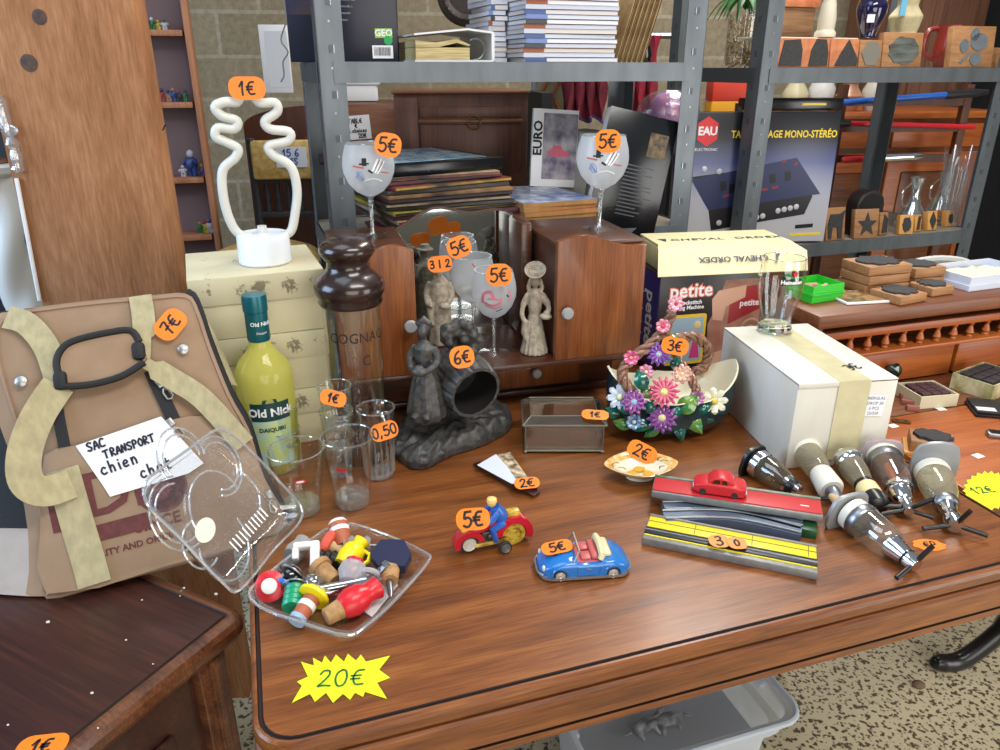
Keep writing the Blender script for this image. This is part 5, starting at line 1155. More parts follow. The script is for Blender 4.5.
for i, (dy, m_) in enumerate(((0, TBLGY), (.012, TBLGY))):
    a = Zp(664, 506 + i * 9, z1 + .015); bpt = Zp(730, 507 + i * 8, z1 + .015); cpt = Zp(802, 524 + i * 6, z1 + .015)
    P = smooth_path([a, bpt, cpt], 8); b = B(); b.band(P, .028, .013, (0, 0, 1)); org = P[8].copy(); b.v = [v - org + Vector((0, 0, -.0075 + .001)) for v in b.v]
    t = thing('curved_track', ['blue-grey curved tin track directly under the red track', 'blue-grey curved tin track just behind the yellow track'][i], 'toy track', org, group='slot track pieces'); b.build('track_bed', m_, t)
    for s_ in (-1, 1):
        b = B(); Q = []
        for j, p in enumerate(P): tt = (P[min(j + 1, len(P) - 1)] - P[max(j - 1, 0)]).normalized(); Q.append(p - org + Vector((-tt.y, tt.x, 0)) * (.010 * s_) + Vector((0, 0, .0015)))
        b.tube(Q, .0016, 6); b.build('rail', STEEL, t)
gpos = Zp(806, 528, TZ + .008); b = B(); b.box(-.014, .014, -.014, .014, -.008, .006, .001); o = b.build('green_connector', mat('dark_green_plastic', (16, 70, 36), .4)); o.location = gpos; o.rotation_euler.z = R(-20); tag(o, 'dark green track connector under the right end of the red track', 'toy part')
z2 = TZ + .019
t, L_, W_ = track('red_track', 'red tin road track lying on the curved tracks with a red car', ((655, 474), (822, 499), (822, 514), (652, 491)), z2, .012, None, None); RTM = MW(t)
b = B(); b.box(0, L_, -W_ / 2, W_ / 2, 0, .010, .001); b.build('track_bed', GTIN, t)
b = B(); b.box(.001, L_ - .001, -W_ / 2 + .004, W_ / 2 - .006, .010, .0118, .0004); b.build('roadway', TRD, t)
b = B(); b.box(0, L_, W_ / 2 - .005, W_ / 2, .009, .0135, .0008); b.build('back_flange', mat('green_edge_tin', (60, 110, 74), .4, col2=(150, 150, 140), vscale=30), t)
b = B(); b.box(L_ - .03, L_ - .018, -.006, -.004, .0118, .0121); b.build('white_dash', WHITE, t)
RL, RW = L_, W_
rc = thing('red_toy_car', 'small red toy saloon car sitting on the red track', 'toy car', M=RTM @ TR((RL * .40, .002, .0125), rz=PI))
b = B(); car_shell(b, [(-.038, .014, .005, .012, .014), (-.034, .017, .003, .015, .018), (-.020, .018, .003, .0165, .020), (.000, .018, .003, .0165, .0205), (.018, .018, .003, .016, .0195), (.030, .017, .003, .014, .0175), (.037, .013, .004, .011, .013)]); bd_ = b.build('body', mat('red_car_paint', (190, 34, 42), .35), rc, 50)
b = B(); car_shell(b, [(-.022, .0135, .017, .018, .019), (-.014, .0150, .017, .026, .029), (-.002, .0155, .017, .0275, .0305), (.010, .0150, .017, .026, .029), (.018, .0130, .017, .018, .019)]); b.build('roof', mat('red_car_paint', (190, 34, 42)), rc, 50)
WINM = mat('dark_toy_window', (40, 16, 18), .2)
for y in (-.0155, .0155):
    b = B(); b.prism([(-.011, .020), (-.003, .020), (-.003, .0262), (-.009, .0258)], -.0004, .0004, TR((0, y, 0), rx=R(90))); b.build('side_window', WINM, rc)
    b = B(); b.prism([(0, .020), (.011, .020), (.007, .0258), (0, .0262)], -.0004, .0004, TR((0, y, 0), rx=R(90))); b.build('side_window', WINM, rc)
b = B(); b.prism([(-.012, 0), (.012, 0), (.010, .007), (-.010, .007)], 0, .0005, TR((.0165, 0, .0195), rz=R(90), rx=R(42))); b.build('windscreen', WINM, rc)
b = B(); b.prism([(-.012, 0), (.012, 0), (.010, .007), (-.010, .007)], 0, .0005, TR((-.0205, 0, .0195), rz=R(-90), rx=R(42))); b.build('rear_window', WINM, rc)
b = B(); b.box(-.040, -.0375, -.013, .013, .004, .008, .001); b.build('bumper', TIN, rc); b = B(); b.box(.0365, .039, -.012, .012, .004, .008, .001); b.build('bumper', TIN, rc)
for x in (-.022, .023):
    for y in (-.0165, .0165): wheel(rc, x, y, .0052, .0052, .003 if y > 0 else -.003, TBLK)
# ---------------------------------------------------------------- optics (spirit measures)
def optic(label, a, bb, spec, z=.030, roll=0, bracket=None, arms=((60, .034), (-60, .034), (180, .03)), ca=None):
    """a: px of the cork end, bb: px of the valve tip; spec: list of (name, material, profile along a 0..1 axis)"""
    A = Zp(*a, TZ + z); T_ = Zp(*bb, TZ + z * .45); ax = T_ - A; Ln = ax.length; ax.normalize()
    t = thing('optic_measure', label, 'bar optic', group='bar optics beside the cardboard box', M=frame(A, ax, (0, 0, 1)))
    t.location = t.location
    for nm, m, prof in spec: b = B(); b.lathe([(r, u * Ln) for r, u in prof], 28); b.build(nm, m, t, 40)
    if bracket:
        u, m, w, h = bracket; b = B(TR((0, 0, u * Ln), rz=roll)); b.prism(smooth_path([(-w * .5, -h * .5, 0), (w * .35, -h * .5, 0), (w * .5, 0, 0), (w * .35, h * .5, 0), (-w * .5, h * .5, 0)], 4, True) and [(p.x, p.y) for p in smooth_path([(-w * .5, -h * .5, 0), (w * .35, -h * .5, 0), (w * .5, 0, 0), (w * .35, h * .5, 0), (-w * .5, h * .5, 0)], 4, True)], -.003, .003, bev=.001); b.build('bracket', m, t)
    for ang, l in arms:
        d = Vector((math.cos(R(ang)), math.sin(R(ang)), .25)).normalized(); b = B(); b.tube([Vector((0, 0, Ln * .965)) + d * .006, Vector((0, 0, Ln * .965)) + d * l], .0034, 10); b.build('valve_arm', BLACKP, t)
    return t
PINKG = thin_glass('rosy_glass', (.86, .74, .68), (.5, .4, .38), .03, 1.0, base=.10, body=.15, bodycol=(.5, .36, .3)); DULLG = thin_glass('cloudy_glass', (.8, .78, .68), (.5, .48, .42), .1, .9, base=.12, body=.30, bodycol=lin((206, 196, 166))[:3]); SMOKG = thin_glass('smoky_glass', (.62, .6, .52), (.3, .3, .28), .05, 1.0, base=.14, body=.25, bodycol=lin((120, 114, 92))[:3])
CLRG = thin_glass('optic_glass', (.9, .92, .9), (.5, .54, .54), .03, 1.0, base=.14, body=.12, bodycol=lin((180, 176, 160))[:3])
WHB = mat('white_bakelite', (224, 218, 202), .35); YELB = mat('ivory_bakelite', (224, 202, 150), .4); GREYP = mat('grey_bracket', (150, 152, 152), .4, .3); PINKB = mat('pink_grey_bracket', (168, 150, 152), .4)
optic('chrome ended optic with black collar, nearest the red track', (752, 459), (800, 492), [('cap', BLACKP, [(.012, -.06), (.020, -.05), (.021, .1)]), ('collar', CHROME, [(.021, .1), (.024, .12), (.024, .24), (.021, .26)]), ('measure_glass', SMOKG, [(.0215, .26), (.023, .32), (.0215, .5), (.0165, .74)]), ('valve', CHROME, [(.0165, .72), (.014, .80), (.009, .98), (.005, 1.0)]), ('sleeve', BLACKP, [(.0150, .80), (.0155, .82), (.012, .92)])], .026, bracket=(.02, BLACKP, .05, .046), arms=())
optic('optic with white collar and white cone behind the chrome one', (803, 446), (838, 500), [('cork', WHB, [(.006, -.16), (.007, 0)]), ('collar', WHB, [(.012, -.02), (.023, .0), (.0245, .04), (.0245, .13), (.021, .15)]), ('measure_glass', DULLG, [(.0215, .15), (.022, .3), (.0195, .46), (.016, .54)]), ('cone', WHB, [(.0165, .52), (.0185, .56), (.0205, .80), (.017, .84)]), ('valve', STEEL, [(.011, .82), (.010, .95), (.006, 1.0)])], .032, bracket=(-.02, WHB, .060, .012), arms=((80, .034), (-75, .034)))
optic('optic with chrome collar, cream cone and black tip beside the box', (846, 458), (880, 508), [('stub', CREAM, [(.006, -.15), (.0075, 0)]), ('collar', CHROME, [(.012, 0), (.0225, .01), (.0235, .06), (.0235, .13), (.020, .17)]), ('measure_glass', DULLG, [(.0205, .17), (.0195, .34), (.0145, .54)]), ('ring', BLACKP, [(.0145, .53), (.0150, .56), (.0145, .59)]), ('band', YELB, [(.0145, .59), (.0165, .62), (.0165, .76), (.014, .79)]), ('valve', BLACKP, [(.0155, .78), (.017, .86), (.016, .97), (.010, 1.0)])], .030, arms=((-80, .03),))
optic('optic with rosy glass and pink bracket leaning on the cardboard box', (879, 448), (909, 512), [('cork', CREAM, [(.005, -.02), (.0075, .10)]), ('collar', WHB, [(.018, .12), (.0255, .13), (.0265, .19), (.026, .20)]), ('collar_ring', STEEL, [(.0275, .20), (.0280, .21), (.028, .28), (.0265, .30)]), ('measure_glass', PINKG, [(.0265, .30), (.027, .40), (.024, .56), (.019, .66)]), ('tube', mat('copper_tube', (186, 116, 76), .4), [(.006, .3), (.006, .6)]), ('ring', CHROME, [(.019, .65), (.0215, .66), (.0215, .70), (.017, .71)]), ('valve', CHROME, [(.0165, .71), (.013, .84), (.010, .86), (.0105, .93), (.008, .97), (.007, 1.0)])], .034, bracket=(.115, PINKB, .058, .056), arms=((-40, .040), (98, .040), (-98, .034)))
optic('cloudy optic with grey bracket in front of the yellow price card', (930, 468), (956, 527), [('collar', WHB, [(.020, .03), (.0255, .05), (.0265, .10), (.025, .17)]), ('measure_glass', DULLG, [(.0255, .17), (.0265, .28), (.0235, .46), (.0165, .60)]), ('ring', STEEL, [(.0165, .58), (.018, .60), (.018, .65), (.0145, .68)]), ('valve', CHROME, [(.0135, .68), (.011, .82), (.0125, .84), (.0125, .94), (.0105, 1.0)])], .033, bracket=(.02, GREYP, .062, .088), arms=((-15, .036), (97, .045), (-97, .042)), roll=R(90))
optic('clear glass optic with chrome valve lying nearest the table edge', (836, 500), (917, 566), [('cork', mat('wooden_peg', (196, 160, 112), .6), [(.004, -.08), (.009, .05), (.0105, .12)]), ('collar', WHB, [(.020, .20), (.0245, .21), (.025, .29), (.0235, .30)]), ('collar_ring', STEEL, [(.0255, .30), (.0262, .31), (.0262, .37), (.0245, .39)]), ('measure_glass', CLRG, [(.0240, .39), (.0255, .42), (.0235, .62), (.021, .70), (.0175, .72)]), ('neck', CHROME, [(.0175, .70), (.0165, .74), (.0125, .87), (.0125, .88)]), ('ring', BLACKP, [(.0128, .88), (.0128, .90)]), ('valve', CHROME, [(.0122, .90), (.0115, .95), (.009, .99), (.009, 1.0)])], .030, bracket=(.16, GREYP, .056, .060), arms=((-15, .036), (98, .040)), roll=R(0))
b = B(); rp_ = Zp(929, 545, TZ + .0006); b.prism([(.022 * math.cos(k * PI / 12) * (1 + .12 * math.cos(2 * k)), .014 * math.sin(k * PI / 12)) for k in range(24)], -.0003, .0003); o = b.build('price_sticker', ORANGE); o.location = rp_; tag(o, 'orange price sticker lying on the table by the front optic', 'price label')
b = B(TR((0, 0, 0))); hand(b, 'EP', .014, .0022, TR((.002, 0, .0002)), .15); b.build('handwriting', INK, o)
# ---------------------------------------------------------------- cardboard box with beer glass
xz = TZ + .1545
c0 = Zp(799, 384, xz); c1 = Zp(899, 378, xz); c3 = Zp(726, 327, xz); xw = (c1 - c0).length; xd_ = .285; xr = math.atan2(c1.y - c0.y, c1.x - c0.x)
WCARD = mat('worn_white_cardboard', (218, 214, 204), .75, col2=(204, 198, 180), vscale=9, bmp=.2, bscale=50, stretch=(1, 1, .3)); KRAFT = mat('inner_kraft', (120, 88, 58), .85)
bx = thing('white_cardboard_box', 'large white cardboard box with beer glass on top, behind the optics', 'box', (c0.x, c0.y, TZ + .0005), xr)
b = B(); b.box(0, xw, 0, xd_, 0, .150, .0015); b.build('carton', WCARD, bx)
gap = .004
b = B(); b.box(0, xw, 0, xd_, .1515, .1540, .0008); b.box(0, xw * .52, -.0015, 0, .146, .1540, .0004); b.build('lid_flap', WCARD, bx)
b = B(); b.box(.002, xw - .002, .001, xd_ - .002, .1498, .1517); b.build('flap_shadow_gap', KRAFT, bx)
TAPE = mat('yellowed_tape', (206, 196, 156), .35, var=.12, vscale=30)
b = B(); b.box(xw * .40, xw * .72, 0.0, xd_, .1539, .1544); b.box(xw * .40, xw * .72, -.0019, -.0004, .012, .1542); b.build('parcel_tape', TAPE, bx)
b = B(TR((xw * .80, -.0012, .108), rx=R(90)) @ Matrix.Rotation(R(-4), 4, 'Z')); b.prism([(-.018, -.019), (.018, -.019), (.018, .019), (-.018, .019)], 0, .0006); s_ = b.build('address_label', WHITE, bx)
b = B(TR((xw * .80, -.0020, .108), rx=R(90)) @ Matrix.Rotation(R(-4), 4, 'Z'))
for k, tx in enumerate(('BIERGLAS', 'DROP 20', '6 PCS', '25/330')): b.text(tx, .0075, TR((0, .013 - k * .009, 0)), ext=.0001)
b.build('print', mat('blue_grey_print', (90, 100, 130), .6), s_)
b = B(TR((xw * .72, .055, .1547), rz=R(20))); hand(b, '3E', .022, .003, TR(rz=R(180)), .1); b.build('handwriting', INK, bx)
bgp = Zp(774, 331, xz + .001); bg_ = thing('beer_glass', 'empty beer glass with green and red logo on the cardboard box', 'glass', (bgp.x, bgp.y, xz + .0015))
BH = Yp(779, 258, bgp.y).z - xz; bs = BH / .165; MG = TR(s=(bs * 1.14, bs * 1.14, bs))
b = B(MG); b.lathe_open([(0, 0), (.032, 0), (.033, .004), (.032, .014), (.029, .022), (.030, .035), (.036, .065), (.0415, .10), (.0425, .125), (.040, .15), (.0385, .165), (.0372, .165), (.0388, .15), (.0412, .125), (.040, .10), (.0345, .065), (.028, .035), (.024, .022), (0, .020)], 36); b.build('glass_body', GLASSM, bg_)
b = B(MG); b.lathe([(.028, .0015), (.0315, .003), (.0312, .013), (.027, .019)], 32); b.build('thick_base', GLASSB, bg_)
b = B(MG); b.tube([(.0378 * math.cos(k * PI / 20), .0378 * math.sin(k * PI / 20), .165) for k in range(40)], .0009, 6, closed=True); b.build('rim', GLASSR, bg_)
an = .10
b = B(); b.prism(rrect(.040, .012, .002), 0, .0003); wrap(b, .0428 * bs * 1.14, .122 * bs, an).build('logo_band', mat('beer_dark_green', (22, 44, 36), .4), bg_)
b = B(); b.text('Heineken', .0105, TR((0, 0, .0006)), ext=.0001, bold=.0003); wrap(b, .0428 * bs * 1.14, .122 * bs, an).build('lettering', WHITE, bg_)
b = B(); b.prism([(.007 * math.cos(k * PI / 5 + PI / 2) * (1 if k % 2 == 0 else .42), .007 * math.sin(k * PI / 5 + PI / 2) * (1 if k % 2 == 0 else .42)) for k in range(10)], 0, .0003); wrap(b, .0424 * bs * 1.14, .140 * bs, an + .1).build('star', mat('beer_red', (200, 40, 30), .4), bg_)
b = B(); b.prism([(-.020, .007), (-.006, .012), (-.004, .006)], 0, .0003); wrap(b, .0424 * bs * 1.14, .128 * bs, an).build('leaf_mark', mat('beer_green', (40, 130, 50), .4), bg_)
b = B(); b.prism([(-.004, -.010), (.004, -.010), (.002, .006), (-.002, .006)], 0, .0003); wrap(b, .0400 * bs * 1.14, .098 * bs, an).build('medal_mark', mat('beer_silver', (170, 180, 190), .3, .5), bg_)
# ---------------------------------------------------------------- sewing machine box and flat box lid on it
py = 1.50
q0 = Yp(661, 276, py); q0.z = TZ; pr_ = R(14); PU = Vector((math.cos(pr_), math.sin(pr_), 0)); PV = Vector((-math.sin(pr_), math.cos(pr_), 0))
pw_, ph_, pd_ = .242, Yp(661, 276, py).z - TZ - .0005, .14
pb = thing('sewing_machine_box', 'black and blue toy sewing machine box behind the flower basket', 'box', (q0.x, q0.y, TZ + .0005), pr_)
BOXB = mat('black_printed_card', (26, 22, 24), .35); BOXI = mat('indigo_card', (56, 44, 132), .4)
b = B(); b.box(0, pw_, 0, pd_, 0, ph_, .0012); b.build('carton', BOXB, pb)
b = B(TR((0, 0, 0))); b.box(-.0009, -.0001, .002, pd_ - .002, ph_ * .08, ph_ - .002); e_ = b.build('end_panel', BOXI, pb)
FM = lambda x, z, d=.0008: TR((x, -d, z), rx=R(90))
def flat(par, nm, m, pts, d=.0006): b = B(TR((0, 0, 0), rx=R(90))); b.prism(pts, 0.0, d); return b.build(nm, m, par)
flat(pb, 'photo_panel', mat('pink_beige_print', (176, 132, 112), .35, col2=(150, 96, 80), vscale=18), [(.125, .0), (pw_ - .001, 0), (pw_ - .001, ph_ * .92), (.15, ph_ * .92), (.13, ph_ * .62), (.118, ph_ * .5)], .0004)
flat(pb, 'red_panel', mat('red_print', (156, 40, 48), .35), [(.165, ph_ * .48), (pw_ - .001, ph_ * .62), (pw_ - .001, ph_ * .86), (.19, ph_ * .84), (.165, ph_ * .74)], .0007)
flat(pb, 'machine_arm', mat('salmon_print', (206, 160, 136), .4), [(.128, ph_ * .54), (.152, ph_ * .52), (.156, ph_ * .66), (.20, ph_ * .74), (.20, ph_ * .86), (.135, ph_ * .82), (.122, ph_ * .74)], .001)
flat(pb, 'machine_base', mat('salmon_print', (206, 160, 136)), [(.13, .01), (pw_ - .03, .02), (pw_ - .03, ph_ * .26), (.14, ph_ * .2)], .001)
b = B(TR((.222, -.0009, ph_ * .42), rx=R(90))); b.lathe([(.020, 0), (.022, .0006), (.024, 0)], 28); b.lathe([(.0, .0004), (.008, .0006), (.009, 0)], 16); b.build('hand_wheel', mat('salmon_print', (206, 160, 136)), pb)
fr = flat(pb, 'yellow_frame', mat('yellow_print', (226, 186, 40), .4), rrect(.092, ph_ * .50, .006, 3, .068, ph_ * .36), .0007)
flat(pb, 'inset_picture', mat('pale_blue_print_card', (150, 176, 190), .4), rrect(.082, ph_ * .44, .004, 3, .067, ph_ * .36), .0011)
flat(pb, 'girl_picture', mat('magenta_print', (196, 60, 120), .4), [(.080, ph_ * .17), (.104, ph_ * .17), (.098, ph_ * .34), (.100, ph_ * .42), (.088, ph_ * .44), (.086, ph_ * .34)], .0015)
b = B(TR((.094, -.0012, ph_ * .50), rx=R(90))); b.ell((0, 0, 0), (.008, .009, .0008)); b.build('girl_head', mat('blond_print', (224, 196, 130), .4), pb)
b = B(TR((.048, -.0013, ph_ * .36), rx=R(90)));
for k, (tx, s_) in enumerate((('Minck', .014), ('lockstitch', .007), ('machine', .007))): b.text(tx, s_, TR((0, .012 - .012 * k, 0)), ext=.0001)
b.build('print', mat('dark_blue_print', (30, 40, 90), .4), pb)
for d, m_, bo_ in ((.0007, mat('orange_outline_print', (226, 120, 90), .4), .0026), (.0012, WHITE, .0006)): b = B(FM(.072, ph_ * .84, d)); b.text('petite', .042, bold=bo_, ext=.0002); b.build('brand_lettering', m_, pb)
b = B(FM(.066, ph_ * .70)); b.text('Lockstitch', .012, TR((.008, .006, 0)), ext=.0002, bold=.0003); b.text('Sewing Machine', .012, TR((0, -.005, 0)), ext=.0002, bold=.0003); b.build('print', WHITE, pb)
b = B(FM(.212, ph_ * .68, .001)); b.text('petite', .020, bold=.0004); b.build('print', WHITE, pb)
EM = frame((-.001, pd_ * .5, ph_ * .5), (-1, 0, 0), (0, 0, -1))
b = B(EM); b.text('petite', .052, TR((-.01, .030, .0004)), bold=.001); b.text('Lockstitch', .026, TR((-.01, -.012, .0004)), bold=.0004); b.build('print', WHITE, e_)
# long cream flat box lying on it, its near flap sloping down
CREAMY = mat('cream_yellow_card', (218, 206, 158), .55, var=.06, vscale=20)
zt = TZ + ph_ + .0012
c0 = Zp(661, 241, zt + .055); cx = thing('cream_flat_box', 'long cream cardboard box with blue lettering lying on the sewing machine box', 'box', (q0.x, q0.y, zt), R(9))
cw_ = .33
b = B(); b.box(.008, cw_ - .02, .05, .16, 0, .046, .0015); b.build('carton', CREAMY, cx)
A_ = [(-.012, -.014, .0015), (cw_ - .012, -.010, .0015), (cw_ + .004, .030, .034), (cw_ - .024, .060, .052), (.012, .060, .052)]
b = B(); b.add(A_ + [(x, y + .0015, z - .0015) for x, y, z in A_], [(0, 1, 2, 3, 4), (9, 8, 7, 6, 5)] + [(i, 5 + i, 5 + (i + 1) % 5, (i + 1) % 5) for i in range(5)]); fl = b.build('near_flap', CREAMY, cx, 20)
b = B(); b.box(.010, cw_ - .024, .058, .17, .0465, .052, .001); tf = b.build('top_flap', CREAMY, cx)
NAVY = mat('navy_print', (34, 38, 74), .5)
sl = Vector((0, .074, .0505)).normalized(); nn = Vector((1, 0, 0)).cross(sl)
b = B(frame(Vector((.165, .018, .0245)) + nn * .0012, nn, (-1, 0, 0))); b.text('CHEVAL ORDEX', .021, bold=.0004, ext=.0001, shear=.2); b.prism([(-.108, -.014), (-.098, -.014), (-.088, .014)], 0, .0002); b.prism([(-.098, .004), (-.088, .016), (-.086, .010)], 0, .0002); b.build('print', NAVY, fl)
b = B(TR((.16, .090, .0525))); b.text('CHEVAL  ORDEX', .026, TR((.015, 0, 0)), bold=.0006, ext=.0001, shear=.2, space=1.15, sx=1.15); b.prism([(-.135, .014), (-.115, .014), (-.125, -.014)], 0, .0002); b.build('print', NAVY, tf)
# ---------------------------------------------------------------- things on the left rack
def put(name, label, cat, loc=(0, 0, 0), rz=0, group=None, M=None): return thing(name, label, cat, loc, rz, group, M)
def slab(par, nm, m, x0, x1, y0, y1, z0, z1, bev=0): b = B(); b.box(x0, x1, y0, y1, z0, z1, bev); return b.build(nm, m, par)
NAVYC = mat('dark_navy_card', (22, 26, 40), .35)
# black slipcase with barcode
gx0 = Yp(290, 55, 1.90); gx1 = Yp(398, 60, 1.90)
ge = put('boxed_set', 'black slipcase with lime logo panel, green dot and barcode on the left rack', 'book box', (gx0.x, gx0.y, S1Z + .0015), R(4))
gw_ = gx1.x - gx0.x
slab(ge, 'case', NAVYC, 0, gw_, 0, .05, 0, .30, .002)
slab(ge, 'photo_edge', mat('dark_photo_print', (60, 40, 40), .4, col2=(20, 30, 60), vscale=12), .002, gw_ * .3, -.0008, 0, .10, .298)
slab(ge, 'logo_panel', mat('lime_panel', (150, 190, 60), .5), gw_ - .052, gw_ - .012, -.001, 0, .052, .072)
b = B(TR((gw_ - .032, -.0014, .062), rx=R(90))); b.text('GEO', .020, bold=.0005); b.build('print', WHITE, ge)
b = B(TR((gw_ - .022, -.0016, .047), rx=R(90))); b.lathe([(.010, 0), (.010, .0004), (0, .0005)], 20); b.build('green_dot', mat('green_dot_paper', (30, 160, 80), .5), ge)
p_ = slab(ge, 'barcode_panel', WHITE, gw_ - .060, gw_ - .012, -.001, 0, .008, .036)
b = B()
for k in range(22): x = gw_ - .056 + k * .0018; b.box(x, x + random.choice((.0006, .0011)), -.0014, -.001, .014, .032)
b.build('barcode', INK, p_)
b = B()
for k in range(6): b.text('un voyage dans le monde sauvage'[: 31 - k * 2], .0075, TR((.07, -.001, .16 - k * .014), rx=R(90)), align='LEFT', ext=.0001)
b.build('print', mat('grey_print', (150, 150, 156), .5), ge)
# ring binder lying open-ended
rb = put('ring_binder', 'white ring binder lying on its side full of yellowed pages', 'binder', r1(.218, .05, S1Z + .0015), RA)
bw2 = .185
b = B(TR(rx=R(90))); b.prism([(0, 0), (bw2, 0), (bw2 + .003, .004), (bw2 + .003, .060), (bw2, .064), (bw2 - .06, .070), (0, .058), (0, .054), (bw2 - .06, .066), (bw2 - .004, .060), (bw2 - .004, .004), (0, .004)], -.26, 0); b.build('cover', mat('white_vinyl', (214, 216, 218), .4), rb)
PAGE = mat('yellowed_page_edges', (206, 190, 140), .8, col2=(160, 140, 96), vscale=60, stretch=(.3, 1, 9))
slab(rb, 'page_block', PAGE, .004, .130, .006, .25, .0045, .030); b = B(TR((0, .006, 0), rx=R(90))); b.prism(smooth_path and [(.004, .031), (.06, .031), (.10, .040), (.128, .033), (.132, .036), (.10, .048), (.05, .040), (.004, .044)], -.24, 0); b.build('loose_pages', PAGE, rb)
b = B(); b.tube([(.145 + .022 * math.cos(R(a)), .012, .027 + .022 * math.sin(R(a))) for a in range(-100, 140, 15)], .0016, 6); b.build('ring', STEEL, rb)
# stacks of magazines
def magstack(x, y, n, wd, dp, th, lab, grp, z0, surf=None, tones=((226, 226, 230), (206, 210, 220), (214, 204, 196), (196, 200, 214))):
    z = z0
    for k in range(n):
        p = r1(x + random.uniform(-.004, .004), y + random.uniform(-.004, .002), z)
        m = mat('magazine_pages_%d' % (k % 4), tones[k % 4], .6); cv = mat('magazine_cover_%d' % (k % 5), [(70, 90, 140), (190, 196, 206), (150, 80, 50), (60, 64, 70), (110, 130, 180)][k % 5], .4)
        t = put('magazine', lab % ('%s' % ordinal(k, n)), 'magazine', p, RA + R(random.uniform(-2, 2)), grp)
        slab(t, 'pages', m, .001, wd, .001, dp, .0008, th - .0008); slab(t, 'cover', cv, 0, wd + .001, 0, dp, th - .0008, th); slab(t, 'spine', cv, -.0008, wd * .22, -.0008, .0006, 0, th - .001)
        z += th + .0004
WN = ('lowest', 'second', 'third', 'fourth', 'fifth', 'sixth', 'seventh', 'eighth', 'ninth', 'tenth', 'eleventh', 'twelfth', 'thirteenth', 'fourteenth', 'fifteenth', 'sixteenth', 'seventeenth', 'eighteenth', 'nineteenth', 'twentieth')
def ordinal(k, n): return WN[k] if k == 0 else WN[k] + ' from the bottom'
magstack(.478, .045, 17, .236, .20, .0098, 'glossy white-edged magazine, %s of the thick stack on the left rack', 'magazines in the thick stack', S1Z + .0015)
magstack(.432, .16, 14, .042, .18, .0112, 'old thin magazine, %s of the narrow stack behind the ring binder', 'magazines in the narrow stack', S1Z + .0015, tones=((150, 146, 132), (120, 110, 96), (170, 160, 136), (96, 92, 96)))
SLV = mat('buff_cardboard_sleeve', (190, 160, 110), .75, col2=(150, 118, 76), vscale=20)
for k in range(6):
    p = r1(.722 + .014 * k, .06, S1Z + .0015); t = put('record_sleeve', ('buff record sleeve leaning against the thick magazine stack, %s from the stack' % ('nearest', 'second', 'third', 'fourth', 'fifth', 'farthest')[k]) if k else 'buff record sleeve leaning right beside the thick magazine stack', 'record', M=TR(p, rz=RA) @ Matrix.Rotation(R(17), 4, 'Y'), group='leaning record sleeves')
    slab(t, 'sleeve', SLV, 0, .006, 0, .22, 0, .27, .001); slab(t, 'record_edge', BLACKM, .002, .004, -.001, .01, .004, .265)
b = B(); b.lathe([(.02, 0), (.026, .02), (.018, .05), (.022, .10), (.026, .16), (.018, .2), (.02, .26), (.0, .27)], 20, TR()); o = b.build('turned_black_post', mat('black_lacquer', (16, 14, 16), .15, coat=.5)); o.location = r1(.895, .24, S1Z + .0015); tag(o, 'black turned post standing at the right end of the left rack', 'ornament')
t = put('white_board_game', 'upright white boxed game with black dots behind the right upright', 'box', r1(.80, .33, S1Z + .0015), RA + R(8)); slab(t, 'box', WHITE, 0, .10, 0, .02, 0, .28, .002); b = B()
for k in range(4): b.lathe([(.005, 0), (0, .0004)], 10, TR((.05, -.0006, .05 + k * .05), rx=R(90)))
b.build('dots', INK, t)
# bottom shelf of the left rack: record pile, comics, leaning album
RECT = [mat('sleeve_%d' % i, c, .45, col2=c2, vscale=9) for i, (c, c2) in enumerate((((30, 30, 34), (60, 50, 44)), ((120, 40, 50), (40, 30, 34)), ((170, 130, 80), (60, 40, 30)), ((40, 44, 50), (90, 80, 70)), ((150, 60, 50), (50, 40, 40)), ((24, 26, 30), (70, 60, 60)), ((190, 170, 130), (80, 60, 50)), ((90, 40, 60), (30, 26, 30)), ((200, 180, 60), (60, 50, 40)), ((30, 34, 44), (60, 60, 66))))]
z = S1L + .0015
rcx, rcy = .012, .02
nrec = 17
for k in range(nrec):
    th = .0095
    t = put('record_sleeve', 'vinyl record sleeve, %s of the pile under the large blue-topped album' % ordinal(k, nrec), 'record', r1(rcx + .20 + .10 * (1 - k / nrec) + random.uniform(-.012, .012), rcy + .10 + random.uniform(-.01, .01), z), RA + R(random.uniform(-7, 7) + 10), 'record pile')
    slab(t, 'sleeve', RECT[k % 10], -.157, .157, -.157, .157, 0, th - .001, .001); slab(t, 'paper_edge', RECT[(k * 3 + 6) % 10], -.155, .155, -.1585, -.15, .002, th - .003); z += th
# boxed album on top, sky blue picture
alb = put('boxed_album', 'large black boxed album with bright blue textured cover on the record pile', 'record', r1(rcx + .20, rcy + .11, z), RA + R(16), None)
slab(alb, 'box', mat('black_gloss_card', (18, 20, 24), .2), -.165, .165, -.165, .165, 0, .026, .002)
BLUEPIC = mat('pale_blue_cover_picture', (190, 226, 240), .15, col2=(90, 160, 196), vscale=30, coat=.3)
slab(alb, 'cover_picture', BLUEPIC, -.13, .14, -.13, .14, .026, .0265)
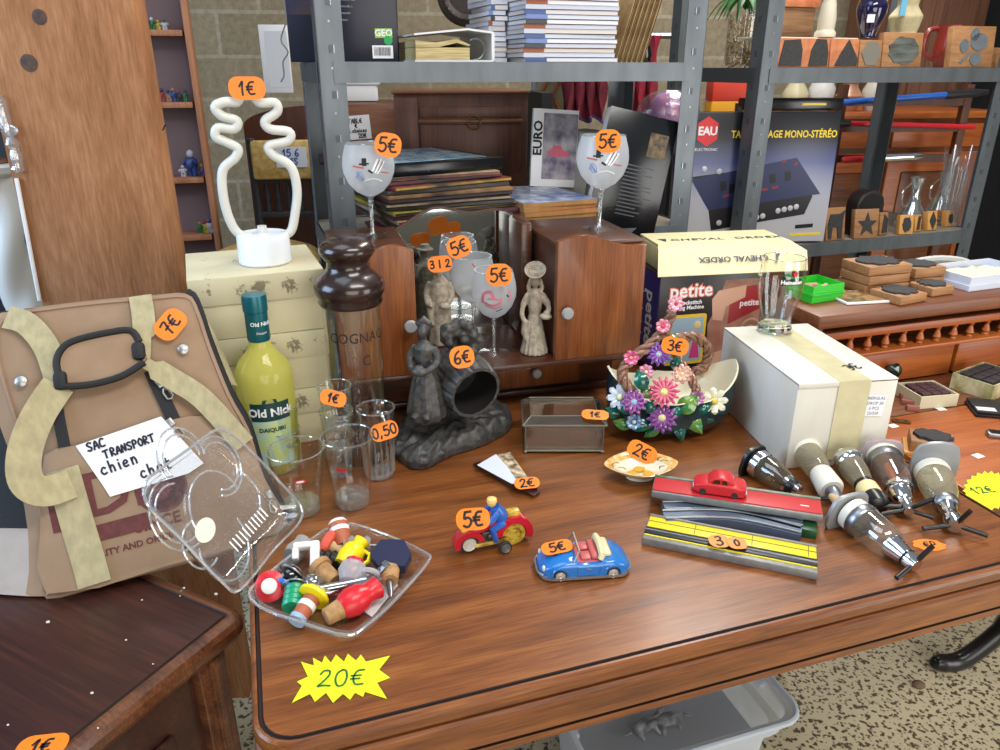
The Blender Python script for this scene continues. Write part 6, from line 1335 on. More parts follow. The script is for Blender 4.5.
# pile of comics and magazines
z = S1L + .0015; cols = ((176, 124, 70), (186, 132, 76), (170, 120, 70), (190, 140, 84), (180, 128, 70), (196, 150, 90), (176, 124, 70), (188, 136, 80))
for k in range(8):
    t = put('comic_book', 'old comic with browned edges, %s of the pile right of the records' % ordinal(k, 8), 'comic', r1(.445 + random.uniform(-.004, .004), -.055 + random.uniform(0, .006), z), RA + R(random.uniform(-3, 3) + 6), 'browned comics pile')
    slab(t, 'pages', mat('browned_page_edges', (180, 130, 74), .8, var=.25, vscale=50), 0, .20, 0, .27, 0, .0098); slab(t, 'cover', mat('comic_cover_%d' % (k % 3), [(180, 170, 90), (120, 130, 150), (170, 90, 60)][k % 3], .4), 0, .20, 0, .27, .0098, .0104)
    if k == 7: slab(t, 'colourful_cover', mat('colourful_comic_cover', (200, 206, 214), .3, col2=(40, 80, 150), vscale=26), .004, .196, .004, .266, .0104, .0108)
    z += .0108
# upright comics
for k in range(7):
    p = r1(.672 + .0115 * k, .12, S1L + .0015); t = put('comic_album', 'upright comic album with grey spine, %s from the left beside the leaning black album' % ('first', 'second', 'third', 'fourth', 'fifth', 'sixth', 'seventh')[k] if k else 'upright comic album with car picture on its cover, left of the row', 'comic', M=TR(p, rz=RA) @ Matrix.Rotation(R(7), 4, 'Y') , group='upright comic albums')
    slab(t, 'pages', mat('grey_page_edges', (150, 144, 130), .7, var=.2, vscale=30), .0006, .0094, 0, .20, .001, .225); slab(t, 'cover', mat('comic_cover_grey', (196, 192, 180), .45), 0, .0006, -.001, .2, 0, .227); slab(t, 'cover', mat('comic_cover_grey', (196, 192, 180)), .0094, .010, -.001, .2, 0, .227)
pc = r1(.575, .16, .0885 + S1L + .0015)
t = put('comic_album', 'comic album with pink car cover facing out, left of the upright row', 'comic', M=TR(pc + Vector((-.03, .03, 0)), rz=RA - R(2)) @ Matrix.Rotation(R(-6), 4, 'X') @ Matrix.Rotation(R(4), 4, 'Y'))
slab(t, 'book', WHITE, 0, .13, 0, .012, 0, .20, .001); slab(t, 'cover_picture', mat('comic_cover_picture', (176, 170, 176), .4, col2=(90, 86, 110), vscale=24), .030, .128, -.0008, 0, .02, .19)
b = B(TR((.016, -.0012, .125), rx=R(90)) @ Matrix.Rotation(R(90), 4, 'Z')); b.text('EURO', .034, bold=.001); b.build('print', BLACKM, t)
b = B(TR((.075, -.001, .08), rx=R(90))); b.prism([(-.03, 0), (.03, 0), (.03, .012), (.014, .016), (.006, .028), (-.014, .028), (-.02, .016), (-.03, .012)], 0, .001); b.build('pink_car_picture', mat('pink_print_car', (196, 90, 110), .4), t)
# leaning black album
pa = r1(.60, -.01, S1L + .0015)
t = put('black_album', 'tall black album leaning to the right against the rack upright', 'album', M=TR(pa + RU * .035 + RV * .022, rz=RA - R(8)) @ Matrix.Rotation(R(13), 4, 'Y') @ Matrix.Rotation(R(-8), 4, 'X'))
slab(t, 'case', mat('black_gloss_card', (18, 20, 24)), 0, .19, 0, .03, 0, .31, .002); slab(t, 'gilt_picture', mat('gilt_print', (120, 96, 60), .4, col2=(30, 30, 34), vscale=60), .12, .17, -.0008, 0, .21, .27); slab(t, 'white_edge', WHITE, -.0006, .0, .002, .028, .004, .306)
b = B()
for k in range(14): b.box(.07, .07 + random.uniform(.05, .09), -.0008, -.0002, .18 - k * .0095, .183 - k * .0095)
b.build('print', mat('grey_print_dim', (70, 72, 78), .5), t)
# plastic bag dome over the album
t = put('wrapped_bundle', 'pink bundle wrapped in clear plastic behind the rack upright', 'bundle', r1(.74, .30, S1L + .30)); t.location = Yp(668, 116, 2.25); t.scale = (.7, .7, .6)
b = B(); b.ell((0, 0, .02), (.085, .05, .09), 14, 8); b.build('pink_cloth', mat('pink_cloth', (190, 120, 150), .9, col2=(150, 110, 170), vscale=24), t); b = B(); b.ell((0, -.004, .015), (.13, .07, .105), 20, 10); b.build('plastic_wrap', PET, t)
# wooden desk box with drop ring
ch = put('wooden_bureau_box', 'brown wooden bureau box with ring pull behind the record pile', 'cabinet', Yp(395, 130, 2.35) * 1.0, R(6)); ch.location.z = .98
cw3, chh = .40, .33
slab(ch, 'carcass', BROWNW, 0, cw3, .004, .30, 0, chh, .003); slab(ch, 'top', wood('brown_veneer_flat', (80, 44, 26), (110, 64, 40), (130, 80, 50), 8, 0, .4), -.006, cw3 + .006, -.01, .305, chh, chh + .008, .003)
for z0_, z1_ in ((.262, .295), (.10, .245)): slab(ch, 'drawer_front', BROWNW, .075, cw3 - .02, -.004, .006, z0_, z1_, .003)
slab(ch, 'moulding', wood('brown_veneer_flat', (80, 44, 26), (110, 64, 40), (130, 80, 50)), .07, cw3 - .015, -.008, .005, .248, .258, .003); slab(ch, 'stile', BROWNW, 0, .07, -.003, .006, .02, chh - .01, .003)
b = B(); b.tube([(.235 + .020 * math.cos(R(a)), -.012, .250 + .020 * math.sin(R(a))) for a in range(0, 360, 20)], .0028, 8, closed=True); b.build('ring_pull', mat('old_brass', (120, 92, 50)), ch)
sl_ = Yp(395, 200, 2.40); b = B(); b.box(0, .62, 0, .34, -.05, -.002, .003); hz = put('low_side_table', 'dark wooden table carrying the bureau box behind the left rack', 'table', (sl_.x - .16, 2.34, 0), R(6)); b = B(); b.box(0, .72, 0, .36, .93, .978, .003); b.build('top', BROWNW, hz)
for x in (.03, .69):
    for y in (.03, .33): slab(hz, 'leg', BROWNW, x - .02, x + .02, y - .02, y + .02, 0, .93)
# handwritten note on wooden headboard
hd_ = put('wooden_headboard', 'plain brown wooden headboard with a handwritten white note, behind the left rack', 'headboard', Yp(345, 160, 2.75), R(6)); hd_.location.z = 0
slab(hd_, 'panel', wood('headboard_veneer', (92, 52, 32), (116, 70, 44), (132, 84, 56), 8, 0, .5), -.10, .22, 0, .03, .5, 1.265, .004)
for x in (-.08, .2): slab(hd_, 'leg', BROWNW, x - .02, x + .02, 0, .03, 0, .5)
npn = Yp(357, 128, 2.73); n_ = B(TR((0, 0, 0), rx=R(90)) @ Matrix.Rotation(R(4), 4, 'Z')); n_.prism([(-.045, -.04), (.045, -.04), (.045, .04), (-.045, .04)], 0, .001); il = MW(hd_).inverted() @ npn; n_.v = [v + Vector((il.x, -.001, il.z)) for v in n_.v]; no_ = n_.build('paper_note', WHITE, hd_); no_['label'] = 'small white handwritten note'
b = B(TR((il.x, -.0024, il.z), rx=R(90)) @ Matrix.Rotation(R(4), 4, 'Z')); hand(b, 'TABLE', .014, .003, TR((-.006, .022, 0)), .12); hand(b, 'E', .012, .003, TR((-.004, .006, 0)), .12); hand(b, '6 chaises', .012, .003, TR((0, -.010, 0)), .12); hand(b, '20E', .014, .003, TR((.014, -.028, 0)), .12); b.build('handwriting', INK, no_)
# ---------------------------------------------------------------- things on the right rack
TERR = mat('terracotta_stained_beech', (176, 96, 60), .6, col2=(196, 130, 86), vscale=30)
TOPZ = S2Z + .0015
def stamp(px0, px1, h, label, shape, y=2.31, lean=-6, zz=TOPZ, deep=.022, w2=None, rub=None, m=None):
    pv_ = R2 + RV * (.014 + (y - 2.31)); a = PL(px0, 68, pv_, RV); c = PL(px1, 68, pv_, RV); w_ = (Vector((c.x, c.y, 0)) - Vector((a.x, a.y, 0))).length
    t = put('wooden_stamp', label, 'stamp', M=TR((a.x, a.y, zz), rz=RA) @ Matrix.Rotation(R(lean), 4, 'X'), group='wooden stamps on the right rack'); slab(t, 'block', m or STAMPW, 0, w_, 0, deep, 0, h, .0015)
    for k, sh in enumerate(shape):
        b = B(TR((0, 0, 0), rx=R(90))); b.prism([(x * w_, z_ * h) for x, z_ in sh], 0, .003); b.build('rubber_motif', rub or RUBBER, t)
    return t
def blob(cx, cy, rx, ry, n=18, wob=.12, sd=0): return [(cx + rx * math.cos(2 * PI * k / n) * (1 + wob * math.sin(3 * k + sd)), cy + ry * math.sin(2 * PI * k / n) * (1 + wob * math.cos(2 * k + sd))) for k in range(n)]
def starp(cx, cy, r, n=5, q=.42): return [(cx + r * (1 if k % 2 == 0 else q) * math.sin(PI * k / n), cy + r * (1 if k % 2 == 0 else q) * math.cos(PI * k / n)) for k in range(2 * n)]
stamp(776, 802, .078, 'terracotta-edged stamp with dark blot, leftmost on the top shelf of the right rack', [[(.06, .04), (.92, .04), (.95, .6), (.85, .96), (.25, .92)]], m=TERR)
stamp(801, 828, .078, 'stamp with bell-shaped dark rubber, second from the rack upright', [[(.25, .04), (.92, .04), (.95, .5), (.85, .96), (.5, .98), (.32, .6)]], m=TERR)
stamp(829, 857, .078, 'stamp with tree-shaped dark rubber, left of the hexagon stamp', [[(.16, .04), (.95, .04), (.97, .3), (.62, .97), (.36, .5)]], m=TERR)
stamp(858, 880, .076, 'stamp with pale grey hexagon rubber on the top shelf', [[(.3, .08), (.75, .08), (.95, .5), (.75, .92), (.3, .92), (.08, .5)]], rub=mat('pale_stamp_rubber', (120, 116, 106), .8))
stamp(881, 920, .098, 'large stamp with striped shell rubber between hexagon and leaf stamps', [blob(.52, .48, .38, .40, 20, .08)], rub=mat('grey_green_rubber', (104, 110, 102), .8, var=.6, vscale=40, stretch=(.3, 1, 3), bmp=.3))
BLG = mat('blue_grey_rubber', (104, 112, 118), .8, var=.2, vscale=60)
stamp(949, 991, .120, 'large stamp with four blue-grey leaves at the right end of the top shelf', [blob(.62, .62, .20, .22, 16, .04), blob(.50, .80, .10, .16, 16, .04, 1), blob(.28, .52, .10, .16, 16, .04, 2), blob(.58, .20, .13, .16, 16, .04, 1), [(.2, .12), (.25, .1), (.47, .36), (.44, .4)]], rub=BLG)
stamp(988, 1012, .060, 'plain small stamp block cut by the right edge of the photo', [], y=2.36)
t = put('shelf_paper', 'white paper lying flat under the stamps on the top shelf', 'paper', r2(.02, .03, TOPZ - .0003), RA); 
bpy.data.objects.remove(t)
# row behind
t = put('wooden_display_step', 'cream wooden display step behind the front row of stamps', 'stand', r2(.03, .07, TOPZ), RA); slab(t, 'board', CREAM, 0, .36, 0, .012, 0, .082, .001); slab(t, 'ledge', CREAM, 0, .36, .012, .10, .075, .082, .001)
kx = Yp(824, 40, 2.45); t = put('white_chess_queen', 'white turned chess-like figure standing behind the stamps', 'figurine', (kx.x, kx.y, TOPZ + .083)); b = B(); b.lathe([(.030, 0), (.030, .012), (.024, .02), (.026, .05), (.020, .09), (.014, .11), (.020, .12), (.012, .13), (.018, .15), (.010, .165), (.014, .18), (.0, .19)], 20); b.build('figure', mat('ivory_resin', (206, 200, 180), .5), t)
COB = mat('cobalt_glaze', (22, 18, 60), .06, coat=.8); GILT = mat('gilding', (190, 150, 70), .25, 1.0)
kx = Yp(866, 45, 2.50); t = put('cobalt_vase', 'dark cobalt blue vase with gilding and white tag', 'vase', (kx.x, kx.y, TOPZ + .083)); b = B(); b.lathe([(.024, 0), (.022, .008), (.030, .03), (.042, .065), (.044, .085), (.036, .108), (.020, .122), (.016, .145), (.024, .168), (.026, .17)], 28); b.build('body', COB, t)
for s_ in (-1, 1): b = B(); b.tube(smooth_path([(s_ * .020, 0, .15), (s_ * .040, 0, .14), (s_ * .046, 0, .118), (s_ * .040, 0, .100)], 4), .004, 8); b.build('gilt_handle', GILT, t)
b = B(); b.tube([(.0375 * math.cos(k * PI / 12), .0375 * math.sin(k * PI / 12), .106) for k in range(24)], .0016, 6, closed=True); b.build('gilt_band', GILT, t)
slab(t, 'paper_tag', WHITE, -.030, -.008, -.046, -.044, .040, .062)
kx = Yp(902, 40, 2.66); t = put('draped_statuette', 'beige draped statuette with a blue ribbon behind the shell stamp', 'figurine', (kx.x, kx.y, TOPZ)); b = B(); fold_lathe(b, [(.05, 0), (.05, .09), (.038, .10), (.045, .13), (.05, .15), (.03, .18), (.034, .21), (.046, .24), (.030, .28)], 28, .14, 5); fuse(b.build('figure', mat('beige_plaster', (190, 178, 140), .8, var=.2, vscale=40), t), .004, 2); slab(t, 'blue_ribbon', mat('sky_blue_ribbon', (100, 170, 206), .5), -.048, -.030, -.052, -.046, .15, .27)
t = put('stacked_wood_boxes', 'small brown wooden case under a grey metal tin', 'case', (*Yp(793, 40, 2.55).xy, TOPZ), RA); slab(t, 'case', wood('wood_case', (90, 60, 40), (126, 92, 62), (150, 112, 80), 8, 0, .6), -.05, .07, 0, .1, .0, .17, .003); slab(t, 'lid', TERR, -.06, .08, -.005, .11, .171, .195, .003); 
slab(t, 'metal_tin', STEEL, -.045, .075, 0, .1, .197, .235, .004)
t = put('red_pottery_jug', 'brick red pottery jug with handle beside the leaf stamp', 'jug', (*Yp(945, 60, 2.74).xy, TOPZ)); b = B(); b.lathe([(.035, 0), (.045, .02), (.05, .06), (.042, .10), (.046, .13), (.044, .13), (.038, .10), (0, .09)], 24); b.build('body', mat('brick_red_glaze', (130, 44, 36), .3, coat=.3), t); b = B(); b.tube(smooth_path([(-.042, 0, .12), (-.075, 0, .11), (-.078, 0, .05), (-.044, 0, .025)], 5), .008, 8); b.build('handle', mat('brick_red_glaze', (130, 44, 36)), t)
# glass vase with straw and leaves on the side of the rack
vx = Yp(738, 57, 2.62); t = put('leafy_vase', 'glass vase with straw strips and green leaves between the two uprights', 'vase', (vx.x, vx.y, 1.362 + .0)); t.location = (vx.x, vx.y, TOPZ - .002)
t.location = r2(.085, .22, TOPZ)
b = B(); b.lathe_open([(0, 0), (.048, 0), (.05, .006), (.048, .08), (.052, .16), (.050, .16), (.046, .08), (.047, .008), (0, .008)], 26); b.build('glass', GLASSM, t)
b = B()
for k in range(90): a = random.random() * 2 * PI; r0 = .044; q = [(r0 * math.cos(a), r0 * math.sin(a), random.uniform(.01, .15))]; 
for k in range(260):
    a = random.random() * 2 * PI; a2 = a + random.uniform(-.7, .7); z0_ = .01 + .13 * random.random() ** 1.8; b.tube([(.043 * math.cos(a), .043 * math.sin(a), z0_), (.043 * math.cos(a2), .043 * math.sin(a2), min(.15, z0_ + random.uniform(-.02, .03)))], .0016, 4)
o = b.build('straw_filling', mat('straw', (214, 190, 136), .7, col2=(140, 104, 66), vscale=60), t); o['kind'] = 'stuff'
LFG = mat('houseplant_leaf', (44, 110, 40), .45, col2=(24, 70, 28), vscale=18)
for k in range(14):
    a = k * 2 * PI / 14 + .2; l = random.uniform(.085, .11); b = B(TR((0, 0, .165), rz=a)); rows = []
    for i in range(8): s_ = i / 7; hw = .014 * math.sin(PI * s_ ** .7) + .0004; rows.append([(s_ * l, y_ * hw, .05 * math.sin(s_ * 2.4) - .06 * s_ * s_ - .004 * abs(y_)) for y_ in (-1, 0, 1)])
    b.grid(rows); b.grid([[(x, y, z - .0012) for x, y, z in r] for r in rows][::-1]); b.build('leaf', LFG, t, 70)
b = B()
for k in range(5): b.ell((.03 * math.cos(k * 1.3), .03 * math.sin(k * 1.3), .225 + .01 * k), (.026, .022, .018), 10, 6)
fuse(b.build('flower_head', mat('dusky_pink_petal', (176, 120, 130), .6), t), .005, 2)
# mixer box
t = put('grey_cabinet', 'low grey cabinet between the two racks, under the left end of the mixer box', 'cabinet', (.46, 2.36, 0)); slab(t, 'carcass', mat('grey_laminate', (150, 148, 142), .6), 0, .165, 0, .14, 0, S2L + .004, .003); slab(t, 'door', mat('grey_laminate', (150, 148, 142)), .008, .157, -.012, -.001, .05, .84, .003)
mx0 = Yp(678, 233, 2.36); mx1 = Yp(827, 233, 2.36 + .02); 
mixw = (mx1.x - mx0.x); mixr = R(4)
mbx = put('mixer_box', 'black and white mono stereo mixing desk box standing on the right rack', 'box', M=TR((mx0.x, mx0.y, S2L + .006), rz=mixr) @ Matrix.Rotation(R(-2), 4, 'X'))
mh = (Yp(690, 114, 2.39).z - S2L)
def mixgrad():
    m, nt, out = nodes_of('black_to_grey_print'); p = N(nt, 'ShaderNodeBsdfPrincipled'); p.inputs['Roughness'].default_value = .3
    tc = N(nt, 'ShaderNodeTexCoord'); sx = N(nt, 'ShaderNodeSeparateXYZ'); nt.links.new(tc.outputs['Object'], sx.inputs[0]); mr = N(nt, 'ShaderNodeMapRange'); nt.links.new(sx.outputs['Z'], mr.inputs[0]); mr.inputs[1].default_value = 0; mr.inputs[2].default_value = mh
    nt.links.new(ramp(nt, mr.outputs[0], [(.08, lin((196, 196, 200))), (.36, lin((176, 178, 190))), (.62, lin((70, 80, 130))), (.80, lin((22, 22, 30)))]), p.inputs['Base Color']); nt.links.new(p.outputs[0], out.inputs[0]); return m
slab(mbx, 'carton', mixgrad(), 0, mixw, 0, .12, 0, mh, .002)
def mflat(nm, m, pts, d=.0008, par=mbx): b = B(TR(rx=R(90))); b.prism([(x * mixw, z_ * mh) for x, z_ in pts], 0, d); return b.build(nm, m, par)
pm2 = mflat('mixer_picture', mat('mixer_black_print', (24, 24, 28), .3), [(.16, .44), (.22, .10), (.84, .22), (.88, .36), (.76, .62), (.06, .52), (.13, .42)])
mflat('mixer_panel', mat('mixer_blue_print', (36, 44, 84), .3), [(.06, .50), (.74, .66), (.93, .38), (.19, .26)], .0012)
for x, z_ in ((.28, .44), (.34, .42), (.50, .48), (.60, .49), (.70, .51), (.40, .50)): b = B(TR(rx=R(90))); b.prism([((x - .02) * mixw, (z_ - .03) * mh), ((x + .02) * mixw, (z_ - .02) * mh), ((x + .01) * mixw, (z_ + .05) * mh), ((x - .03) * mixw, (z_ + .04) * mh)], 0, .0016); b.build('fader_print', mat('fader_print', (16, 14, 16), .3), mbx)
for x, z_, w_ in ((.30, .36, .02), (.52, .40, .05), (.62, .42, .02), (.66, .62, .012), (.74, .60, .012)): b = B(TR(rx=R(90))); b.prism([((x - w_) * mixw, (z_) * mh), ((x + w_) * mixw, (z_ + .012) * mh), ((x + w_) * mixw, (z_ + .03) * mh), ((x - w_) * mixw, (z_ + .018) * mh)], 0, .0018); b.build('red_mark_print', mat('mixer_red_print', (140, 40, 44), .3), mbx)
for x, z_ in ((.27, .16), (.52, .20), (.56, .21), (.66, .25), (.70, .26), (.74, .27), (.78, .28), (.14, .58), (.24, .56)): b = B(); b.lathe([(.009, 0), (.007, .0016), (0, .0018)], 12, TR((x * mixw, -.0006, z_ * mh), rx=R(90))); b.build('socket_dot_print', mat('socket_print', (190, 190, 194), .3), mbx)
hexm = mflat('red_hexagon_logo', mat('logo_red', (206, 34, 44), .35), [(.14, .97), (.205, .92), (.205, .80), (.14, .75), (.075, .80), (.075, .92)], .001)
b = B(TR((.14 * mixw, -.0014, .86 * mh), rx=R(90))); b.text('EAU', .034, bold=.001, space=.9); b.build('print', WHITE, hexm)
b = B(TR((.14 * mixw, -.0012, .725 * mh), rx=R(90))); b.text('ELECTRONIC', .012); b.build('print', WHITE, mbx)
b = B(TR((.64 * mixw, -.0012, .835 * mh), rx=R(90))); b.text('TABLE MIXAGE MONO-STÉRÉO', .0295, bold=.0007, sx=.80); b.build('title_lettering', mat('yellow_title', (236, 206, 40), .4), mbx)
mflat('black_tag_print', BLACKM, [(.79, .105), (.91, .115), (.91, .145), (.79, .135)], .0009); mflat('yellow_print_line', mat('yellow_title', (236, 206, 40)), [(.76, .045), (.97, .055), (.97, .075), (.76, .065)], .0009)
b = B(TR((.93 * mixw, -.0004, .985 * mh), rx=R(90))); 
t = put('black_flat_case', 'flat black glossy case lying on the mixer box top', 'case', mbx.matrix_basis @ Vector((mixw * .42, .02, mh + .002)), mixr + R(3)); slab(t, 'case', mat('black_gloss_card', (18, 20, 24)), 0, mixw * .62, 0, .1, 0, .035, .004); slab(t, 'yellow_stripe', mat('yellow_title', (236, 206, 40)), mixw * .34, mixw * .5, -.0006, 0, .016, .022)
# stamps on the lower shelf
LZ = S2L + .0015
def lstamp(px, pyb, w_, h, label, shape, yy, lean=-10, m=None, deep=.022):
    p = PL(px, pyb, R2 + RV * (.012 + max(0, yy - 2.44) * .5), RV); t = put('wooden_stamp', label, 'stamp', M=TR((p.x, p.y, LZ), rz=RA + R(random.uniform(-12, 12))) @ Matrix.Rotation(R(lean), 4, 'X'), group='wooden stamps on the lower right shelf'); slab(t, 'block', m or STAMPW, 0, w_, 0, deep, 0, h, .0015)
    for sh in shape: b = B(TR(rx=R(90))); b.prism([(x * w_, z_ * h) for x, z_ in sh], 0, .003); b.build('rubber_motif', RUBBER, t)
    return t
lstamp(829, 222, .075, .105, 'wooden stamp with dark horse shape beside the mixer box', [[(.1, .05), (.25, .05), (.3, .4), (.55, .4), (.6, .05), (.8, .05), (.85, .6), (.95, .9), (.7, .8), (.2, .8), (.05, .5)]], 2.40)
lstamp(857, 220, .085, .095, 'wooden stamp with dark five-pointed star on the lower shelf', [starp(.52, .47, .42)], 2.42)
lstamp(884, 212, .04, .075, 'small wooden stamp with red patch right of the star stamp', [[(.2, .1), (.8, .1), (.9, .7), (.5, .9)]], 2.47)
lstamp(903, 214, .05, .065, 'small stamp with round dark motif, leftmost of the small row', [blob(.5, .5, .3, .38)], 2.45, m=mat('yellow_beech', (206, 150, 80), .6))
lstamp(919, 212, .035, .055, 'small stamp with slanted bar between the round and lozenge stamps', [[(.2, .1), (.6, .1), (.85, .9), (.5, .9)]], 2.49, m=mat('yellow_beech', (206, 150, 80)))
lstamp(932, 210, .045, .065, 'small stamp with lozenge motif in the small row', [[(.5, .05), (.85, .5), (.5, .95), (.15, .5)]], 2.49, m=mat('yellow_beech', (206, 150, 80)))
lstamp(951, 207, .04, .055, 'small stamp with dark leaf, rightmost of the small row', [blob(.5, .5, .3, .3)], 2.55, m=mat('yellow_beech', (206, 150, 80)))
p = Yp(872, 200, 2.52); t = put('black_arched_block', 'black arched block standing behind the star stamp', 'block', (p.x, p.y, LZ), RA); b = B(TR(rx=R(90))); b.prism([(-.055, 0), (.055, 0), (.055, .10)] + [(.055 * math.cos(R(a)), .10 + .045 * math.sin(R(a))) for a in range(10, 180, 10)] + [(-.055, .10)], -.05, 0, bev=.004); b.build('block', mat('dark_brown_leatherette', (40, 32, 30), .5), t)
b = B(TR(rx=R(90))); b.prism([(-.045, .005), (.045, .005), (.045, .10)] + [(.045 * math.cos(R(a)), .10 + .036 * math.sin(R(a))) for a in range(10, 180, 10)] + [(-.045, .10)], 0, .002); b.build('front_face', BLACKM, t)
def carafe(px, yy, lab, h=.17, sticker_=True):
    p = Yp(px, 190, yy); t = put('glass_carafe', lab, 'carafe', (p.x, p.y, LZ), 0, 'glass carafes on the lower shelf'); b = B(); b.lathe_open([(0, 0), (.05, 0), (.052, .01), (.046, .04), (.024, .08), (.015, .11), (.016, .14), (.024, h), (.022, h), (.014, .14), (.013, .11), (.022, .08), (.044, .04), (.049, .012), (0, .01)], 26); b.build('glass', GLASSR, t)
    b = B(); b.tube(smooth_path([(-.018, 0, h - .02), (-.045, 0, h - .05), (-.04, 0, .08), (-.03, 0, .07)], 4), .004, 8); b.build('handle', GLASSR, t)
    if sticker_: sticker(t, Vector((p.x, p.y, LZ)) + Vector((-.02, -.052, .028)), '10E', .06, .034, hgt=.016)
carafe(916, 2.66, 'glass carafe with orange label left of the tall clear vase'); carafe(943, 2.78, 'glass carafe half hidden behind the tall clear vase')
p = Yp(956, 195, 2.70); t = put('fluted_vase', 'tall clear fluted vase with pointed rim at the right end of the shelf', 'vase', (p.x, p.y, LZ)); rows = []
for i in range(9):
    z_ = i / 8 * .24; rr_ = .042 + .022 * (i / 8) ** 1.5; rows.append([(rr_ * (1 + .07 * math.cos(8 * a)) * math.cos(a), rr_ * (1 + .07 * math.cos(8 * a)) * math.sin(a), z_ + (.03 * math.cos(8 * a) if i == 8 else .01 * math.cos(8 * a) if i == 7 else 0)) for a in [2 * PI * k / 48 for k in range(48)]])
b = B(); b.grid(rows, closed=True); b.lathe([(.0, 0), (.042, .0), (.042, .006), (0, .006)], 24); b.build('glass', thin_glass('pressed_glass', (.88, .9, .92), (.5, .52, .56), .08, 1.0, base=.18, body=.12), t, 70)
# toy swords and pump behind the lower shelf
def rod(name, lab, a, c, y0, y1, r, m, hm, cat, frac=.7):
    A = Yp(*a, y0); C_ = Yp(*c, y1); ax = (C_ - A); Ln = ax.length; t = put(name, lab, cat, M=frame(A, ax, (0, 0, 1))); b = B(); b.lathe([(r * .7, 0), (r, .01), (r, Ln * frac)], 16); b.build('blade', m, t); b = B(); b.lathe([(r * 1.25, Ln * frac), (r * 1.4, Ln * frac + .02), (r * 1.2, Ln * .85), (r * 1.4, Ln * .9), (r * .8, Ln)], 16); b.build('hilt', hm, t); return t
rod('toy_sword', 'blue plastic toy sword hung across behind the right rack', (836, 103), (988, 92), 3.14, 3.20, .012, mat('blue_plastic_tube', (36, 90, 176), .3), mat('dark_grip', (30, 30, 34), .4), 'toy sword', .72)
rod('toy_sword', 'red plastic toy sword hung behind the carafes', (975, 127), (800, 122), 3.18, 3.13, .010, mat('red_plastic_tube', (200, 36, 46), .3), mat('dark_grip', (30, 30, 34)), 'toy sword', .72)
rod('toy_sword', 'short red toy sword with silver hilt behind the star stamp', (842, 160), (922, 156), 3.13, 3.16, .013, mat('red_plastic_tube', (200, 36, 46)), CHROME, 'toy sword', .5)
pst = Yp(905, 130, 3.17); t = put('display_rail', 'dark wooden rail rack carrying the toy swords behind the right rack', 'rack', (pst.x, pst.y, 0), R(4))
for x in (-.26, .26): slab(t, 'post', BROWNW, x - .015, x + .015, .03, .06, 0, 1.32)
for z_ in (1.02, 1.14, 1.24): slab(t, 'crossbar', BROWNW, -.26, .26, .034, .056, z_, z_ + .03)
# ---------------------------------------------------------------- things on the writing desk
SHZ = .9305
def onshelf(px, py): return Zp(px, py, SHZ)
def box5(par, nm, m, w_, d_, h, th=.002): # open tray
    b = B(); b.box(-w_ / 2, w_ / 2, -d_ / 2, d_ / 2, 0, th); b.box(-w_ / 2, w_ / 2, -d_ / 2, -d_ / 2 + th, th, h); b.box(-w_ / 2, w_ / 2, d_ / 2 - th, d_ / 2, th, h); b.box(-w_ / 2, -w_ / 2 + th, -d_ / 2 + th, d_ / 2 - th, th, h); b.box(w_ / 2 - th, w_ / 2, -d_ / 2 + th, d_ / 2 - th, th, h); return b.build(nm, m, par)
gp_ = onshelf(815, 298); t = thing('green_plastic_tray', 'bright green plastic tray holding pink chalks on the desk shelf', 'tray', (gp_.x, gp_.y + .01, SHZ), DA + R(6)); GRN = mat('bright_green_plastic', (46, 190, 50), .35)
box5(t, 'tray_body', GRN, .085, .075, .035)
b = B(); b.prism([(x, y) for x, y in rrect(.092, .082, .006)], .0165, .0195); b.build('rim', GRN, t)
for k, (x, y, a, c) in enumerate(((-.02, .0, 20, (196, 130, 130)), (.0, .012, -10, (186, 140, 120)), (.018, -.008, 35, (200, 150, 140)), (-.006, -.016, 0, (176, 120, 120)))):
    q = MW(t) @ Vector((x, y, .0215)); o = thing('chalk_stub', ['pale pink chalk stub at the left in the green tray', 'brownish pink chalk stub at the back of the green tray', 'light pink chalk stub at the right in the green tray', 'dull pink chalk stub at the front of the green tray'][k], 'chalk', q, DA + R(a), 'chalks in the green tray'); b = B(TR((-.014, 0, .006 * 0), ry=R(90))); b.lathe([(.005, 0), (.006, .002), (.006, .026), (.005, .028)], 12); b.build('stub', mat('chalk_%d' % k, c, .8), o)
def rubstamp(px, py, w_, d_, h, z, rz, label, motif=True, name='stamp_block'):
    p = Zp(px, py, SHZ); t = thing(name, label, 'stamp', (p.x, p.y, z), DA + R(rz), 'stamp blocks on the desk shelf'); b = B(); b.box(-w_ / 2, w_ / 2, -d_ / 2, d_ / 2, 0, h, .0015); b.build('block', STAMPW, t)
    if motif: b = B(); b.prism([(x * w_ * .44, y * d_ * .42) for x, y in blob(0, 0, 1, 1, 24, .16, px)], h, h + .004); b.build('rubber_motif', RUBBER, t)
    return t
zz = SHZ
for k in range(3):
    rubstamp(872, 288, .112, .085, .019, zz + .0004, (-3, 2, -1)[k], ('bottom block of the stack of three wooden stamps on the desk shelf', 'middle block of the stack of three wooden stamps on the desk shelf', 'top block of three stacked stamps, dark rubber upwards')[k], k == 2); zz += .0205
zz = SHZ
for k in range(2): rubstamp(914, 283, .085, .075, .021, zz + .0004, (4, 0)[k], ('lower block of two stacked stamps behind the single flat ones', 'upper block of two stacked stamps, leafy rubber upwards')[k], k == 1); zz += .0225
rubstamp(897, 299, .080, .075, .018, SHZ + .0004, 8, 'flat stamp block with leaf rubber nearest the shelf edge'); rubstamp(930, 292, .064, .06, .018, SHZ + .0004, 4, 'small flat stamp block with dark flower right of the leaf block')
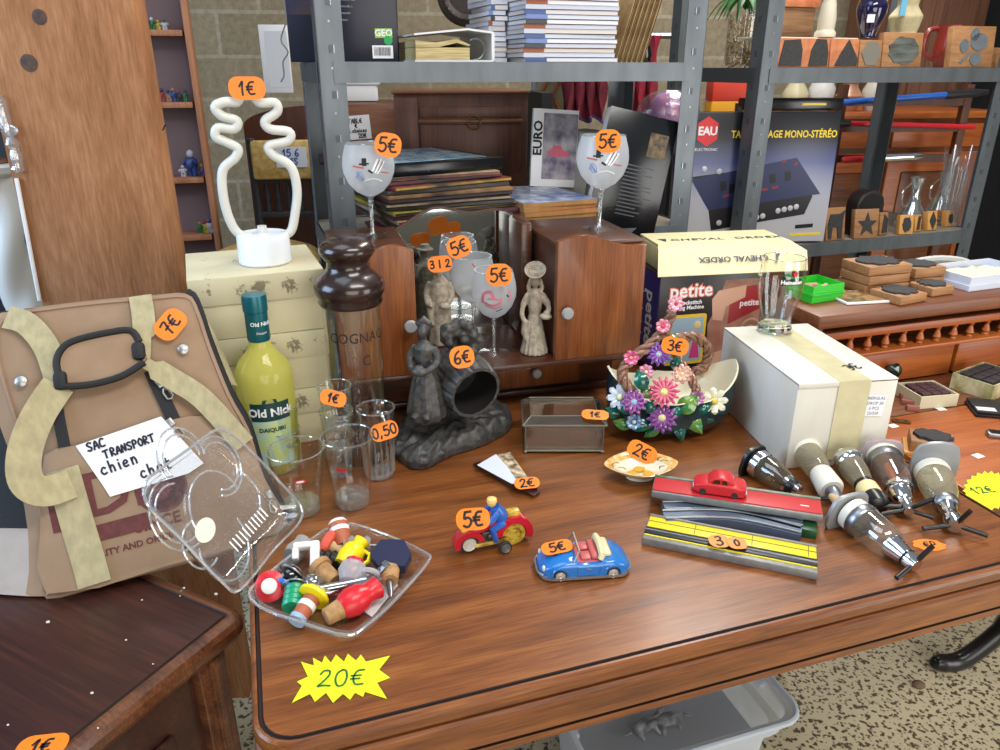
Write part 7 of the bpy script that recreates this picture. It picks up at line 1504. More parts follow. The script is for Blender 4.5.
p = onshelf(861, 300); b = B(); b.box(-.055, .055, -.042, .042, 0, .005, .001); t = thing('picture_tile', 'thin colourful picture tile lying by the green tray', 'tile', (p.x, p.y + .012, SHZ + .0004), DA + R(-8)); b.build('tile', WHITE, t)
b = B(); b.box(-.052, .052, -.039, .039, .005, .0054); b.build('printed_picture', mat('busy_warm_print', (176, 130, 90), .35, col2=(70, 80, 50), vscale=70), t)
p = onshelf(839, 284); b = B(); b.prism(rrect(.05, .032, .006), 0, .002); o = b.build('blue_card', mat('sky_blue_card', (90, 170, 206), .5)); o.location = (p.x, p.y, SHZ + .0004); o.rotation_euler.z = DA + R(-20); tag(o, 'small sky blue card behind the picture tile', 'card')
p = onshelf(972, 284); t = thing('white_flat_carton', 'open white carton lined in blue holding crumpled cloth at the shelf end', 'box', (p.x + .03, p.y + .03, SHZ + .0004), DA + R(2))
box5(t, 'carton', mat('white_blue_card', (206, 212, 226), .6), .20, .12, .030); b = B(); b.prism(rrect(.206, .126, .002), .0, .012); b.build('lower_lid', mat('white_blue_card', (206, 212, 226)), t)
b = B(); rows = [[(-.09 + .18 * i / 16, -.05 + .10 * j / 10, .016 + .014 * (.5 + noise.noise(Vector((i * .5, j * .6, 0)))) * math.sin(PI * i / 16) ** .4 * math.sin(PI * j / 10) ** .4) for j in range(11)] for i in range(17)]; b.grid(rows); o = b.build('crumpled_cloth', mat('ecru_cloth', (206, 198, 180), .9), t)
# drawer unit: boxes of letter stamps on the desk top
DTOP = DZ + .0005
def letterbox(px, py, w_, d_, h, rz, label, cells, m, side):
    p = Zp(px, py, DTOP); t = thing('letter_stamp_box', label, 'box', (p.x, p.y, DTOP), DA + R(rz), 'boxes of letter stamps'); box5(t, 'carton', m, w_, d_, h, .003)
    b = B(); b.box(-w_ / 2 + .003, w_ / 2 - .003, -d_ / 2 + .003, d_ / 2 - .003, .003, h * .55); b.build('card_insert', CARD, t)
    nx, ny = cells
    for i in range(nx):
        for j in range(ny):
            x = -w_ / 2 + .010 + (w_ - .02) * (i + .5) / nx; y = -d_ / 2 + .008 + (d_ - .016) * (j + .5) / ny; q = MW(t) @ Vector((x, y, h * .55 + .0004)); b = B(); sx_, sy_ = (w_ - .02) / nx * .44, (d_ - .016) / ny * .44; b.box(-sx_, sx_, -sy_, sy_, 0, h * .5, .001)
            ROW = ('front', 'second', 'third', 'back'); CL = ('first', 'second', 'third', 'fourth', 'fifth')
            o = b.build('letter_stamp', side); o.matrix_basis = TR(q, rz=DA + R(rz)); tag(o, 'small dark letter stamp, %s from left in the %s row of the %s box' % (CL[i], ROW[j], 'printed cream' if nx == 4 else 'plain cream'), 'stamp', 'letter stamps')
    return t
DKST = mat('dark_letter_stamp', (50, 42, 44), .7); DKRS = mat('plum_letter_stamp', (74, 44, 48), .7)
letterbox(985, 388, .125, .085, .034, 14, 'cream box of dark letter stamps with printed colourful sides by the drawer knob', (4, 3), mat('printed_cream_carton', (206, 196, 160), .6, col2=(150, 150, 90), vscale=40), DKST)
letterbox(925, 400, .085, .075, .026, -8, 'plain cream box of plum letter stamps beside the cardboard box', (4, 4) if False else (3, 4), mat('cream_carton', (206, 200, 170), .6), DKRS)
for k, (px, py, a, lab) in enumerate(((905, 398, 60, 'pinkish letter stamp lying loose nearest the cardboard box, highest of three'), (907, 404, 40, 'pinkish loose letter stamp, middle of the three by the cardboard box'), (912, 410, 50, 'pinkish loose letter stamp, lowest of the three by the cardboard box'))):
    p = Zp(px, py, DTOP); b = B(); b.box(-.012, .012, -.0055, .0055, 0, .010, .001); o = b.build('letter_stamp', mat('pink_stamp_wood', (150, 92, 80), .6)); o.location = (p.x, p.y, DTOP); o.rotation_euler.z = R(a - 60); tag(o, lab, 'stamp', 'loose letter stamps')
p = Zp(929, 450, DTOP); t = thing('framed_stamp_block', 'wooden stamp block with dark shell rubber and a framed label on its side', 'stamp', (p.x, p.y, DTOP), DA + R(-42)); slab(t, 'block', STAMPW, -.035, .035, -.028, .028, 0, .026, .002); b = B(); b.prism([(x * .030, y * .022) for x, y in blob(0, 0, 1, 1, 24, .15, 2)], .026, .032); b.build('rubber_motif', RUBBER, t)
slab(t, 'side_label', mat('grey_label_card', (150, 140, 120), .6), -.024, .018, -.0292, -.028, .005, .021); slab(t, 'base_board', mat('yellow_beech', (206, 150, 80)), -.042, .040, -.034, .030, -.0003, .004)
for px, py, a, lab in ((941, 409, 10, 'small white paper tag lying behind the framed stamp block'), (893, 426, 20, 'small white paper tag beside the cardboard box edge'), (978, 456, 25, 'small white paper tag between stamp block and neon price card')):
    p = Zp(px, py, DTOP); b = B(); b.box(-.009, .009, -.007, .007, 0, .0006); o = b.build('paper_tag', WHITE); o.location = (p.x, p.y, DTOP); o.rotation_euler.z = R(a); tag(o, lab, 'tag', 'blank paper tags on the desk')
p = Zp(901, 422, DTOP); b = B(); b.prism(rrect(.034, .014, .006), 0, .003); o = thing('brass_plate', 'small old brass hinge plate lying beside the cardboard box', 'plate', (p.x, p.y, DTOP), R(-15)); b.build('plate', mat('old_brass', (120, 92, 50)), o)
for x in (-.008, .008): b = B(); b.lathe([(.004, .003), (.002, .0034), (0, .0034)], 10, TR((x, 0, 0))); b.build('screw_hole', BLACKM, o)
p = Zp(992, 412, DTOP); t = thing('black_wallet', 'black leather wallet with white label at the right edge', 'wallet', (p.x + .01, p.y, DTOP), R(-14)); slab(t, 'lower_flap', BLACKM, -.05, .05, -.035, .035, 0, .006, .002); slab(t, 'upper_flap', mat('black_leather', (24, 24, 26), .5), -.048, .052, -.033, .036, .006, .013, .003); slab(t, 'label', WHITE, -.046, -.012, -.030, -.014, .013, .0136)
p = Zp(996, 437, DTOP); t = thing('metal_lighter', 'small metal clip at the right edge of the desk', 'clip', (p.x + .006, p.y, DTOP), R(-14)); slab(t, 'body', STEEL, -.022, .022, -.010, .010, 0, .010, .002); slab(t, 'black_inlay', BLACKP, -.018, .006, -.008, .008, .010, .0106)
# neon price cards
def burst(name, lab, c, pts, txt, h, xd, z, ink=.0022):
    t = thing(name, lab, 'price card', (c.x, c.y, z)); b = B(); b.prism([((Zp(x, y, z) - c).x, (Zp(x, y, z) - c).y) for x, y in pts], 0, .0006); b.build('card', NEON, t); b = B(TR((0, 0, .0008), rz=xd)); hand(b, txt, h, ink, TR((-.011 if txt == '12E' else 0, 0, 0)), .2); b.build('handwriting', GREENINK, t); return t
spts = [(292, 703), (302, 686), (297, 682), (308, 677), (301, 662), (314, 666), (313, 658), (322, 663), (325, 656), (331, 663), (336, 655), (344, 662), (348, 654), (356, 661), (361, 655), (366, 662), (390, 656), (379, 670), (390, 678), (377, 683), (387, 699), (365, 692), (363, 697), (355, 693), (350, 700), (343, 694), (333, 703), (326, 693), (315, 702), (310, 694)]
c = Zp(342, 679, TZ); burst('neon_price_card', 'fluorescent yellow starburst price card reading 20 euros on the table corner', c, spts, '20E', .024, R(3), TZ + .0006)
c = Zp(988, 490, DTOP); n_ = 22; sp = []
for k in range(2 * n_): a = PI * k / n_; r_ = 1 if k % 2 == 0 else .86; sp.append((988 + 25.5 * r_ * math.cos(a), 491 + 20 * r_ * math.sin(a)))
burst('neon_price_card', 'fluorescent yellow round price card reading 12 euros at the desk edge', c, sp, '12E', .019, R(10), DTOP + .0002)
# ---------------------------------------------------------------- rough board at the left
bd = thing('rough_wooden_board', 'wide rough-sawn pine board standing upright behind the pet bag', 'board', (-.705, 1.35, 0), R(2))
b = B(); b.box(-.150, .112, 0, .05, 0, 2.1, .004); b.build('plank', PINE, bd)
KNOT = mat('dark_knot', (96, 70, 56), .8, col2=(60, 46, 40), vscale=60)
for px, py, r_ in ((40, 17, .012), (30, 63, .014)):
    q = MW(bd).inverted() @ PL(px, py, (-.705, 1.35, 0), (0, 1, 0)); b = B(TR((q.x, -.0006, q.z), rx=R(90))); b.lathe([(r_, 0), (r_ * .6, .0008), (0, .0006)], 20); b.build('knot', KNOT, bd)
b = B(); pts = [MW(bd).inverted() @ PL(x, y, (-.705, 1.345, 0), (0, 1, 0)) for x, y in ((0, 95), (10, 130), (18, 155), (20, 172))]; b.tube([(p.x, -.006, p.z) for p in smooth_path(pts, 4)], [.005 + .006 * abs(math.sin(k * 1.3)) for k in range(13)], 8); b.ell((pts[1].x + .006, -.008, pts[1].z), (.012, .006, .010), 8, 6); b.build('plastic_wrap', thin_glass('crumpled_film', (.8, .84, .9), (.5, .54, .6), .15, 1.0, base=.3, body=.2, bmp=.4, bscale=120), bd)
q = [PL(x, y, (-.705, 1.345, 0), (0, 1, 0)) for x, y in ((20, 178), (43, 300))]; b = B(); b.tube([(MW(bd).inverted() @ v) + Vector((-.004, -.004, 0)) for v in q], .0035, 6); b.build('white_strip', WHITE, bd)
q = MW(bd).inverted() @ PL(163, 128, (-.705, 1.345, 0), (0, 1, 0)); b = B(); b.tube([(q.x - .004, -.002, q.z - .004), (q.x + .006, -.012, q.z + .006)], .0012, 6); b.build('bent_nail', BLACKM, bd)
# white barley-twist column
p = Yp(4, 190, 1.55); t = thing('twisted_lamp_stand', 'white barley-twist lamp stand at the left edge behind the board', 'lamp stand', (p.x - .015, p.y, 0)); rows = []
for i in range(90):
    z_ = .1 + i * .0122; tw = i * .38; rows.append([((.034 + .007 * math.cos(2 * a - tw)) * math.cos(a), (.034 + .007 * math.cos(2 * a - tw)) * math.sin(a), z_) for a in [2 * PI * k / 24 for k in range(24)]])
WL = mat('white_lacquer', (216, 218, 214), .4); b = B(); b.grid(rows, closed=True); b.build('twisted_shaft', WL, t, 80); b = B(); b.lathe([(.14, 0), (.15, .02), (.12, .05), (.05, .08), (.04, .11)], 28); b.build('base', WL, t); zt_ = rows[-1][0][2]
b = B(); b.lathe([(.03, zt_ - .01), (.045, zt_), (.048, zt_ + .012), (.03, zt_ + .02)], 24); b.build('capital', WL, t); b = B(); b.lathe([(.036, zt_ + .02), (.034, zt_ + .026), (0, zt_ + .03)], 20); b.build('wooden_cap', CHERRYD, t)
# black screen behind the column
b = B(); b.box(0, .5, 0, .03, 0, 1.9); t = thing('black_screen', 'tall matt black panel standing behind the white lamp stand', 'panel', (-1.72, 1.9, 0), R(-4)); b = B(); b.box(0, .78, 0, .03, 0, 1.9, .003); b.build('sheet', BLACKM, t); slab(t, 'frame_edge', mat('dark_grey_edge', (44, 46, 50), .5), -.02, 0, -.004, .034, 0, 1.9)
# ---------------------------------------------------------------- display cubby with small figures
CW = wood('salmon_beech', (150, 96, 66), (176, 118, 84), (192, 136, 100), 9, 2, .55); CBK = mat('mauve_back_board', (126, 104, 104), .85)
cyb = 2.98; xr_ = Yp(200, 120, cyb).x; xl_ = xr_ - .442
cu_ = thing('display_shelf', 'tall narrow beech display shelf with small figures against the block wall', 'shelf', (xl_, cyb - .127, 0), R(16))
cwid = .46
slab(cu_, 'back_board', CBK, 0, cwid, .10, .105, 0, 2.1)
for x in (0, cwid): slab(cu_, 'side_panel', CW, x - .010, x + .010, -.01, .105, 0, 2.1, .002)
tier = [Yp(170, y, cyb).z for y in (30, 102, 177, 234)]
dz_ = tier[0] - tier[1]
tier = [tier[0] + dz_] + tier + [tier[-1] - .25, tier[-1] - .5]
for z_ in tier: slab(cu_, 'board', CW, .018, cwid - .018, -.006, .10, z_ - .02, z_, .001)
FC = [(40, 60, 120), (196, 170, 60), (150, 50, 50), (60, 60, 66), (190, 190, 196), (170, 130, 90), (40, 110, 60), (96, 80, 130)]
def mini(px, zt, h, c1, c2, lab):
    p = PL(px, 100, (xr_, cyb + .04, 0), (math.sin(R(16)), -math.cos(R(16)), 0)); t = thing('toy_figure', lab, 'toy figure', (p.x, p.y, zt + .0005), R(random.uniform(-40, 40)), 'small figures on the display shelf'); k = h / .05
    b = B(TR(s=k)); b.tube([(-.006, 0, 0), (-.006, 0, .018)], .0055, 6); b.tube([(.006, 0, 0), (.006, 0, .018)], .0055, 6); b.tube([(0, 0, .016), (0, 0, .026), (0, 0, .034)], [.010, .012, .008], 8); b.tube([(-.010, 0, .032), (-.017, -.006, .022)], .004, 6); b.tube([(.010, 0, .032), (.018, -.006, .026)], .004, 6); b.build('figure_body', mat('mini_%s' % c1, FC[c1], .4), t); b = B(TR(s=k)); b.ell((0, 0, .042), (.0075, .0075, .008), 8, 6); b.build('figure_head', mat('mini_%s' % c2, FC[c2], .4), t)
SH = ('top', 'second', 'third', 'fourth')
POS = ('leftmost', 'second', 'third', 'fourth', 'fifth', 'rightmost')
for s_, (pxs, hs) in enumerate((((152, 158, 164, 170, 176), .040), ((163, 169, 174, 180, 186), .046), ((172, 192), .05), ((181, 186, 191, 196), .05))):
    for i, px in enumerate(pxs): mini(px, tier[s_ + 1], hs * random.uniform(.8, 1.1), (s_ * 2 + i * 3) % 8, (i * 5 + s_ + 2) % 8, 'small toy figure, %s on the %s visible board of the display shelf' % (POS[i] if i < len(pxs) - 1 else 'rightmost', SH[s_]))
mini(182, tier[3], .10, 0, 4, 'large blue and white toy figure on the third board of the display shelf')
# ---------------------------------------------------------------- chairs, frames and fabrics behind the pineapple
BROC = mat('gold_brocade', (176, 138, 62), .6, col2=(206, 180, 120), vscale=45, bmp=.3); GREYW = mat('dark_grey_painted_wood', (52, 54, 64), .5)
hb_ = thing('arched_headboard', 'dark brown arched bed headboard behind the neon lamp', 'headboard', (*Yp(262, 160, 3.25).xy, 0), R(6))
b = B(TR(rx=R(90))); b.prism([(-.06, .3), (.6, .3), (.6, 1.16)] + [(.27 + .33 * math.cos(R(a)), 1.16 + .08 * math.sin(R(a))) for a in range(10, 180, 10)] + [(-.06, 1.16)], -.04, 0, bev=.004); b.build('panel', BROWNW, hb_)
for x in (-.02, .56): slab(hb_, 'leg', BROWNW, x - .03, x + .03, 0, .04, 0, .3)
ch_ = thing('brocade_chair', 'chair with gold brocade back and dark turned spindles, seen through the neon lamp', 'chair', (*Yp(275, 200, 2.58).xy, 0), R(10))
slab(ch_, 'back_cushion', BROC, -.06, .14, -.02, .02, 1.035, 1.16, .012)
for x in (-.06, .13): b = B(); b.tube([(x, .02, 0), (x, .02, 1.165)], .014, 8); b.build('post', GREYW, ch_)
for x in (-.025, .01, .045, .085): b = B(); b.lathe([(.008, .92), (.012, .94), (.007, .96), (.013, .98), (.007, 1.0), (.010, 1.02), (.008, 1.03)], 10, TR((x, .02, 0))); b.build('spindle', GREYW, ch_)
for z_ in (.905, 1.022): slab(ch_, 'rail', GREYW, -.06, .14, .01, .03, z_, z_ + .018, .003)
sz_ = .86
b = B(); b.ell((-.02, -.22, .80), (.19, .20, .07), 24, 10); b.build('seat_cushion', BROC, ch_); slab(ch_, 'seat_rail', GREYW, -.18, .14, -.40, .0, .68, .75, .006)
for x in (-.16, .12): slab(ch_, 'leg', GREYW, x - .02, x + .02, -.40, -.36, 0, .68)
slab(ch_, 'paper_note', mat('pale_blue_note', (206, 214, 226), .6), .02, .12, -.024, -.022, 1.075, 1.14)
b = B(TR((.07, -.0255, 1.108), rx=R(90))); hand(b, '15 6', .022, .004, TR((0, .014, 0)), .15); hand(b, 'LES', .02, .004, TR((0, -.014, 0)), .15); b.build('handwriting', mat('blue_ink', (50, 70, 150), .6), ch_)
t = thing('white_frame_panel', 'white framed panel leaning high on the block wall left of the rack', 'frame', (*Yp(266, 60, 2.9).xy, 1.24), R(4)); t.location = Yp(265, 93, 2.9); slab(t, 'panel', WHITE, 0, .10, 0, .015, 0, .225, .003); slab(t, 'inner_panel', mat('pale_grey_paper', (214, 216, 220), .6), .02, .098, -.001, 0, .02, .205)
wf = None
#'notice_board', 'tall dark board standing behind the white framed panel left of the rack', 'board', (*Yp(300, 100, 2.98).xy, 0), R(6))
b = B(); q = [Yp(x, y, 1.86) for x, y in ((283, 0), (286, 20), (281, 40), (288, 52), (283, 62), (284, 75), (281, 82))]; b.tube(smooth_path(q, 4), .0018, 6); b.build('hanging_string', mat('grey_cord', (110, 104, 100), .6), ge, world=True)
for k, (px, py, w_, h_) in enumerate(((358, 88, .15, .05), (398, 96, .0, .0))):
    if w_: p = Yp(px, py, 3.0); t = thing('white_box_file', 'white box file lying on the headboard ledge behind the left rack', 'box', (p.x - .06, 2.92, 1.268), R(6)); slab(t, 'box', WHITE, -.02, .14, 0, .10, 0, .055, .003); slab(t, 'lid', mat('pale_grey_paper', (214, 216, 220)), -.03, .15, -.005, .105, .0555, .068, .003)
lb2 = slab(hd_, 'ledge', BROWNW, -.10, .22, .03, .40, 1.24, 1.265)
p = Yp(467, -6, 3.6); t = thing('carved_round_frame', 'dark carved round frame hanging on the wall above the magazines', 'frame', (p.x, p.y, p.z)); b = B(TR(rx=R(90))); b.tube([(.10 * math.cos(k * PI / 16), .10 * math.sin(k * PI / 16), 0) for k in range(32)], .03, 8, closed=True)
for k in range(24): a = k * PI / 12; b.ell((.10 * math.cos(a), .10 * math.sin(a), .026), .009, 6, 4)
b.build('carved_ring', mat('carved_dark_wood', (50, 40, 34), .5), t); b = B(TR(rx=R(90))); b.lathe([(.09, 0), (0, .004)], 24); b.build('backing', mat('carved_dark_wood', (50, 40, 34)), t)
# ---------------------------------------------------------------- clothes rail, dark shelves and wardrobes at the back right
def cloth(name, lab, px0, px1, z0, z1, y, m):
    a = Yp(px0, 100, y); c = Yp(px1, 100, y); t = thing(name, lab, 'garment', (a.x, y, z0), 0, 'red garments on the rail'); n_ = 24; w_ = c.x - a.x; rows = []
    for i in range(9):
        z_ = (z1 - z0) * i / 8; rows.append([(w_ * j / n_ + .01 * math.sin(i + j), .03 * math.sin(j * 1.1 + i * .15) * (1 - i / 12), z_ + (.012 * math.sin(j * .8) if i == 0 else 0)) for j in range(n_ + 1)])
    b = B(); b.grid(rows); b.grid([[(x, yy + .006, z) for x, yy, z in r] for r in rows][::-1]); b.build('cloth', m, t, 80); b = B(); b.tube([(x, yy - .003, z) for x, yy, z in rows[0]], .006, 6); b.build('hem', mat('purple_hem', (84, 60, 110), .8), t)
MAR = mat('maroon_wool', (120, 28, 44), .95, col2=(84, 20, 34), vscale=14)
cloth('hanging_skirt', 'dark red hanging garment left of the blue rack upright', 562, 606, 1.19, 1.5, 3.2, MAR); cloth('hanging_skirt', 'dark red hanging garment right of the blue rack upright', 612, 656, 1.20, 1.5, 3.22, mat('crimson_wool', (140, 30, 50), .95))
rl_ = thing('clothes_rail', 'steel clothes rail behind the left rack', 'rail', (*Yp(560, 60, 3.25).xy, 0)); b = B(); b.tube([(-.1, .02, 1.5), (.50, .02, 1.5)], .012, 8); b.build('bar', STEEL, rl_)
for x in (-.1, .50): b = B(); b.tube([(x, .02, 0), (x, .02, 1.5)], .012, 8); b.build('post', STEEL, rl_)
bs_ = thing('low_bookcase', 'low dark shelf unit with lozenge-carved crate behind the comics', 'shelf', (*Yp(545, 200, 2.80).xy, 0), R(8))
slab(bs_, 'side_panel', BLACKM, -.02, .02, 0, .35, 0, 1.30); slab(bs_, 'side_panel', BLACKM, .62, .66, 0, .35, 0, 1.12)
for z_, m_ in ((.80, BROWNW), (1.10, wood('grey_board', (120, 106, 90), (146, 132, 114), (160, 148, 130), 8, 0, .6))): slab(bs_, 'board', m_, .02, .62, -.02, .35, z_, z_ + .022)
slab(bs_, 'back_panel', mat('dark_back', (34, 28, 26), .8), .02, .62, .34, .35, 0, 1.12)
t = thing('carved_crate', 'wooden crate with lozenge carving on the low shelf', 'crate', MW(bs_) @ Vector((.05, .02, .823)), R(8)); slab(t, 'crate_body', CHERRYD, 0, .28, 0, .2, 0, .22, .004); b = B(TR((.06, -.004, .11), rx=R(90)) @ Matrix.Rotation(R(45), 4, 'Z')); b.tube([(-.04, -.04, 0), (.04, -.04, 0), (.04, .04, 0), (-.04, .04, 0)], .006, 4, closed=True); b.build('lozenge', CHERRY, t)
t = thing('wavy_wood_frame', 'dark frame with wavy wooden strips behind the bureau box', 'frame', (*Yp(552, 110, 3.36).xy, 0)); slab(t, 'board', mat('olive_board', (110, 100, 76), .7), -.07, .09, .01, .02, 0, 1.55)
for x in (-.03, .02): b = B(); b.tube([(x + .014 * math.sin(k * .8), 0, 1.0 + k * .02) for k in range(28)], .009, 6); b.build('wavy_strip', CHERRYD, t)
def wardrobe(lab, px, y, w_, h, m, rz=12, doors=2):
    t = thing('wardrobe', lab, 'wardrobe', (*Yp(px, 68, y).xy, 0), R(rz)); slab(t, 'carcass', m, 0, w_, 0, .5, .06, h, .004); slab(t, 'cornice', m, -.03, w_ + .03, -.03, .5, h, h + .05, .01); slab(t, 'plinth', m, .01, w_ - .01, .01, .49, 0, .06)
    for k in range(doors):
        x0 = .02 + k * (w_ - .04) / doors; d_ = slab(t, 'door', m, x0 + .005, x0 + (w_ - .04) / doors - .005, -.018, 0, .10, h - .04, .004); slab(t, 'door_panel', m, x0 + .07, x0 + (w_ - .04) / doors - .07, -.026, -.018, .18, h - .14, .008); b = B(TR((x0 + (.06 if k else (w_ - .04) / doors - .06), -.018, h * .5), rx=R(90))); b.lathe([(.008, 0), (.016, .015), (0, .026)], 12); b.build('knob', mat('old_brass', (120, 92, 50)), d_)
    return t
wardrobe('tall dark brown wardrobe standing behind the top shelf of the right rack', 905, 4.0, .42, 2.05, wood('wardrobe_wood', (70, 42, 28), (96, 62, 44), (112, 76, 56), 8, 2, .5), 14, 1)
t = thing('dark_doorway_curtain', 'black curtain hanging in the far right corner behind the leaf stamp', 'curtain', (*Yp(962, 60, 4.45).xy, .02), R(14)); rows = [[(x * .05, .03 * math.sin(x * 1.4), z_) for x in range(28)] for z_ in (0, 1.0, 2.1)]; b = B(); b.grid(rows); b.build('cloth', mat('black_curtain', (20, 20, 24), .95), t, 80); b = B(); b.tube([(-.05, 0, 2.1), (1.4, 0, 2.1)], .012, 8); b.build('rod', STEEL, t)
sb_ = thing('sideboard', 'orange-brown sideboard with framed doors behind the toy swords', 'sideboard', (*Yp(780, 150, 3.3).xy, 0), R(10)); slab(sb_, 'carcass', CHERRYD, 0, 1.0, 0, .45, .08, 1.18, .004); slab(sb_, 'top', CHERRY, -.03, 1.03, -.03, .47, 1.18, 1.21, .006); slab(sb_, 'plinth', CHERRYD, .01, .99, .01, .44, 0, .08)
for k in range(2):
    x0 = .02 + k * .49; slab(sb_, 'drawer', CHERRY, x0, x0 + .47, -.016, 0, 1.06, 1.16, .006); d_ = slab(sb_, 'door', CHERRY, x0, x0 + .47, -.016, 0, .14, 1.04, .006); slab(d_, 'door_panel', CHERRYD, x0 + .07, x0 + .40, -.022, -.016, .22, .96, .008)
for k, (px, h_, c_, lab) in enumerate(((796, .14, (190, 184, 150), 'yellowish ceramic jug on the sideboard behind the mixer box'), (822, .18, (200, 200, 196), 'tall white ceramic pitcher on the sideboard'), (850, .12, (170, 120, 90), 'brown ceramic teapot body on the sideboard'), (876, .16, (196, 190, 176), 'cream ceramic vase on the sideboard behind the blue sword'))):
    p = Yp(px, 90, 3.42); t = thing('ceramic_pot', lab, 'pot', (p.x, p.y, 1.2105), R(75), 'pots on the sideboard'); b = B(); b.lathe([(.035, 0), (.05, .03), (.055, h_ * .5), (.035, h_ * .75), (.03, h_ * .9), (.04, h_), (.036, h_), (.026, h_ * .9), (0, h_ * .8)], 20); b.build('body', mat('pot_glaze_%d' % k, c_, .3), t); b = B(); b.tube(smooth_path([(.04, 0, h_ * .9), (.08, 0, h_ * .8), (.075, 0, h_ * .45), (.05, 0, h_ * .35)], 4), .006, 8); b.build('handle', mat('pot_glaze_%d' % k, c_, .3), t)
# red and yellow bag with horse crest (generic crest)
p = Yp(738, 118, 3.12); t = thing('red_yellow_bag', 'red and yellow bag with a small black crest behind the two uprights', 'bag', (p.x, p.y, 1.16), R(6)); t.scale = (1.15, 1, 1.15); slab(t, 'red_half', mat('red_nylon', (214, 62, 40), .5), -.10, .10, 0, .08, .085, .16, .01); slab(t, 'yellow_half', mat('amber_nylon', (226, 160, 30), .5), -.10, .10, 0, .08, 0, .09, .01); b = B(TR((0, -.002, .055), rx=R(90))); b.prism([(-.016, .026), (.016, .026), (.014, -.008), (0, -.028), (-.014, -.008)], 0, .002); b.build('crest', BLACKM, t)
st_ = thing('bag_stand', 'dark side table under the red and yellow bag', 'table', (p.x, p.y + .04, 0), R(6)); slab(st_, 'top', BROWNW, -.15, .15, -.14, .16, 1.13, 1.158, .004)
for x in (-.13, .13):
    for y in (-.11, .13): slab(st_, 'leg', BROWNW, x - .02, x + .02, y - .02, y + .02, 0, 1.13)
# far clutter under the right rack: cane chair and crates
t = thing('brown_crate', 'dark brown wooden crate under the right rack', 'crate', (*r2(.16, .10, .1215).xy, .1215), RA); slab(t, 'crate_body', BROWNW, 0, .38, 0, .26, 0, .30, .003)
for z_ in (.05, .15, .25): slab(t, 'slat', CHERRYD, -.006, .386, -.012, -.001, z_ - .035, z_ + .035, .003)
cnp = Yp(952, 258, 2.12); t = thing('white_wicker_basket', 'white wicker basket beside the rack upright behind the carton', 'basket', (cnp.x, cnp.y + .05, 0)); WCK = mat('white_wicker', (200, 200, 194), .7)
for k in range(9): b = B(); r_ = .085 + .002 * k; b.tube([(r_ * math.cos(a * PI / 16), r_ * .75 * math.sin(a * PI / 16), .62 + k * .022) for a in range(32)], .011, 6, closed=True); b.build('wicker_strand', WCK, t)
b = B(); b.lathe([(.08, .60), (.085, .61), (.07, .615)], 24); b.build('base', WCK, t)
b = B(); b.tube(smooth_path([(-.09, 0, .80), (-.085, 0, .845), (0, 0, .86), (.085, 0, .845), (.09, 0, .80)], 5), .012, 8); b.build('hoop_handle', WCK, t)
t2 = thing('wooden_stool', 'plain stool carrying the white wicker basket', 'stool', (cnp.x, cnp.y + .05, 0)); slab(t2, 'seat', CHERRYD, -.11, .11, -.10, .10, .565, .598, .004)
for x in (-.09, .09):
    for y in (-.08, .08): slab(t2, 'leg', CHERRYD, x - .015, x + .015, y - .015, y + .015, 0, .565)
# ---------------------------------------------------------------- under the table and on the floor
BINM = thin_glass('translucent_polypropylene', (.86, .9, .96), (.7, .74, .8), .35, .7, base=.08, body=.8, bodycol=(.84, .89, .95))
bz = .30; c1_ = Zp(806, 716, bz); ang_ = R(18); BU_ = Vector((math.cos(ang_), math.sin(ang_), 0)); BV_ = Vector((-math.sin(ang_), math.cos(ang_), 0)); bwid, bdep = .42, .30
borg = c1_ - BU_ * bwid
bn_ = thing('storage_bin', 'translucent plastic storage bin on the floor under the table', 'bin', (borg.x, borg.y, 0), ang_)
def rr2(ins, z, r_=.04): return [(x + bwid / 2, y + bdep / 2, z) for x, y in rrect(bwid - 2 * ins, bdep - 2 * ins, r_, 6)]
b = B(); b.grid([rr2(.05, .002), rr2(.03, bz - .05), rr2(.015, bz - .045), rr2(.012, bz - .005), rr2(0, bz), rr2(.0, bz - .012)], closed=True); b.add(rr2(.05, .002), [list(range(28))]); b.build('tub', BINM, bn_, 50)
b = B(); b.tube(rr2(0, bz - .004), .006, 8, closed=True); b.build('rim', BINM, bn_)
for x in (.012, bwid - .012): b = B(); b.cb((x, bdep / 2, bz - .02), (.022, .10, .012), .004); b.build('handle_grip', BINM, bn_)
b = B(); b.prism(rrect(bwid - .09, bdep - .09, .03, 5, bwid / 2, bdep / 2), .20, .204); b.build('inner_sheet', mat('pale_grey_sheet', (206, 210, 214), .7), bn_)
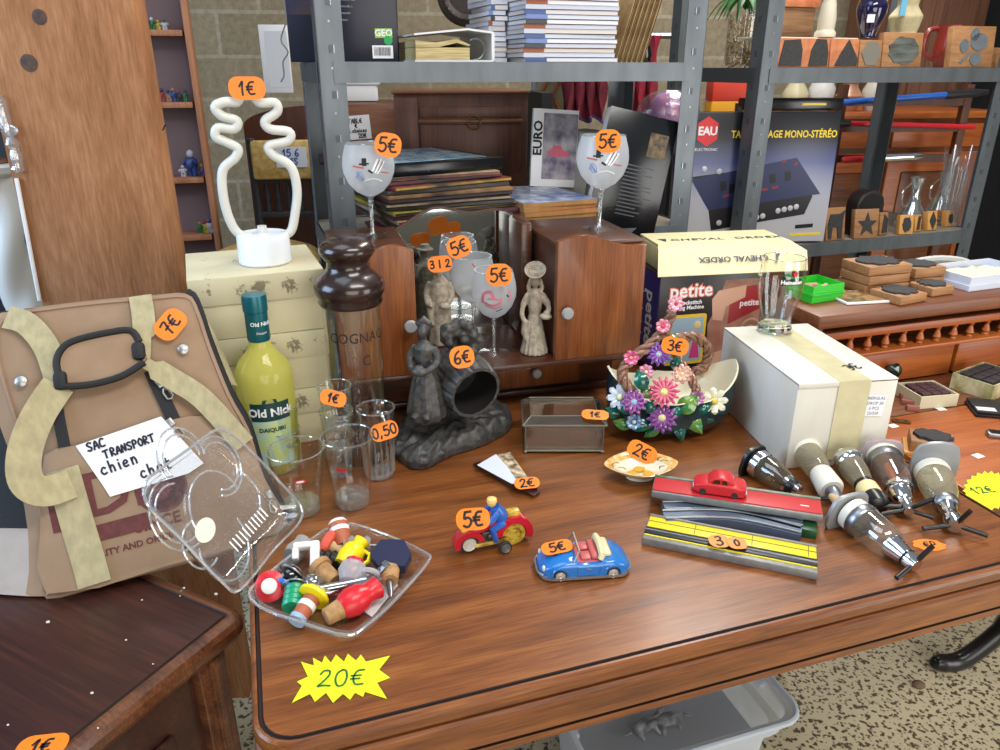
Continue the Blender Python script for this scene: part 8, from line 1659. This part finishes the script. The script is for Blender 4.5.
for px, py, lab, rz in ((645, 728, 'small white and grey toy animal lying in the storage bin', 30), (668, 722, 'pale toy animal lying on its side in the storage bin', 200)):
    p = Zp(px, py, .215); t = thing('toy_animal', lab, 'toy', (p.x, p.y, .205), R(rz), 'toy animals in the bin'); b = B(); b.tube([(-.025, 0, .016), (0, 0, .018), (.022, 0, .018)], [.012, .013, .010], 10); b.tube([(.020, 0, .020), (.036, .004, .026)], [.008, .006], 8); b.ell((.040, .006, .026), (.011, .007, .007), 10, 6)
    for x, y in ((-.02, .008), (-.02, -.008), (.016, .009), (.016, -.009)): b.tube([(x, y, .014), (x + .004, y * 2.4, .004)], [.005, .004], 6)
    b.tube([(-.034, 0, .018), (-.048, .004, .012)], [.004, .002], 6); fuse(b.build('animal_body', mat('white_grey_toy', (206, 204, 198), .5, col2=(120, 122, 126), vscale=50), t), .0022, 2)
p = Zp(918, 687, 0); t = thing('pebble', 'small brown pebble lying on the speckled floor', 'pebble', (p.x, p.y, 0)); b = B(); b.ell((0, 0, .008), (.016, .013, .009), 8, 6); b.build('stone', mat('brown_pebble', (110, 92, 70), .8), t)
# pedestal table with curved black feet at the right
f0 = Zp(932, 664, .02); pc_ = Vector((f0.x + .37, f0.y + .06, 0)); t = thing('pedestal_table', 'dark pedestal table with a curved black foot at the right edge', 'table', (pc_.x, pc_.y, 0))
fd = Vector((f0.x - pc_.x, f0.y - pc_.y, 0)); fl_ = fd.length; a0_ = math.atan2(fd.y, fd.x); BLF = mat('ebonised_wood', (22, 20, 20), .35, coat=.2)
for k in range(3):
    b = B(TR(rz=a0_ + k * 2 * PI / 3)); b.tube(smooth_path([(.02, 0, .30), (fl_ * .35, 0, .22), (fl_ * .55, 0, .10), (fl_ * .78, 0, .022), (fl_ * .96, 0, .022), (fl_ * 1.0, 0, .026)], 6), [.026] * 12 + [.022] * 12 + [.018, .017, .015, .013, .010, .008, .004], 10); b.build('curved_foot', BLF, t)
b = B(); b.lathe([(.035, .24), (.045, .3), (.03, .4), (.026, .5), (.04, .56), (.10, .58)], 20); b.build('column', BLF, t); b = B(); b.lathe([(.0, .58), (.11, .58), (.115, .59), (.11, .605), (0, .605)], 36); b.build('top', BLF, t)
